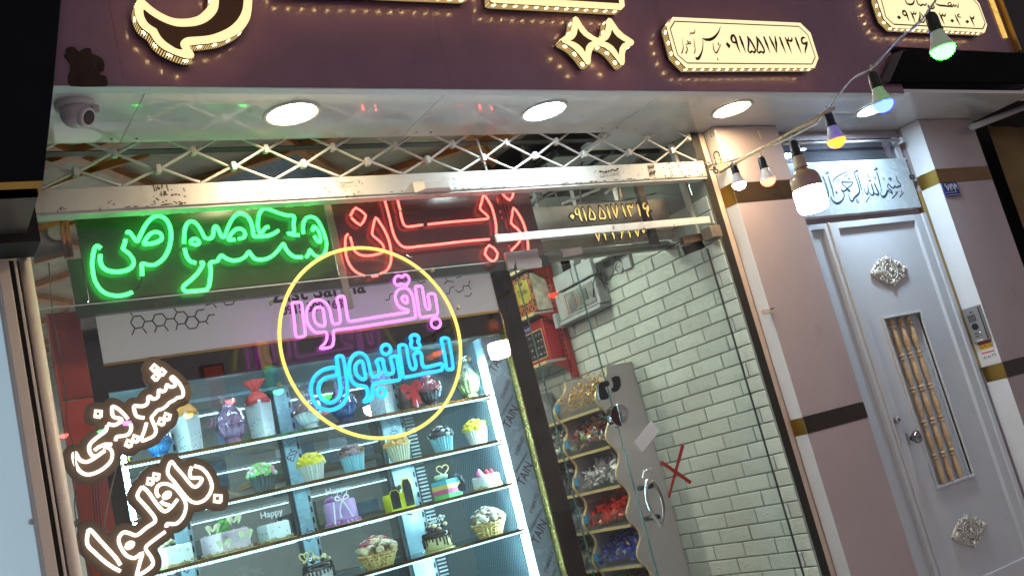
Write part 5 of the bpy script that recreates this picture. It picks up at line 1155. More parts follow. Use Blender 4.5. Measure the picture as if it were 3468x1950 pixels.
# loose wires at the left inside the glass
def wire(pts, Y, r, label, M=None):
    o = MB().tube(smooth_path([P(*q, Y) for q in pts], False, 4), r, 5).build('loose_wire', M or mat('wire_brown', (.10, .08, .07), .5), smooth=True)
    return tag(o, label, 'wire')
wire([(165, 890), (172, 980), (178, 1060), (186, 1110), (200, 1180), (215, 1280), (224, 1360), (228, 1440), (250, 1510), (252, 1560), (262, 1640), (252, 1700), (262, 1780), (285, 1880), (320, 1960)], 3.61, .0022, 'long thin wire running down the left side of the window')
wire([(395, 1580), (380, 1640), (362, 1720), (350, 1790), (345, 1840)], 3.65, .0022, 'pale wire between the two white LED words', mat('wire_pale', (.35, .28, .24), .5))
cds = thing('cord_bundle', 'three thin dark cords hanging side by side over the red panel', 'cords', P(330, 1760, 3.65))
for k in range(3): MB().tube(smooth_path([P(*q, 3.65) for q in [(312+9*k, 1630), (322+9*k, 1760), (338+9*k, 1900), (345+9*k, 1960)]], False, 4), .0016, 5).build('cord', m_darkplastic, cds, smooth=True)
# interior beam behind the gold number, cable clutter above it
ib = thing('interior_beam', 'dusty brown bulkhead beam behind the gold phone number', 'beam', (3.3, 3.8, 2.5))
MB().box(2.86, 3.74, 3.80, 3.84, 2.398, 2.612).build('beam', mat('dusty_beam', (.34, .30, .25), .5, var=.3, vscale=3, dirt=((.14, .10, .08), 4, .6)), ib)
MB().box(2.86, 3.74, 3.79, 3.80, 2.44, 2.452).build('ledge', m_iron, ib)
MB().box(2.52, 3.74, 3.86, 3.90, 2.36, 2.40).build('lower_track', mat('track', (.28, .29, .27), .4), ib)
MB().box(3.53, 3.575, 3.775, 3.80, 2.36, 2.70).build('dark_post', mat('dark_wood_post', (.07, .055, .045), .6), ib)
for z in (2.48, 2.55): MB().lathe([(.008, 0), (.008, .004)], (3.60, 3.80, z), 8, (0, -1, 0)).build('socket_hole', m_darkplastic, ib)
ifr = thing('inner_frame', 'upright pale steel posts inside the glass at the right', 'frame', (3.7, 3.63, 2.5))
MB().box(3.700, 3.722, 3.62, 3.65, 2.35, 2.85).build('post', m_iron, ifr, bevel=.002); MB().box(3.5, 3.53, 3.9, 3.93, 2.40, 2.87).build('post', m_beige, ifr)
MB().box(3.30, 3.345, 4.0, 4.03, 2.62, 2.87).build('post', mat('dark_post', (.07, .07, .07), .6), ifr); MB().box(2.98, 3.02, 3.9, 3.93, 2.62, 2.98).build('post', mat('grey_post', (.17, .19, .19), .5), ifr)
cct = thing('cable_clutter', 'tangle of grey cables and pale conduits above the gold phone number', 'cables', P(1980, 620, 3.86))
for k, (pts, r) in enumerate(([[(1800, 695), (1840, 640), (1900, 600), (2040, 560)], .004], [[(1810, 690), (1900, 640), (1960, 620), (2030, 600)], .004], [[(1900, 690), (1880, 640), (1960, 560), (2070, 500)], .003], [[(1960, 690), (2020, 680), (2090, 682), (2160, 668), (2220, 655)], .005],
                              [[(1880, 560), (1905, 520), (1890, 500), (1920, 480), (1940, 520)], .0025], [[(2150, 560), (2160, 535), (2180, 548), (2170, 525)], .0025], [[(1830, 660), (1845, 600), (1850, 560)], .004], [[(1965, 690), (1968, 610), (1972, 500)], .005], [[(2098, 690), (2095, 650), (2090, 600)], .005])):
    MB().tube(smooth_path([P(*q, 3.86) for q in pts], False, 4), r, 5).build('cable', mat('cable_grey', (.13, .15, .14), .5), cct, smooth=True)
for k, (a, b_) in enumerate((((2050, 655), (2100, 615)), ((1905, 690), (2030, 640)))):
    MB().tube([P(*a, 3.88), P(*b_, 3.88)], .008, 6).build('conduit', mat('conduit_pale', (.42, .44, .42), .5), cct)
pn = MB().prism([P(*win(1700, 450, .34938)(p), 3.95) for p in ((1395, 470), (1445, 468), (1485, 625), (1425, 632))], (0, .006, 0)).build('glow_panel', glow('crackled_lamp', (.75, .95, .92), .9, 220)); tag(pn, 'small crackled bright panel above the gold number', 'lamp')
# shop ceiling lamps that light the inside
for k, (x, y) in enumerate(((3.0, 4.35), (2.75, 5.7), (1.3, 5.6))):
    t = thing('panel_lamp', ('square ceiling lamp over the candy bins', 'square ceiling lamp deeper in the shop', 'square ceiling lamp behind the cake cabinet')[k], 'ceiling lamp', (x, y, 2.84), 'square shop ceiling lamps')
    MB().box(x-.16, x+.16, y-.16, y+.16, 2.825, 2.845).build('frame', m_jambwhite, t); MB().box(x-.145, x+.145, y-.145, y+.145, 2.821, 2.8245).build('diffuser', glow('shop_lamp', (.88, 1, .86), 50) if k < 2 else glow('shop_lamp_left', (1, .95, .85), 220), t)
# ================================================================== white brick side wall (right side of the shop)
XW = 3.72
bw = thing('brick_wall', 'white embossed foam brick wall along the right side of the shop', 'brick wall', (XW, 4.4, 0))
MB().box(XW+.003, XW+.02, 3.499, 8.0, 0, 2.88).build('backing', mat('brick_joint', (.24, .26, .23), .8), bw)
def brick_mat():
    M = mat('white_foam_brick', (.58, .62, .55), .5, var=.05, vscale=3)
    t = M.node_tree; b = t.nodes['Principled BSDF']; N = t.nodes.new; L = t.links.new
    co = N('ShaderNodeTexCoord'); oi = N('ShaderNodeObjectInfo'); ad = N('ShaderNodeVectorMath'); ad.operation = 'ADD'; L(co.outputs['Object'], ad.inputs[0]); L(oi.outputs['Location'], ad.inputs[1])
    n = N('ShaderNodeTexNoise'); n.inputs['Scale'].default_value = 14; n.inputs['Detail'].default_value = 3; n.inputs['Distortion'].default_value = 1.6; L(ad.outputs[0], n.inputs['Vector'])
    w2 = N('ShaderNodeMath'); w2.operation = 'PINGPONG'; w2.inputs[1].default_value = .055; L(n.outputs[0], w2.inputs[0])
    hs = N('ShaderNodeHueSaturation'); r0 = N('ShaderNodeMapRange'); r0.inputs[3].default_value = .86; r0.inputs[4].default_value = 1.08; L(oi.outputs['Random'], r0.inputs[0]); L(r0.outputs[0], hs.inputs['Value'])
    src = b.inputs['Base Color'].links[0].from_socket; L(src, hs.inputs['Color']); L(hs.outputs[0], b.inputs['Base Color'])
    bp = N('ShaderNodeBump'); bp.inputs['Strength'].default_value = .6; bp.inputs['Distance'].default_value = .06; L(w2.outputs[0], bp.inputs['Height']); L(bp.outputs[0], b.inputs['Normal'])
    return M
m_brick = brick_mat()
CH, BLn = .0772, .222
def brick_mesh(ln):
    mb = MB(); h = CH-.005; l = ln-.005; d = .0035; e = .004
    mb.add([(0, 0, 0), (0, l, 0), (0, l, h), (0, 0, h), (-d, e, e), (-d, l-e, e), (-d, l-e, h-e), (-d, e, h-e), (-d-.0012, l*.3, h*.4), (-d-.0008, l*.7, h*.6)],
           [(0, 1, 5, 4), (1, 2, 6, 5), (2, 3, 7, 6), (3, 0, 4, 7), (4, 5, 8), (5, 9, 8), (5, 6, 9), (6, 7, 9), (7, 8, 9), (7, 4, 8)])
    o = mb.build('brick', m_brick); me = o.data; bpy.data.objects.remove(o); return me
full = [brick_mesh(BLn) for _ in range(1)][0]; cut = {}
rest = MB(); nb_ = 0; zc0 = 2.055-20*CH
for r_ in range(25, -1, -1):
    z0 = zc0+r_*CH; off = (0, .074, .148)[r_ % 3]
    ys = []; y = 3.505
    first = BLn-off if off else BLn
    while y < 6.4:
        ln = first if not ys else BLn
        ys.append((y, ln)); y += ln
    for (y, ln) in ys:
        if z0+CH > 2.88: continue
        vis = y < 5.15 and z0 > .55
        if vis and nb_ < 300:
            key = round(ln, 3)
            if key not in cut: cut[key] = brick_mesh(ln)
            o = bpy.data.objects.new('brick', cut[key]); col.objects.link(o); o.parent = bw
            o.location = (rnd.uniform(-.001, .001), y+.002-4.4, z0+.002); nb_ += 1
        else:
            h = CH-.005; l = ln-.005
            rest.box(XW-.006, XW+.001, y+.003, y+.003+l, z0+.003, z0+.003+h)
rest.build('brick_rest', m_brick, bw, kind='stuff', norm=False)
# grime streaks, meter box, trunking, sockets on the brick wall
Wgb = win(1700, 850, .31088)
mtx = thing('meter_box', 'grey electricity meter box with a dusty window on the white brick wall', 'meter box', (3.66, 4.63, 2.3))
m_box = mat('dusty_white_plastic', (.34, .36, .35), .45, var=.12, vscale=10, dirt=((.2, .19, .18), 8, .5))
MB().box(3.635, 3.714, 4.43, 4.84, 2.235, 2.392).build('housing', m_box, mtx, bevel=.006)
MB().box(3.629, 3.6345, 4.455, 4.72, 2.252, 2.372).build('window', mat('dusty_window', (.20, .21, .19), .25, var=.5, vscale=22), mtx, bevel=.003)
for k, (y, z, c_) in enumerate(((4.52, 2.32, (.06, .06, .06)), (4.585, 2.31, (.16, .13, .10)), (4.64, 2.30, (.12, .10, .09)))): MB().box(3.625, 3.6288, y, y+.05, z-.035, z+.03).build('breaker', mat('breaker_%d' % k, c_, .5), mtx)
MB().box(3.627, 3.6345, 4.735, 4.755, 2.25, 2.37).build('pink_label', mat('pink_label', (.45, .28, .25), .5), mtx)
MB().box(3.61, 3.714, 4.845, 4.875, 2.20, 2.29).build('side_cover', m_box, mtx, bevel=.003)
MB().box(3.63, 3.714, 4.44, 4.86, 2.21, 2.232).build('bottom_flange', m_box, mtx, bevel=.003)
tk = thing('cable_trunking', 'boxy white cable trunking above the meter box', 'trunking', (3.67, 4.6, 2.45))
MB().box(3.62, 3.714, 4.41, 4.79, 2.40, 2.495).build('cover', m_box, tk, bevel=.004); MB().box(3.616, 3.6195, 4.60, 4.604, 2.405, 2.49).build('seam', m_rail_dark, tk)
MB().box(3.66, 3.714, 4.60, 4.64, 2.50, 2.86).build('riser', m_box, tk, bevel=.003); MB().box(3.66, 3.714, 4.50, 4.54, 2.50, 2.86).build('riser', m_box, tk, bevel=.003)
MB().box(3.64, 3.714, 4.70, 4.735, 2.50, 2.70).build('dark_slot', m_darkplastic, tk)
sktt = thing('wall_socket', 'round double wall socket under hanging wires beside the trunking', 'socket', (3.70, 4.28, 2.43))
pq = [PX(*win(1700, 450, .34938)(p), 3.70) for p in ((1125, 1300), (1200, 1265), (1000, 1240), (1090, 1180), (1200, 1150))]
MB().lathe([(.036, 0), (.036, .012), (.024, .016), (.024, .008)], (3.714, pq[0].y, pq[0].z), 24, (-1, 0, 0)).build('round_plate', m_box, sktt)
MB().box(3.698, 3.714, pq[1].y-.04, pq[1].y+.03, pq[1].z-.035, pq[1].z+.045).build('switch_plate', m_box, sktt, bevel=.004)
for k in (-.008, .008): MB().lathe([(.004, 0), (.004, .002)], (3.7045, pq[0].y+k, pq[0].z), 8, (-1, 0, 0)).build('pin_hole', m_darkplastic, sktt)
MB().box(3.64, 3.714, pq[3].y-.10, pq[3].y+.12, pq[3].z-.01, pq[3].z+.02).build('shelf_plate', m_box, sktt)
for k in range(9):
    a = Vector((3.69-rnd.uniform(0, .05), pq[3].y+rnd.uniform(-.02, .30), pq[3].z+rnd.uniform(-.02, .05))); b_ = a+Vector((rnd.uniform(-.03, .02), rnd.uniform(-.05, .16), -rnd.uniform(.02, .20)))
    MB().tube(smooth_path([a, (a+b_)/2+Vector((-.02, rnd.uniform(-.04, .04), rnd.uniform(-.02, .03))), b_], False, 4), .0035, 5).build('hanging_wire', m_darkplastic, sktt, smooth=True)
sm_ = MB().prism(smooth_path([PX(*win(1700, 450, .34938)(p), 3.7095) for p in ((925, 1235), (960, 1180), (1100, 1190), (1090, 1290), (1060, 1380), (1020, 1440), (970, 1400), (940, 1330))], True, 3), (.001, 0, 0)).build('burn_mark', mat('soot', (.20, .20, .18), .9, var=.5, vscale=30)); tag(sm_, 'sooty dark mark on the brick wall beside the meter box', 'soot mark')
# red bracket shelving with two gift boxes
rs = thing('bracket_shelf', 'red slotted bracket with two short gold-edged shelves holding gift boxes', 'shelf', (3.70, 4.93, 2.2))
m_rb2 = mat('red_bracket', (.30, .022, .018), .35, var=.1)
MB().box(3.675, 3.712, 4.895, 4.935, 1.90, 2.80).build('upright', m_rb2, rs, bevel=.002)
for k in range(26): MB().box(3.6735, 3.6748, 4.908, 4.922, 1.93+k*.033, 1.946+k*.033).build('slot', m_black, rs)
for zs in (2.335, 2.034, 2.62):
    MB().prism([Vector((3.675, 4.915, zs-.018)), Vector((3.53, 4.915, zs-.018)), Vector((3.58, 4.915, zs-.035)), Vector((3.64, 4.915, zs-.07)), Vector((3.675, 4.915, zs-.105))], (0, .006, 0)).build('arm', m_rb2, rs)
    MB().box(3.528, 3.71, 4.937, 5.75, zs-.016, zs).build('board', mat('grey_board_shelf', (.42, .42, .38), .4), rs)
    MB().box(3.5245, 3.5278, 4.935, 5.75, zs-.017, zs+.001).build('gold_edge', m_goldpaint, rs)
g1 = thing('gift_box', 'orange patterned sweets box with a blue oval badge on the upper red shelf', 'gift box', (3.6, 5.1, 2.336), 'sweet boxes on the red shelves')
m_or = mat('orange_print', (.75, .20, .03), .3, var=.2, vscale=8); m_gr = mat('yellow_green_print', (.55, .48, .04), .3, var=.25, vscale=10)
MB().box(3.575, 3.69, 4.955, 5.36, 2.3375, 2.595).build('carton', mat('dark_brown_print', (.07, .03, .02), .3), g1, bevel=.003)
mb = MB(); xg = 3.5735
for j in range(6):
    for i in range(9):
        y = 4.965+i*.044+(.022 if j % 2 else 0); z = 2.355+j*.043
        if z > 2.58 or y > 5.34: continue
        for a_ in range(6):
            t0 = a_*PI/3; p0 = Vector((xg, y+.004*math.cos(t0), z+.004*math.sin(t0))); p1 = Vector((xg, y+.025*math.cos(t0), z+.025*math.sin(t0)))
            if 2.34 < p1.z < 2.592: mb.ribbon([p0, p1], .007, .0002*(a_ % 3), (-1, 0, 0))
mb.build('lattice_print', m_or, g1, norm=False)
MB().box(3.5715, 3.573, 4.985, 5.125, 2.425, 2.555).build('centre_panel', m_gr, g1, bevel=.0005)
mb = MB(); mb.prism([Vector((3.5705, 5.055+.082*math.cos(2*PI*i/16)*(1 if i % 2 else .86), 2.49+.082*math.sin(2*PI*i/16)*(1 if i % 2 else .86))) for i in range(16)], (.0008, 0, 0)); mb.build('star_panel', m_gr, g1)
text('Tarlin', .052, (3.5695, 5.055, 2.488), LEFTW, m_ink, g1, sx=.9)
MB().prism([Vector((3.569, 5.285+.055*math.cos(2*PI*i/24), 2.555+.028*math.sin(2*PI*i/24))) for i in range(24)], (.002, 0, 0)).build('badge', mat('badge_blue', (.02, .035, .25), .3), g1)
text('Shoniz', .034, (3.5682, 5.285, 2.555), LEFTW, mat('white_print', (.75, .75, .75), .4), g1)
mb = MB(); mb.ball((3.5695, 5.06, 2.537), .012, 8, 5, (.1, 1.6, .8)); mb.ball((3.5695, 5.045, 2.545), .008, 8, 5, (.1, 1.2, .9)); mb.build('emblem', m_ink, g1)
MB().box(3.58, 3.69, 4.951, 4.9545, 2.345, 2.585).build('end_print', mat('pale_print', (.6, .55, .42), .4, var=.5, vscale=14), g1)
g2 = thing('gift_box', 'red sweets box with a clear window and silver bow on the lower red shelf', 'gift box', (3.6, 5.1, 2.035), 'sweet boxes on the red shelves')
m_rbx = mat('red_carton', (.36, .022, .022), .25)
MB().box(3.585, 3.69, 4.955, 5.33, 2.0365, 2.295).build('carton', m_rbx, g2, bevel=.004)
MB().box(3.5835, 3.5848, 4.985, 5.225, 2.068, 2.235).build('window', mat('dark_window', (.035, .03, .03), .12), g2)
mb = MB()
for j in range(4):
    for i in range(6): mb.ball((3.582, 5.005+i*.038+(.008 if j % 2 else 0), 2.088+j*.040), .013, 8, 5, (.35, 1, .9))
mb.build('chocolates', mat('foil_choc', (.16, .14, .14), .2, metal=.6, var=.5, vscale=30), g2, smooth=True, kind='stuff')
for (y0, y1, z0, z1) in ((4.980, 4.985, 2.063, 2.24), (5.225, 5.23, 2.063, 2.24), (4.985, 5.225, 2.063, 2.068), (4.985, 5.225, 2.235, 2.24)): MB().box(3.582, 3.5848, y0, y1, z0, z1).build('window_rim', m_goldpaint, g2)
MB().prism([Vector((3.582, 5.13+.045*math.cos(2*PI*i/24), 2.268+.020*math.sin(2*PI*i/24))) for i in range(24)], (.002, 0, 0)).build('badge', mat('badge_blue', (.02, .035, .25), .3), g2)
text('Shoniz', .028, (3.5812, 5.13, 2.268), LEFTW, mat('white_print', (.75, .75, .75), .4), g2)
m_ribb = mat('silver_ribbon', (.55, .52, .50), .25, metal=.4)
MB().box(3.583, 3.5846, 5.268, 5.292, 2.0375, 2.294).build('ribbon', m_ribb, g2)
for sg in (-1, 1):
    MB().ribbon([(3.578, 5.28, 2.19), (3.572, 5.28+sg*.03, 2.215), (3.575, 5.28+sg*.045, 2.195), (3.578, 5.28, 2.188)], (.006, .022, .022, .006), 0, (-1, 0, 0)).build('bow_loop', m_ribb, g2)
    MB().ribbon([(3.578, 5.28, 2.188), (3.574, 5.28-sg*.02-.02, 2.16), (3.576, 5.28-sg*.03-.05, 2.12)], (.006, .016, .014), 0, (-1, 0, 0)).build('bow_tail', m_ribb, g2)
# ================================================================== candy bins
cu = thing('candy_stand', 'grey stand of stepped candy bins with gold-edged wavy dividers against the brick wall', 'candy stand', (3.55, 4.8, 0))
m_grey = mat('grey_laminate', (.50, .46, .47), .35, var=.03)
shz = [1.873, 1.662, 1.451, 1.239, 1.027, .815, .60]
def wave(z):                      # front edge of a divider: bulges just above each shelf
    ph = (z-.815)/.2115
    return 3.432-.027*math.cos(2*PI*(ph-.22))+(.10*max(0, (z-1.76)/.11) if z > 1.76 else 0)
zz = [.45+i*.0185 for i in range(78)]
zz = [z for z in zz if z < 1.872]+[1.872]
def divider(y, th, ybody):
    edge = [Vector((wave(z), y, z)) for z in zz]
    MB().prism(edge+[Vector((3.712, y, 1.872)), Vector((3.712, y, .45))], (0, th, 0)).build('divider', m_grey, cu)
    e2_ = [Vector((wave(z)-.004, y, z)) for z in zz]
    for dy in ybody:
        mb = MB(); vs = []
        for p in e2_: vs += [p+Vector((0, dy, 0)), p+Vector((0, dy+.008, 0)), p+Vector((.004, dy+.008, 0)), p+Vector((.004, dy, 0))]
        fs = []
        for i in range(len(e2_)-1):
            for k in range(4): fs.append((i*4+k, i*4+(k+1) % 4, i*4+4+(k+1) % 4, i*4+4+k))
        mb.add(vs, fs).build('gold_edge', m_goldpaint, cu)
DY = (4.40, 4.80, 5.22, 5.64)
for k, y in enumerate(DY): divider(y, .018 if k == 0 else .022, (0.002,) if k == 0 else (.001, .0125))
m_acr = clear('bin_acrylic', (.92, .95, .94), .8, .03, (.5, .55, .52), .02)
m_tag = mat('blue_tag', (.02, .22, .42), .45, var=.1)
cand = {(0, 0): ('golden nuts heaped in the top near bin', (.62, .38, .13), .014, 320), (0, 1): ('mixed bright wrapped sweets in the near bin under the nuts', None, .023, 240), (0, 2): ('white wrapped sweets heaped in the third near bin', (.78, .76, .75), .028, 170),
        (0, 3): ('red foil sweets heaped in the fourth near bin', (.75, .05, .02), .021, 240), (0, 4): ('blue foil sweets heaped in the fifth near bin', (.05, .08, .5), .019, 280), (0, 5): ('dark red sweets in the lowest near bin', (.16, .02, .015), .019, 120),
        (1, 1): ('white sweets in the second far bin', (.74, .72, .64), .022, 150), (1, 2): ('black and white sweets in the third far bin', (.10, .09, .10), .022, 150), (1, 3): ('grey-blue sweets in the fourth far bin', (.36, .40, .46), .020, 150),
        (1, 4): ('olive and black sweets in the fifth far bin', (.32, .30, .18), .021, 150), (1, 5): ('dark mixed sweets in the lowest far bin', (.10, .05, .05), .019, 100)}
multi = [(.8, .09, .03), (.85, .38, .03), (.8, .78, .72), (.82, .78, .66), (.12, .05, .18), (.05, .05, .06), (.08, .42, .08), (.85, .52, .07)]
mcol = [mat('sweet_%d' % i, c_, .25, var=.15, vscale=40) for i, c_ in enumerate(multi)]
for b_ in range(3):
    y0, y1 = DY[b_]+.022, DY[b_+1]-.001
    for k in range(len(shz)-1):
        zf = shz[k+1]
        MB().prism([Vector((wave(zf)+.002, y0, zf)), Vector((3.712, y0, zf)), Vector((3.712, y0, zf-.014)), Vector((wave(zf)+.002, y0, zf-.014))], (0, y1-y0, 0)).build('bin_shelf', m_grey, cu)
        MB().box(wave(zf)-.004, wave(zf)+.0015, y0, y1, zf-.015, zf+.001).build('shelf_edge', m_goldpaint, cu)
        MB().box(wave(zf+.02)+.004, wave(zf+.02)+.008, y0+.001, y1-.001, zf+.002, zf+.085).build('acrylic_front', m_acr, cu)
        if b_ < 2: MB().box(wave(zf+.05)-.003, wave(zf+.05)+.001, y1-.045, y1-.004, zf+.045, zf+.090).build('price_tag', m_tag, cu, bevel=.0005)
        if (b_, k) in cand:
            lab, c_, r, n = cand[(b_, k)]
            rg2 = random.Random(b_*10+k); mbs = {}
            for _ in range(int(n*1.5)):
                u = rg2.random(); v = rg2.random()
                x = wave(zf+.03)+.015+u*.20; y = y0+.02+v*(y1-y0-.04)
                hh = .05+.15*(u**.8)+(.045*(1-v) if k else .02)
                z = zf+.008+rg2.uniform(.25, 1)*hh
                ci = rg2.choice([0, 0, 1, 2, 2, 3, 4, 5, 6, 7]) if c_ is None else 0
                if (b_, k) in ((1, 2), (1, 4), (0, 4)) and rg2.random() < .22: ci = 1
                mbs.setdefault(ci, MB()).chip((x, y, z), r*rg2.uniform(.7, 1.1), rg2)
            if c_ is None:
                for q, ci in enumerate(sorted(mbs)):
                    o = mbs[ci].build('sweets', mcol[ci], None, norm=False, kind='stuff')
                    tag(o, ('red', 'orange', 'white', 'cream', 'purple', 'black', 'green', 'amber')[ci]+' wrapped sweets mixed in the second near bin', 'sweets', 'sweets in the candy stand')
            else:
                for ci in sorted(mbs):
                    o = mbs[ci].build('sweets', mat('sweets_%d_%d' % (b_, k), c_, .22, var=.3, vscale=30) if ci == 0 else mat('sweets_pale', (.5, .5, .5), .25), None, norm=False, kind='stuff')
                    tag(o, lab if ci == 0 else 'pale pieces among the '+lab, 'sweets', 'sweets in the candy stand')
sc = MB(); a = Vector((3.46, 5.16, 1.70)); 
sc.lathe([(.001, -.10), (.035, -.09), (.05, -.03), (.046, .04), (.02, .07), (.008, .075), (.008, .15)], a+Vector((0, 0, .02)), 16, (.12, .95, .22)); o = sc.build('scoop', m_steel, smooth=True); tag(o, 'steel scoop lying in the top far candy bin', 'scoop')
# ================================================================== cake display cabinet
CY0 = 3.90
cab = thing('cake_cabinet', 'tall lit glass cake cabinet with black-gold mirror frame and white header', 'display cabinet', (1.7, 4.1, 0))
m_film = mat('steel_film', (.42, .62, .74), .22, metal=.15, var=.08, vscale=3, rvar=.1)
m_inner = mat('cabinet_inner', (.36, .44, .48), .3, metal=.4, var=.1)
MB().box(.775, .842, CY0-.01, CY0+.05, 0, 2.375).build('left_post', m_blackgold, cab, bevel=.003)
MB().box(2.600, 2.705, CY0-.01, CY0+.05, 0, 2.35).build('right_post', m_blackgold, cab, bevel=.003)
MB().box(2.593, 2.5995, CY0-.012, CY0+.03, 0, 2.16).build('gold_strip', mat('beaded_gold', (.60, .48, .15), .2, metal=1, var=.6, vscale=140, bump=1, bscale=150), cab)
MB().box(.842, 2.60, CY0, CY0+.02, 2.160, 2.375).build('header_panel', glow('header_added_glow', (.78, .76, .74), .20), cab)  # weak glow added to the panel to brighten the header
MB().box(.842, 2.60, CY0-.004, CY0+.02, 2.150, 2.160).build('gold_rail', m_gold, cab)
MB().box(.842, 2.593, CY0+.002, CY0+.03, 2.060, 2.150).build('mirror_band', m_blackgold, cab)
MB().box(.842, 2.593, CY0+.001, CY0+.02, 2.052, 2.060).build('lower_rail', mat('dark_rail', (.03, .03, .035), .2), cab)
MB().box(.775, 2.705, CY0, CY0+.62, 2.376, 2.40).build('roof', m_inner, cab)
# header lettering and molecule print
text('Zist Sarma', .098, (P(1080, 985, CY0).x, CY0-.001, P(1080, 985, CY0).z), FRONT, mat('header_brown', (.07, .045, .04), .5), cab, bold=.002)
text('0915 500 1687', .052, (P(1068, 1040, CY0).x, CY0-.001, P(1068, 1040, CY0).z), FRONT, mat('header_dark', (.05, .035, .035), .5), cab, bold=.002, sx=.95)
Wm = win(0, 900, .34938); mb = MB()
def hexa(c, r, skip=()):
    pts = [(c[0]+r*1.06*math.cos(math.radians(a_-8)), c[1]+r*math.sin(math.radians(a_-8))) for a_ in range(0, 360, 60)]
    for i in range(6):
        if i in skip: continue
        mb.ribbon([P(*Wm(pts[i]), CY0), P(*Wm(pts[(i+1) % 6]), CY0)], .0048, .001+.0001*i)
for c, sk_ in (((1335, 545), ()), ((1545, 525), ()), ((1755, 505), ()), ((1860, 550), ()), ((1955, 485), (5,)), ((1310, 420), (0, 1)), ((1520, 400), (0, 1, 2)), ((1740, 385), (0, 1)), ((2215, 320), (3, 4))): hexa(c, 66, sk_)
for a, b_ in (((1305, 610), (1280, 670)), ((1385, 605), (1422, 655)), ((1520, 588), (1498, 648)), ((1595, 582), (1632, 632)), ((1720, 565), (1706, 625)), ((2015, 480), (2080, 473)), ((1990, 540), (2018, 565)), ((2060, 360), (2098, 408)), ((1990, 385), (2060, 365)), ((1410, 540), (1475, 535)), ((1615, 515), (1690, 512))):
    mb.ribbon([P(*Wm(a), CY0), P(*Wm(b_), CY0)], .0048, .0012)
W2m = win(850, 900, .34938)
for a, b_ in (((1300, 335), (1340, 325)), ((1340, 325), (1345, 280)), ((1345, 280), (1390, 265)), ((1880, 100), (1900, 150)), ((1900, 150), (1960, 155)), ((1900, 150), (1870, 180)), ((1980, 230), (2010, 260)), ((2010, 260), (2050, 240)), ((2050, 240), (2060, 195)), ((2060, 195), (2110, 195)), ((2110, 195), (2120, 140)), ((2110, 195), (2130, 230)), ((1890, 270), (1920, 270)), ((1920, 270), (1930, 215)), ((1930, 215), (1970, 200)), ((2070, 290), (2110, 300)), ((2110, 300), (2140, 260)), ((1600, 140), (1640, 170)), ((1640, 170), (1690, 150)), ((1990, 120), (2040, 100))):
    mb.ribbon([P(*W2m(a), CY0), P(*W2m(b_), CY0)], .0042, .0012)
mb.build('molecule_print', mat('print_grey', (.05, .045, .055), .5), cab, norm=False)
# sides, back, ceiling
MB().box(.842, .852, CY0+.05, 4.50, 0, 2.06).build('left_side', m_film, cab)
YB_ = 4.46
MB().box(.842, 2.60, YB_+.03, YB_+.035, 2.052, 2.376).build('upper_back', m_inner, cab)
MB().box(.852, 2.59, CY0+.03, YB_+.03, 2.07, 2.08).build('inner_roof', m_inner, cab)
# right inner side: film strip, LED, embossed plate
MB().box(2.482, 2.592, CY0+.03, CY0+.034, 0, 2.05).build('front_film', m_film, cab)
MB().box(2.480, 2.486, CY0+.036, CY0+.10, 0, 2.05).build('side_film', m_film, cab)
def plate_mat():
    M = mat('embossed_plate', (.23, .31, .36), .3, metal=.5)
    t = M.node_tree; b = t.nodes['Principled BSDF']; N = t.nodes.new; L = t.links.new
    co = N('ShaderNodeTexCoord'); sp = N('ShaderNodeSeparateXYZ'); L(co.outputs['Object'], sp.inputs[0])
    def mth(op, a, bb):
        n = N('ShaderNodeMath'); n.operation = op
        for k, v in enumerate((a, bb)):
            if isinstance(v, (int, float)): n.inputs[k].default_value = v
            else: L(v, n.inputs[k])
        return n.outputs[0]
    s1 = mth('ABSOLUTE', mth('SINE', mth('MULTIPLY', mth('ADD', mth('MULTIPLY', sp.outputs[1], 1.0), mth('MULTIPLY', sp.outputs[2], .62)), 150), 0), 0)
    s2 = mth('ABSOLUTE', mth('SINE', mth('MULTIPLY', mth('SUBTRACT', mth('MULTIPLY', sp.outputs[1], 1.0), mth('MULTIPLY', sp.outputs[2], .62)), 150), 0), 0)
    h = mth('MINIMUM', s1, s2); li = mth('LESS_THAN', h, .22)
    mx = N('ShaderNodeMix'); mx.data_type = 'RGBA'; L(li, mx.inputs['Factor']); mx.inputs['A'].default_value = (.22, .31, .37, 1); mx.inputs['B'].default_value = (.52, .66, .72, 1)
    L(mx.outputs['Result'], b.inputs['Base Color'])
    bp = N('ShaderNodeBump'); bp.inputs['Strength'].default_value = .4; bp.inputs['Distance'].default_value = .004; L(h, bp.inputs['Height']); L(bp.outputs[0], b.inputs['Normal'])
    return M
MB().box(2.486, 2.494, CY0+.10, YB_, 0, 2.05).build('embossed_side', plate_mat(), cab)
m_led = glow('cabinet_led', (.50, .88, 1), 110)
MB().box(2.452, 2.476, CY0+.030, CY0+.05, .95, 1.945).build('led_tube', m_led, cab, bevel=.003)
MB().box(2.4765, 2.4805, CY0+.036, CY0+.05, .95, 1.945).build('led_channel', m_jambwhite, cab)
MB().box(.858, .872, CY0+.036, CY0+.05, .60, 1.93).build('led_tube', glow('cabinet_led_dim', (.50, .88, 1), 80), cab, bevel=.003)
MB().box(.875, 2.455, CY0+.034, CY0+.040, 2.061, 2.068).build('added_roof_led', glow('added_roof_led', (.55, .9, 1), 40), cab)  # added strip, hidden behind the rail, to brighten the cabinet
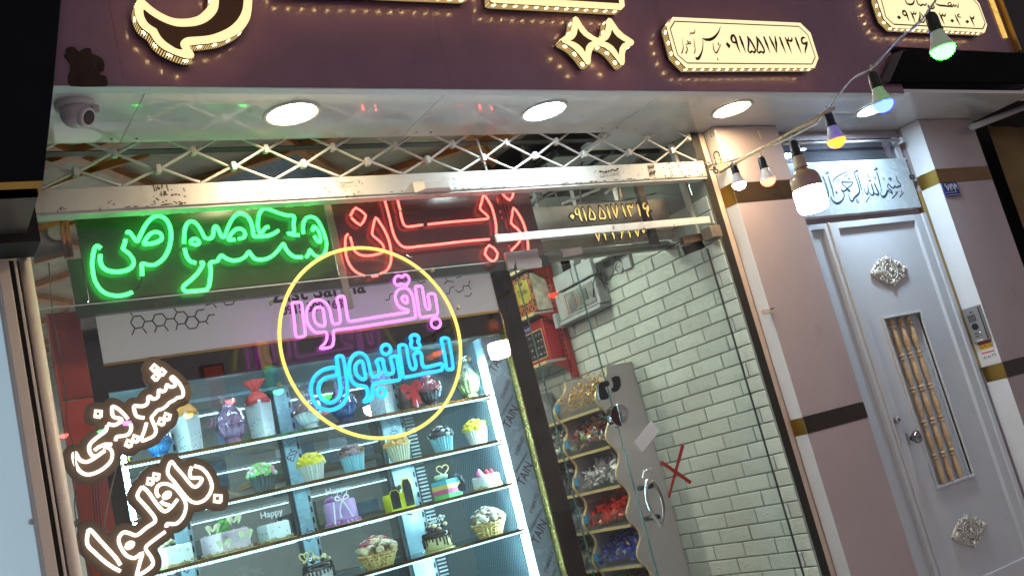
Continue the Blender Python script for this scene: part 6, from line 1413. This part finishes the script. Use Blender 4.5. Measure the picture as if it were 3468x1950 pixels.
# print on the protective film
m_filmink = mat('film_ink', (.09, .045, .10), .5)
for k in range(7):
    z = 1.93-.262*k
    text('TAIN', .062, (2.540, CY0+.0292, z), (PI/2, math.radians(-47), 0), m_filmink, cab, 'film_print', sx=.8)
    for d in (0, .008): 
        a_ = Vector((2.492, CY0+.029, z+.012+d)); MB().ribbon([a_, a_+Vector((.085, 0, .075))], .0022, .001).build('film_line', m_blackink, cab, norm=False)
    text('STAINLESS', .026, (2.548, CY0+.0292, z-.135), (PI/2, math.radians(-52), 0), m_filmink, cab, 'film_print', sx=.8)
# back: dark sliding glass with steel mullions; goods of the shop behind it
MB().box(.852, 2.486, YB_, YB_+.006, 0, 2.05).build('back_glass', clear('back_glass', (.72, .84, .88), 1.6, .10, (.16, .25, .29)), cab)
for x0, x1 in ((1.118, 1.175), (1.655, 1.715), (2.145, 2.25)):
    MB().box(x0, x1, YB_-.02, YB_-.002, 0, 2.05).build('back_post', m_film, cab, bevel=.003)
    MB().box(x1+.001, x1+.020, YB_-.012, YB_-.002, 0, 2.05).build('slotted_rail', mat('slot_rail', (.25, .32, .36), .3, metal=.7), cab)
    for k in range(24): MB().box(x1+.006, x1+.014, YB_-.0135, YB_-.0122, .9+k*.048, .925+k*.048).build('slot', m_black, cab)
    for k in range(3): text('ESS', .05, ((x0+x1)/2, YB_-.021, 1.02+k*.36), (PI/2, math.radians(-55), 0), m_filmink, cab, 'film_print', sx=.8)
    MB().box(x0-.018, x0-.001, YB_-.012, YB_-.002, 0, 2.05).build('dark_mullion', m_rail_dark, cab)
# ribbed light diffuser strip at the right back corner
rbm = MB()
for k in range(70): rbm.box(2.270, 2.315, YB_-.03, YB_-.0215, .75+k*.0175, .758+k*.0175)
rbm.build('ribbed_strip', mat('rib_white', (.62, .70, .72), .3), cab, kind='stuff')
# shelves: glass sheet, gold front edge, LED strip under it
SH = {1: 1.785, 2: 1.578, 3: 1.383, 4: 1.18, 5: .975}
m_shelf = clear('shelf_glass', (.90, .96, .95), .9, .02, (.4, .55, .55))
m_led2 = glow('shelf_led', (.58, .93, 1), 16)
def teeth(M, s, per):
    t = M.node_tree; N = t.nodes.new; L = t.links.new; co = N('ShaderNodeTexCoord'); sp = N('ShaderNodeSeparateXYZ'); L(co.outputs['Object'], sp.inputs[0])
    a = N('ShaderNodeMath'); a.operation = 'MULTIPLY'; a.inputs[1].default_value = 2*PI/per; L(sp.outputs[0], a.inputs[0])
    b_ = N('ShaderNodeMath'); b_.operation = 'SINE'; L(a.outputs[0], b_.inputs[0])
    c = N('ShaderNodeMapRange'); c.inputs[1].default_value = -.3; c.inputs[2].default_value = .3; c.inputs[3].default_value = .35; c.inputs[4].default_value = s; L(b_.outputs[0], c.inputs[0])
    L(c.outputs[0], t.nodes['Principled BSDF'].inputs['Emission Strength'])
teeth(m_led2, 4.0, .0125)
m_led3 = glow('added_shelf_led', (.50, .90, 1), 34)
for k, z in SH.items():
    MB().box(.853, 2.462, CY0+.012, YB_-.03, z-.008, z).build('shelf', m_shelf, cab)
    MB().box(.853, 2.449, CY0+.006, CY0+.0118, z-.010, z+.002).build('shelf_edge', mat('shelf_gold', (.34, .26, .10), .2, metal=1, var=.7, vscale=9), cab)
    MB().box(.875, 2.447, CY0+.014, CY0+.030, z-.0172, z-.0105).build('shelf_led', m_led2, cab)
    MB().box(.875, 2.455, CY0+.0305, CY0+.034, z-.0165, z-.0105).build('added_inner_led', m_led3, cab)  # extra strip added out of sight to throw more light on the goods
    MB().box(2.41, 2.448, CY0+.006, CY0+.02, z-.026, z-.0175).build('end_clip', mat('clip_clear', (.55, .62, .63), .2), cab)
# dim goods behind the back glass (boxes on a counter, seen through the dark glass)
gd = [(1.0, 4.9, .25, .20, (.16, .10, .06)), (1.35, 5.0, .2, .16, (.10, .08, .05)), (1.9, 4.95, .3, .22, (.18, .10, .05)), (2.2, 5.1, .25, .18, (.12, .13, .07)), (1.55, 5.15, .2, .28, (.20, .16, .10)), (2.45, 5.0, .22, .3, (.14, .06, .05))]
ctr = MB().box(.8, 2.7, 4.8, 5.4, .9, .94).build('counter', mat('counter_dark', (.14, .12, .11), .4)); tag(ctr, 'dark counter behind the back glass of the cake cabinet', 'counter')
for k, (x, y, w_, h_, c_) in enumerate(gd):
    t = thing('sweet_box', ('brown', 'dark olive', 'rust coloured', 'mossy', 'tan', 'maroon')[k]+' pastry box dimly seen through the back of the cake cabinet', 'box', (x, y, .94), 'pastry boxes behind the cabinet')
    z = .941+ (0 if k % 2 else .0)
    MB().box(x-w_/2, x+w_/2, y-.12, y+.12, z, z+h_).build('carton', mat('box_%d' % k, c_, .5, var=.4, vscale=9), t, bevel=.004)
    MB().box(x-w_/2-.004, x+w_/2+.004, y-.125, y+.125, z+h_+.0005, z+h_+.02).build('lid', mat('lid_%d' % k, tuple(q*1.5 for q in c_), .4), t, bevel=.004)
for k, (z, xa_, xb_) in enumerate(((1.42, .9, 1.6), (1.42, 1.75, 2.5), (1.72, .9, 1.6), (1.72, 1.75, 2.45))):
    t = thing('back_shelf', ('lower left', 'lower right', 'upper left', 'upper right')[k]+' dim wooden shelf of trays behind the cabinet glass', 'shelf', ((xa_+xb_)/2, 5.3, z), 'tray shelves behind the cabinet')
    MB().box(xa_, xb_, 5.15, 5.5, z-.02, z).build('board', mat('shelf_wood_dim', (.28, .17, .08), .5, var=.2), t)
    x = xa_+.04
    while x < xb_-.12:
        w_ = rnd.uniform(.09, .2); h_ = rnd.uniform(.06, .2)
        MB().box(x, x+w_, 5.17, 5.42, z+.0005, z+h_).build('tray', mat('tray_%d' % rnd.randrange(6), rnd.choice([(.5, .28, .10), (.24, .32, .16), (.48, .36, .24), (.38, .12, .09), (.22, .28, .34), (.55, .46, .34)]), .5, var=.4, vscale=14), t, bevel=.004); x += w_+.015
# ------------------------------------------------------------------ goods on the shelves
def at_shelf(px_, py_, k, Y=4.06):
    return Vector((P(px_, py_, Y).x, Y, SH[k]+.0005))
def blobs(mb, c, R_, n, r, rg, up=.8):
    for _ in range(n):
        t = rg.uniform(0, 2*PI); h = rg.random()**.7
        q = math.sqrt(max(0, 1-h*h)); mb.ball(Vector(c)+Vector((R_*q*math.cos(t), R_*q*math.sin(t), R_*up*h)), r*rg.uniform(.7, 1.3), 7, 5, (1, 1, .75))
def cupcake(label, px_, py_, case, tops, seed, k=2, s=1.0, Y=4.06):
    c = at_shelf(px_, py_, k, Y); t = thing('cupcake', label, 'cupcake', c, 'cupcakes on the second shelf'); rg = random.Random(seed)
    MB().lathe([(.036*s, 0), (.042*s, .03*s), (.050*s, .068*s), (.053*s, .074*s)], c, 96, flute=.045, fn=24).build('paper_case', case, t)
    for i, M in enumerate(tops):
        mb = MB()
        if i == 0: mb.ball(c+Vector((0, 0, .078*s)), .050*s, 18, 8, (1.05, 1.05, .62))
        blobs(mb, c+Vector((0, 0, .074*s)), .050*s, 34 if i == 0 else 14, .0125*s, rg, .86)
        mb.build('icing' if i == 0 else 'topping', M, t, smooth=True)
    return t
def ic(n, c_): return mat('icing_'+n, c_, .45, var=.2, vscale=60, bump=.3, bscale=90)
case_w = mat('case_pale', (.55, .50, .44), .5); case_b = mat('case_blue', (.20, .42, .48), .5); case_k = mat('case_black', (.05, .06, .06), .45); case_c = mat('case_cream', (.60, .55, .38), .5)
cupcake('cupcake with pale green icing in a black case, leftmost on the second shelf', 897, 1660, case_k, [ic('green', (.25, .60, .16)), ic('pale', (.70, .75, .66)), ic('pinkish', (.7, .35, .45))], 1)
cupcake('yellow iced cupcake beside the green one, left of the mauve cupcake', 1062, 1612, case_w, [ic('yellow', (.80, .62, .03)), ic('yellow2', (.85, .72, .20))], 2)
cupcake('mauve-brown iced cupcake in a blue case', 1198, 1572, case_b, [ic('mauve', (.30, .19, .19)), ic('choc', (.12, .07, .07)), ic('lilac', (.32, .26, .36))], 3)
cupcake('orange and cream iced cupcake in a cream case under the yellow ring', 1355, 1548, case_c, [ic('peach', (.70, .42, .16)), ic('orange', (.80, .40, .06)), ic('cream', (.75, .60, .36))], 4)
cupcake('black and white cookie cupcake in a blue case', 1500, 1508, case_b, [ic('cookie', (.05, .045, .05)), ic('whitechip', (.70, .72, .72))], 5)
cupcake('yellow iced cupcake at the right end of the second shelf', 1616, 1480, case_w, [ic('yellow', (.80, .62, .03)), ic('yellow2', (.85, .72, .20))], 6)
m_wcake = mat('white_cream', (.70, .72, .70), .4, var=.04, bump=.15, bscale=40); m_crumb = mat('gold_crumb', (.50, .40, .18), .6, var=.4, vscale=80, bump=.5, bscale=90)
m_topper = mat('topper_white', (.75, .78, .78), .4)
m_silver = mat('silver_pearl', (.6, .6, .6), .15, metal=1)
def square_cake(label, px_, py_, w_, h_, k=3, topper=None, M=None, Y=4.06, rot=.25):
    c = at_shelf(px_, py_, k, Y); t = thing('cake', label, 'cake', c, 'cakes in the lit cabinet')
    def sqr(r, z): return [c+Vector((r*math.cos(rot+PI/4+i*PI/2)*1.414, r*math.sin(rot+PI/4+i*PI/2)*1.414, z)) for i in range(4)]
    MB().prism(sqr(w_/2+.012, 0), (0, 0, .004)).build('cake_board', m_goldpaint, t)
    MB().prism(sqr(w_/2, .0045), (0, 0, h_)).build('cream', M or m_wcake, t, bevel=.007)
    mb = MB()
    for i in range(46):
        a = i/46*4; e = int(a); f = a-e; q = sqr(w_/2+.003, .004); p = q[e].lerp(q[(e+1) % 4], f); mb.ball(p+Vector((0, 0, rnd.uniform(.002, .012))), .0045, 6, 4)
    mb.build('crumb_rim', m_crumb, t, smooth=True)
    mb = MB(); q = sqr(w_/2+.0008, 0)
    for e in range(4):
        for f in (.2, .5, .8): mb.ball(q[e].lerp(q[(e+1) % 4], f)+Vector((0, 0, h_*rnd.uniform(.45, .8))), .0035, 6, 4); mb.ball(sqr(w_/2-.004, 0)[e].lerp(sqr(w_/2-.004, 0)[(e+1) % 4], f)+Vector((0, 0, h_+.006)), .0035, 6, 4)
    mb.build('pearls', m_silver, t, smooth=True)
    if topper: text(topper, .036, c+Vector((0, -.01, h_+.042)), FRONT, m_topper, t, 'topper', ext=.001); MB().tube([c+Vector((.01, -.01, h_)), c+Vector((.01, -.01, h_+.03))], .0015, 5).build('topper_stick', m_silver, t)
    return t, c
t, c = square_cake('square white cake with pale flowers at the left end of the third shelf', 588, 1900, .112, .074)
mb = MB(); blobs(mb, c+Vector((-.02, 0, .08)), .035, 22, .011, rnd); mb.build('flowers', ic('pale_flower', (.62, .58, .36)), t, smooth=True)
t, c = square_cake('pink square cake with butterflies on the third shelf', 768, 1850, .135, .080, M=mat('pink_cream', (.58, .44, .48), .45, var=.12, vscale=30, bump=.5, bscale=40), rot=.35)
m_bf = mat('butterfly', (.66, .68, .42), .5, var=.3, vscale=30)
for (dx, dy, dz) in ((.03, -.05, .11), (-.035, -.082, .03), (.055, -.075, .045), (-.05, -.03, .095)):
    q = c+Vector((dx, dy, dz))
    for sg in (-1, 1): MB().ribbon([q, q+Vector((sg*.012, -.006, .016)), q+Vector((sg*.022, -.012, .020)), q+Vector((sg*.014, -.006, -.006))], (.004, .018, .016, .006), 0, (0, -1, 0)).build('butterfly', m_bf, t, norm=False)
mb = MB(); 
for _ in range(9): mb.ball(c+Vector((rnd.uniform(-.03, .02), rnd.uniform(-.02, .02), .09+rnd.uniform(0, .045))), .011, 7, 5)
mb.build('greenery', ic('leaf_green', (.10, .38, .06)), t, smooth=True)
square_cake('plain white square cake with a silver script topper beside the pink butterfly cake', 935, 1832, .098, .070, topper='Happy', rot=.15)
# purple drum cake with ribbon
c = at_shelf(1165, 1778, 3); t = thing('cake', 'tall lilac drum cake with white ribbon bow on the third shelf', 'cake', c, 'cakes in the lit cabinet')
m_lil = mat('lilac_cream', (.46, .25, .50), .4, var=.06)
MB().lathe([(.078, 0), (.078, .004)], c, 40).build('cake_board', m_goldpaint, t)
MB().lathe([(.064, .0045), (.066, .03), (.0655, .095), (.060, .100), (.001, .101)], c, 48).build('cream', m_lil, t, smooth=True)
mb = MB()
for i in range(26): a_ = 2*PI*i/26; mb.ball(c+Vector((.068*math.cos(a_), .068*math.sin(a_), .010)), .0095, 8, 5)
for i in range(30): a_ = rnd.uniform(0, 2*PI); q = rnd.uniform(.02, .055); mb.ball(c+Vector((q*math.cos(a_), q*math.sin(a_), .103+rnd.uniform(0, .012))), .011, 8, 5)
mb.build('piping', mat('lilac_piping', (.42, .17, .42), .4, var=.15, vscale=40), t, smooth=True)
m_rib = mat('white_ribbon', (.70, .68, .70), .4)
for a in (((-.045, -.052, .10), (-.052, -.058, .06), (-.060, -.060, .01)), ((-.012, -.066, .10), (.004, -.072, .06), (.016, -.074, .025)), ((-.012, -.066, .10), (-.03, -.066, .06), (-.034, -.074, .03)), ((-.012, -.066, .10), (.006, -.070, .118), (.014, -.070, .104), (-.012, -.066, .10)), ((-.012, -.066, .10), (-.034, -.066, .118), (-.04, -.066, .104), (-.012, -.066, .10))):
    MB().ribbon([c+Vector(p) for p in a], .0065, 0).build('ribbon', m_rib, t, norm=False)
text('Happy', .040, c+Vector((0, -.005, .145)), FRONT, m_topper, t, 'topper', ext=.001)
# plain yellow and black cake
c = at_shelf(1352, 1712, 3); t = thing('cake', 'yellow and black cake with black plaques on the third shelf', 'cake', c, 'cakes in the lit cabinet')
m_ycake = mat('yellow_cream', (.66, .62, .02), .4, var=.06); m_bplq = mat('black_fondant', (.018, .022, .026), .35)
MB().lathe([(.062, .0), (.063, .07), (.058, .076), (.001, .077)], c, 40).build('cream', m_ycake, t, smooth=True)
for (dx, w_, h_, rr2) in ((-.042, .046, .085, -.25), (.022, .050, .125, .08)):
    p = [Vector((-w_/2, 0, 0)), Vector((w_/2, 0, 0)), Vector((w_/2, 0, h_*.8)), Vector((w_*.28, 0, h_)), Vector((-w_*.28, 0, h_)), Vector((-w_/2, 0, h_*.8))]
    R_ = Matrix.Rotation(rr2, 3, 'Z'); o_ = c+Vector((dx, -.066, .004))
    MB().prism([o_+R_@q for q in p], R_@Vector((0, .004, 0))).build('plaque_border', m_ycake, t)
    MB().prism([o_+R_@(Vector((q.x*.84, -.0015, .006+q.z*.90))) for q in p], R_@Vector((0, .0012, 0))).build('plaque', m_bplq, t)
mb = MB(); blobs(mb, c+Vector((.02, .01, .08)), .03, 16, .009, rnd); mb.build('topping', ic('choc', (.12, .07, .07)), t, smooth=True)
# rainbow slice
c = at_shelf(1515, 1662, 3); t = thing('cake', 'square rainbow striped cake with a dark cookie and heart topper', 'cake', c, 'cakes in the lit cabinet')
rb_ = Matrix.Rotation(.35, 3, 'Z')
for i, c_ in enumerate(((.14, .55, .16), (.62, .12, .28), (.75, .50, .15), (.08, .42, .58))):
    z0 = .002+i*.020
    MB().prism([c+rb_@Vector((sx_*.046, sy_*.046, z0)) for sx_, sy_ in ((-1, -1), (1, -1), (1, 1), (-1, 1))], (0, 0, .0198)).build('layer', mat('rainbow_%d' % i, c_, .45), t, bevel=.002)
MB().lathe([(.019, 0), (.019, .010)], c+Vector((.040, -.062, .034)), 22, (0, -1, 0)).build('cookie', m_bplq, t)
mb = MB(); blobs(mb, c+Vector((.045, .0, .075)), .026, 26, .010, rnd)
for _ in range(12): mb.ball(c+Vector((.062+rnd.uniform(-.008, .008), -.02+rnd.uniform(-.03, .03), rnd.uniform(.01, .08))), .0095, 7, 5)
mb.build('cookie_crumbs', ic('cookie', (.05, .045, .05)), t, smooth=True)
MB().lathe([(.001, 0), (.028, .004), (.032, .020), (.026, .026), (.001, .028)], c+Vector((-.015, 0, .083)), 24).build('mint_swirl', ic('mint', (.45, .60, .45)), t, smooth=True)
hpts = [c+Vector((-.005+.0019*(16*math.sin(a_)**3), -.012, .128+.0016*(13*math.cos(a_)-5*math.cos(2*a_)-2*math.cos(3*a_)-math.cos(4*a_)))) for a_ in [2*PI*i/28 for i in range(28)]]
MB().tube(hpts, .0025, 5, True).build('heart_topper', m_goldpaint, t, smooth=True)
# white strawberry cake
c = at_shelf(1645, 1618, 3); t = thing('cake', 'round white cake with strawberries and a pink rosette, rightmost on its shelf', 'cake', c, 'cakes in the lit cabinet')
MB().lathe([(.072, 0), (.072, .004)], c, 40).build('cake_board', m_goldpaint, t)
pr = [(.064, .0045)]+[(.064+(.0012 if i % 2 else 0), .008+i*.005) for i in range(10)]+[(.060, .062), (.001, .063)]
MB().lathe(pr, c, 48).build('cream', m_wcake, t, smooth=False)
mb = MB()
for i in range(50): a_ = 2*PI*i/50; mb.ball(c+Vector((.066*math.cos(a_), .066*math.sin(a_), rnd.uniform(.005, .016))), .0042, 6, 4)
mb.build('crumb_rim', m_crumb, t, smooth=True)
mb = MB()
for i in range(5): mb.lathe([(.024-i*.004, i*.006), (.026-i*.005, i*.006+.004), (.018-i*.003, i*.006+.008)], c+Vector((-.040, -.02, .062)), 16)
mb.build('rosette', ic('pink', (.62, .18, .40)), t, smooth=True)
mb = MB()
for dx, dy in ((.0, -.02), (.03, -.01), (.018, .01)): mb.lathe([(.002, .024), (.010, .014), (.014, .004), (.008, 0)], c+Vector((dx, dy, .063)), 12)
mb.build('strawberries', ic('strawberry', (.55, .03, .04)), t, smooth=True)
# fourth shelf
def basket(label, px_, py_, seed, icing_cols, w_=.085):
    c = at_shelf(px_, py_, 4); t = thing('pastry_basket', label, 'pastry basket', c, 'wafer baskets on the fourth shelf'); rg = random.Random(seed)
    m_waf = mat('wafer', (.55, .34, .11), .5, var=.25, vscale=40, bump=.3)
    mb = MB()
    for k in range(5):
        z = .006+k*.012; rr2 = w_*(.62+.085*k)
        mb.tube([c+Vector((rr2*math.cos(2*PI*i/40), rr2*math.sin(2*PI*i/40), z+.0025*math.sin(i*2.5+k*PI))) for i in range(40)], .0042, 5, True)
    for i in range(22):
        a_ = 2*PI*i/22; mb.tube([c+Vector((w_*.60*math.cos(a_), w_*.60*math.sin(a_), 0)), c+Vector((w_*.99*math.cos(a_+.05), w_*.99*math.sin(a_+.05), .062))], .0045, 5)
    mb.lathe([(w_*.6, 0), (w_*.6, .004)], c, 30); mb.build('wafer_basket', m_waf, t, smooth=True)
    for j, M in enumerate(icing_cols):
        mb = MB(); n = 26 if j == 0 else 26
        for _ in range(n):
            a_ = rg.uniform(0, 2*PI); q = w_*.9*math.sqrt(rg.random()); z = .058+(.055*(1-(q/w_)**2))
            if j == 0: mb.ball(c+Vector((q*math.cos(a_), q*math.sin(a_), z)), .0185*rg.uniform(.85, 1.15), 9, 6, (1, 1, .85))
            else:
                p = c+Vector((q*math.cos(a_), q*math.sin(a_), z+.016)); mb.tube(smooth_path([p+Vector((-.016, 0, -.003)), p+Vector((-.004, rg.uniform(-.008, .008), .003)), p+Vector((.014, 0, -.004))], False, 3), .0026, 5)
        mb.build('cream_puffs' if j == 0 else 'drizzle', M, t, smooth=True)
basket('wafer basket of cream puffs with pink drizzle on the fourth shelf', 1285, 1905, 3, [ic('puff', (.62, .46, .28)), ic('pinkdust', (.55, .12, .16)), ic('sugar', (.72, .66, .60))])
basket('wafer basket of puffs with dark chocolate drizzle at the right end of the fourth shelf', 1660, 1802, 5, [ic('puff_pale', (.68, .58, .44)), ic('choc', (.12, .07, .07)), ic('sugar', (.72, .66, .60))], .080)
def drip_cake(label, px_, py_, side, k=4, h_=.075):
    c = at_shelf(px_, py_, k); t = thing('cake', label, 'cake', c, 'cakes in the lit cabinet')
    MB().lathe([(.070, 0), (.070, .004)], c, 40).build('cake_board', m_goldpaint, t)
    MB().lathe([(.060, .0045), (.061, h_*.9), (.057, h_)], c, 44).build('sponge', side, t, smooth=True)
    m_ch = mat('dark_glaze', (.030, .018, .014), .15)
    mb = MB(); mb.lathe([(.0625, h_*.72), (.0625, h_), (.058, h_+.006), (.001, h_+.007)], c, 44)
    for i in range(24):
        a_ = 2*PI*i/24; l = rnd.uniform(.010, .042); q = c+Vector((.0615*math.cos(a_), .0615*math.sin(a_), h_*.74)); mb.tube([q, q-Vector((0, 0, l*.6)), q-Vector((0, 0, l))], .0038, 6, rs=[.0050, .0034, .0042])
    mb.build('glaze', m_ch, t, smooth=True)
    for M, n, nm in ((ic('cookie', (.05, .045, .05)), 10, 'chocolate_pieces'), (ic('cream', (.75, .60, .36)), 7, 'cream_dabs'), (m_silver, 4, 'silver_balls')):
        mb = MB()
        for _ in range(n): a_ = rnd.uniform(0, 2*PI); q = rnd.uniform(.01, .05); mb.ball(c+Vector((q*math.cos(a_), q*math.sin(a_), h_+.012+rnd.uniform(0, .02))), rnd.uniform(.008, .013), 8, 5, (1, 1, .8))
        mb.build(nm, M, t, smooth=True)
    return t, c
t, c = drip_cake('cream cake with dark chocolate drips and a silver topper on the fourth shelf', 1490, 1868, mat('cream_side', (.66, .54, .26), .45))
text('Happy', .034, c+Vector((.01, -.01, .135)), FRONT, m_topper, t, 'topper', ext=.001)
mb = MB()
for dx, dz in ((.035, .125), (.045, .135), (.03, .14)): mb.ball(c+Vector((dx, -.02, dz)), .007, 8, 5)
mb.build('topper_pearls', m_wcake, t, smooth=True)
t, c = drip_cake('chocolate striped cake with a gold heart topper at the bottom of the cabinet', 1090, 1985, mat('grey_side', (.40, .38, .36), .4))
for sg in (-1, 1):
    hp = [c+Vector((-.045+sg*.012+.0012*(16*math.sin(a_)**3), -.02+sg*.006, .118+.0013*(13*math.cos(a_)-5*math.cos(2*a_)-2*math.cos(3*a_)-math.cos(4*a_)))) for a_ in [2*PI*i/24 for i in range(24)]]
    MB().tube(hp, .0026, 5, True).build('heart_topper', m_goldpaint, t, smooth=True)
mb = MB(); blobs(mb, c+Vector((.03, -.01, .085)), .022, 16, .007, rnd); mb.build('white_rose', ic('cream', (.75, .60, .36)), t, smooth=True)
t, c = square_cake('white cake with silver letters low in the cabinet', 880, 2015, .10, .07, k=4, topper='0915' if False else None)
# first shelf: cartons and lantern-shaped pots in film
def carton(label, px_, py_, cloth, h_=.165, w_=.040, tilt=0, seed=1):
    c = at_shelf(px_, py_, 1); t = thing('carton', label, 'carton', c, 'white cartons on the top shelf'); rg = random.Random(seed)
    m_ct = mat('carton_white', (.66, .70, .72), .35)
    R_ = Matrix.Rotation(.6, 3, 'Z')
    a = [c+R_@Vector((sx_*w_*.86, sy_*w_*.86, 0)) for sx_, sy_ in ((-1, -1), (1, -1), (1, 1), (-1, 1))]; b_ = [c+R_@Vector((sx_*w_, sy_*w_, h_)) for sx_, sy_ in ((-1, -1), (1, -1), (1, 1), (-1, 1))]
    MB().add(a+b_, [(0, 1, 5, 4), (1, 2, 6, 5), (2, 3, 7, 6), (3, 0, 4, 7), (3, 2, 1, 0), (4, 5, 6, 7)]).build('box', m_ct, t, bevel=.004)
    mb = MB(); mb.lathe([(w_*1.30, h_-.012), (w_*1.22, h_+.008), (w_*.80, h_+.030), (w_*.25, h_+.040)], c, 24, flute=.05, fn=4); mb.build('cloth_cap', cloth, t, smooth=True)
    mb = MB(); mb.lathe([(w_*.22, h_+.038), (w_*.55, h_+.060), (w_*1.15, h_+.086)], c, 30, flute=.16, fn=5, caps=False); mb.build('cloth_ruffle', cloth, t, smooth=True)
    MB().tube([c+Vector((w_*.25*math.cos(2*PI*i/16), w_*.25*math.sin(2*PI*i/16), h_+.039)) for i in range(16)], .0025, 6, True).build('tie', mat('tie_cord', (.6, .3, .08), .5), t)
    mb = MB()
    for _ in range(46):
        f = rg.randrange(2); u = rg.uniform(-.85, .85); z = h_*.5*rg.random()**1.6+.006
        ww = w_*(.86+.14*z/h_)+.0006
        p = c+R_@(Vector((u*w_*.86, -ww, z)) if f == 0 else Vector((-ww, u*w_*.86, z))); nn = R_@(Vector((0, -1, 0)) if f == 0 else Vector((-1, 0, 0)))
        l = rg.uniform(.004, .014)
        if rg.random() < .5: mb.ribbon([p, p+Vector((0, 0, l))], .0012, .0004, nn, sub=1)
        else: mb.ribbon([p, p+Vector((0, 0, .004))], .004, .0004, nn, sub=1)
    mb.build('flower_print', mat('print_teal', (.05, .11, .13), .5), t, norm=False)
    return t
carton('white carton with an orange cloth top near the upper LED word', 648, 1530, mat('orange_cloth', (.72, .30, .06), .5, var=.1), seed=2)
carton('white carton with a red cloth top and printed flowers on the top shelf', 893, 1470, mat('red_cloth', (.55, .05, .045), .5, var=.1), seed=3)
carton('white perforated carton behind the cyan neon word', 1300, 1396, mat('clear_cloth', (.42, .46, .42), .3, var=.2), h_=.12, seed=4)
m_cello = clear('cellophane', (.93, .95, .96), 2.2, .03, (.6, .6, .7), .03)
def lantern(label, px_, py_, M, M2, s=1.0):
    c = at_shelf(px_, py_, 1); t = thing('sweet_pot', label, 'pot', c, 'fluted pots wrapped in film on the top shelf')
    MB().lathe([(.050*s, 0), (.050*s, .008*s), (.040*s, .014*s), (.030*s, .024*s), (.034*s, .034*s)], c, 48, flute=.03, fn=16).build('foot', M2, t, smooth=True)
    MB().lathe([(.034*s, .0345*s), (.050*s, .058*s), (.058*s, .080*s), (.057*s, .086*s)], c, 80, flute=.05, fn=16).build('bowl', M2, t, smooth=True)
    MB().lathe([(.056*s, .0865*s), (.058*s, .100*s), (.048*s, .125*s), (.030*s, .150*s), (.022*s, .165*s), (.020*s, .175*s)], c, 72, flute=.05, fn=14).build('sweets_cone', M, t, smooth=True)
    vs = []; n = 48; pr = [(.060, .078), (.064, .095), (.054, .125), (.034, .152), (.020, .172), (.028, .195), (.036, .208)]
    mb = MB(); mb.lathe([(r*s, z*s) for r, z in pr], c, n, flute=.07, fn=9, caps=False); mb.build('film_wrap', m_cello, t, smooth=True)
    mb = MB()
    for i in range(60):
        a_ = rnd.uniform(0, 2*PI); j = rnd.randrange(1, 5); r0, z0 = pr[j]; r1, z1 = pr[j+1] if j < 6 else pr[j]
        p0 = c+Vector((r0*1.06*s*math.cos(a_), r0*1.06*s*math.sin(a_), z0*s)); a2 = a_+rnd.uniform(.1, .5); p1 = c+Vector((r1*1.06*s*math.cos(a2), r1*1.06*s*math.sin(a2), z1*s)); mb.tube([p0, (p0+p1)/2, p1], .0014, 4)
    mb.build('film_creases', mat('film_glint', (.75, .75, .8), .1, metal=.6), t)
    return t
def gm(n, c_, me=.3): return mat('pot_'+n, c_, .22, metal=me, var=.2, vscale=20)
lantern('blue fluted pot in film at the left end of the top shelf', 545, 1545, gm('blue', (.04, .26, .55)), gm('blue2', (.03, .18, .42)), .8)
lantern('purple lantern-shaped pot in film between the two white cartons', 795, 1505, gm('purple', (.40, .22, .42), .1), gm('purple2', (.27, .15, .26), .1))
lantern('white footed pot of dark sweets in film left of the yellow ring', 1052, 1440, gm('rose', (.30, .16, .18)), gm('white', (.55, .62, .62), 0), .95)
lantern('deep blue fluted pot in film behind the cyan neon word', 1172, 1418, gm('navy', (.03, .12, .36)), gm('navy2', (.02, .07, .2)), .95)
lantern('red fluted pot in film right of the ribbon jar', 1462, 1355, gm('red', (.5, .06, .08)), gm('black', (.06, .06, .07)), .9)
lantern('olive green fluted pot in film at the right end of the top shelf', 1592, 1332, gm('olive', (.34, .38, .14)), gm('olive2', (.30, .32, .14)), 1.0)
c = at_shelf(1388, 1376, 1); t = thing('ribbon_jar', 'dark jar with a red ribbon bow and heart tag on the top shelf', 'jar', c)
MB().lathe([(.042, 0), (.045, .01), (.045, .09), (.036, .10), (.036, .112)], c, 30).build('jar', mat('jar_dark', (.07, .065, .05), .15, var=.5, vscale=30), t, smooth=True)
m_rr = mat('red_satin', (.45, .02, .025), .35)
for a in (((-.004, -.048, .10), (.002, -.054, .06), (-.004, -.056, .02)), ((.012, -.048, .10), (.022, -.054, .06), (.026, -.054, .025)), ((0, -.046, .10), (-.032, -.05, .118), (-.04, -.05, .098), (0, -.046, .10)), ((0, -.046, .10), (.034, -.05, .125), (.044, -.05, .10), (0, -.046, .10))):
    MB().ribbon([c+Vector(p) for p in a], .020, 0).build('ribbon', m_rr, t, norm=False)
MB().prism([c+Vector((-.026+.0010*(16*math.sin(a_)**3), -.060, .068+.0010*(13*math.cos(a_)-5*math.cos(2*a_)-2*math.cos(3*a_)-math.cos(4*a_)))) for a_ in [2*PI*i/28 for i in range(28)]], (0, .002, 0)).build('heart_tag', m_rr, t)
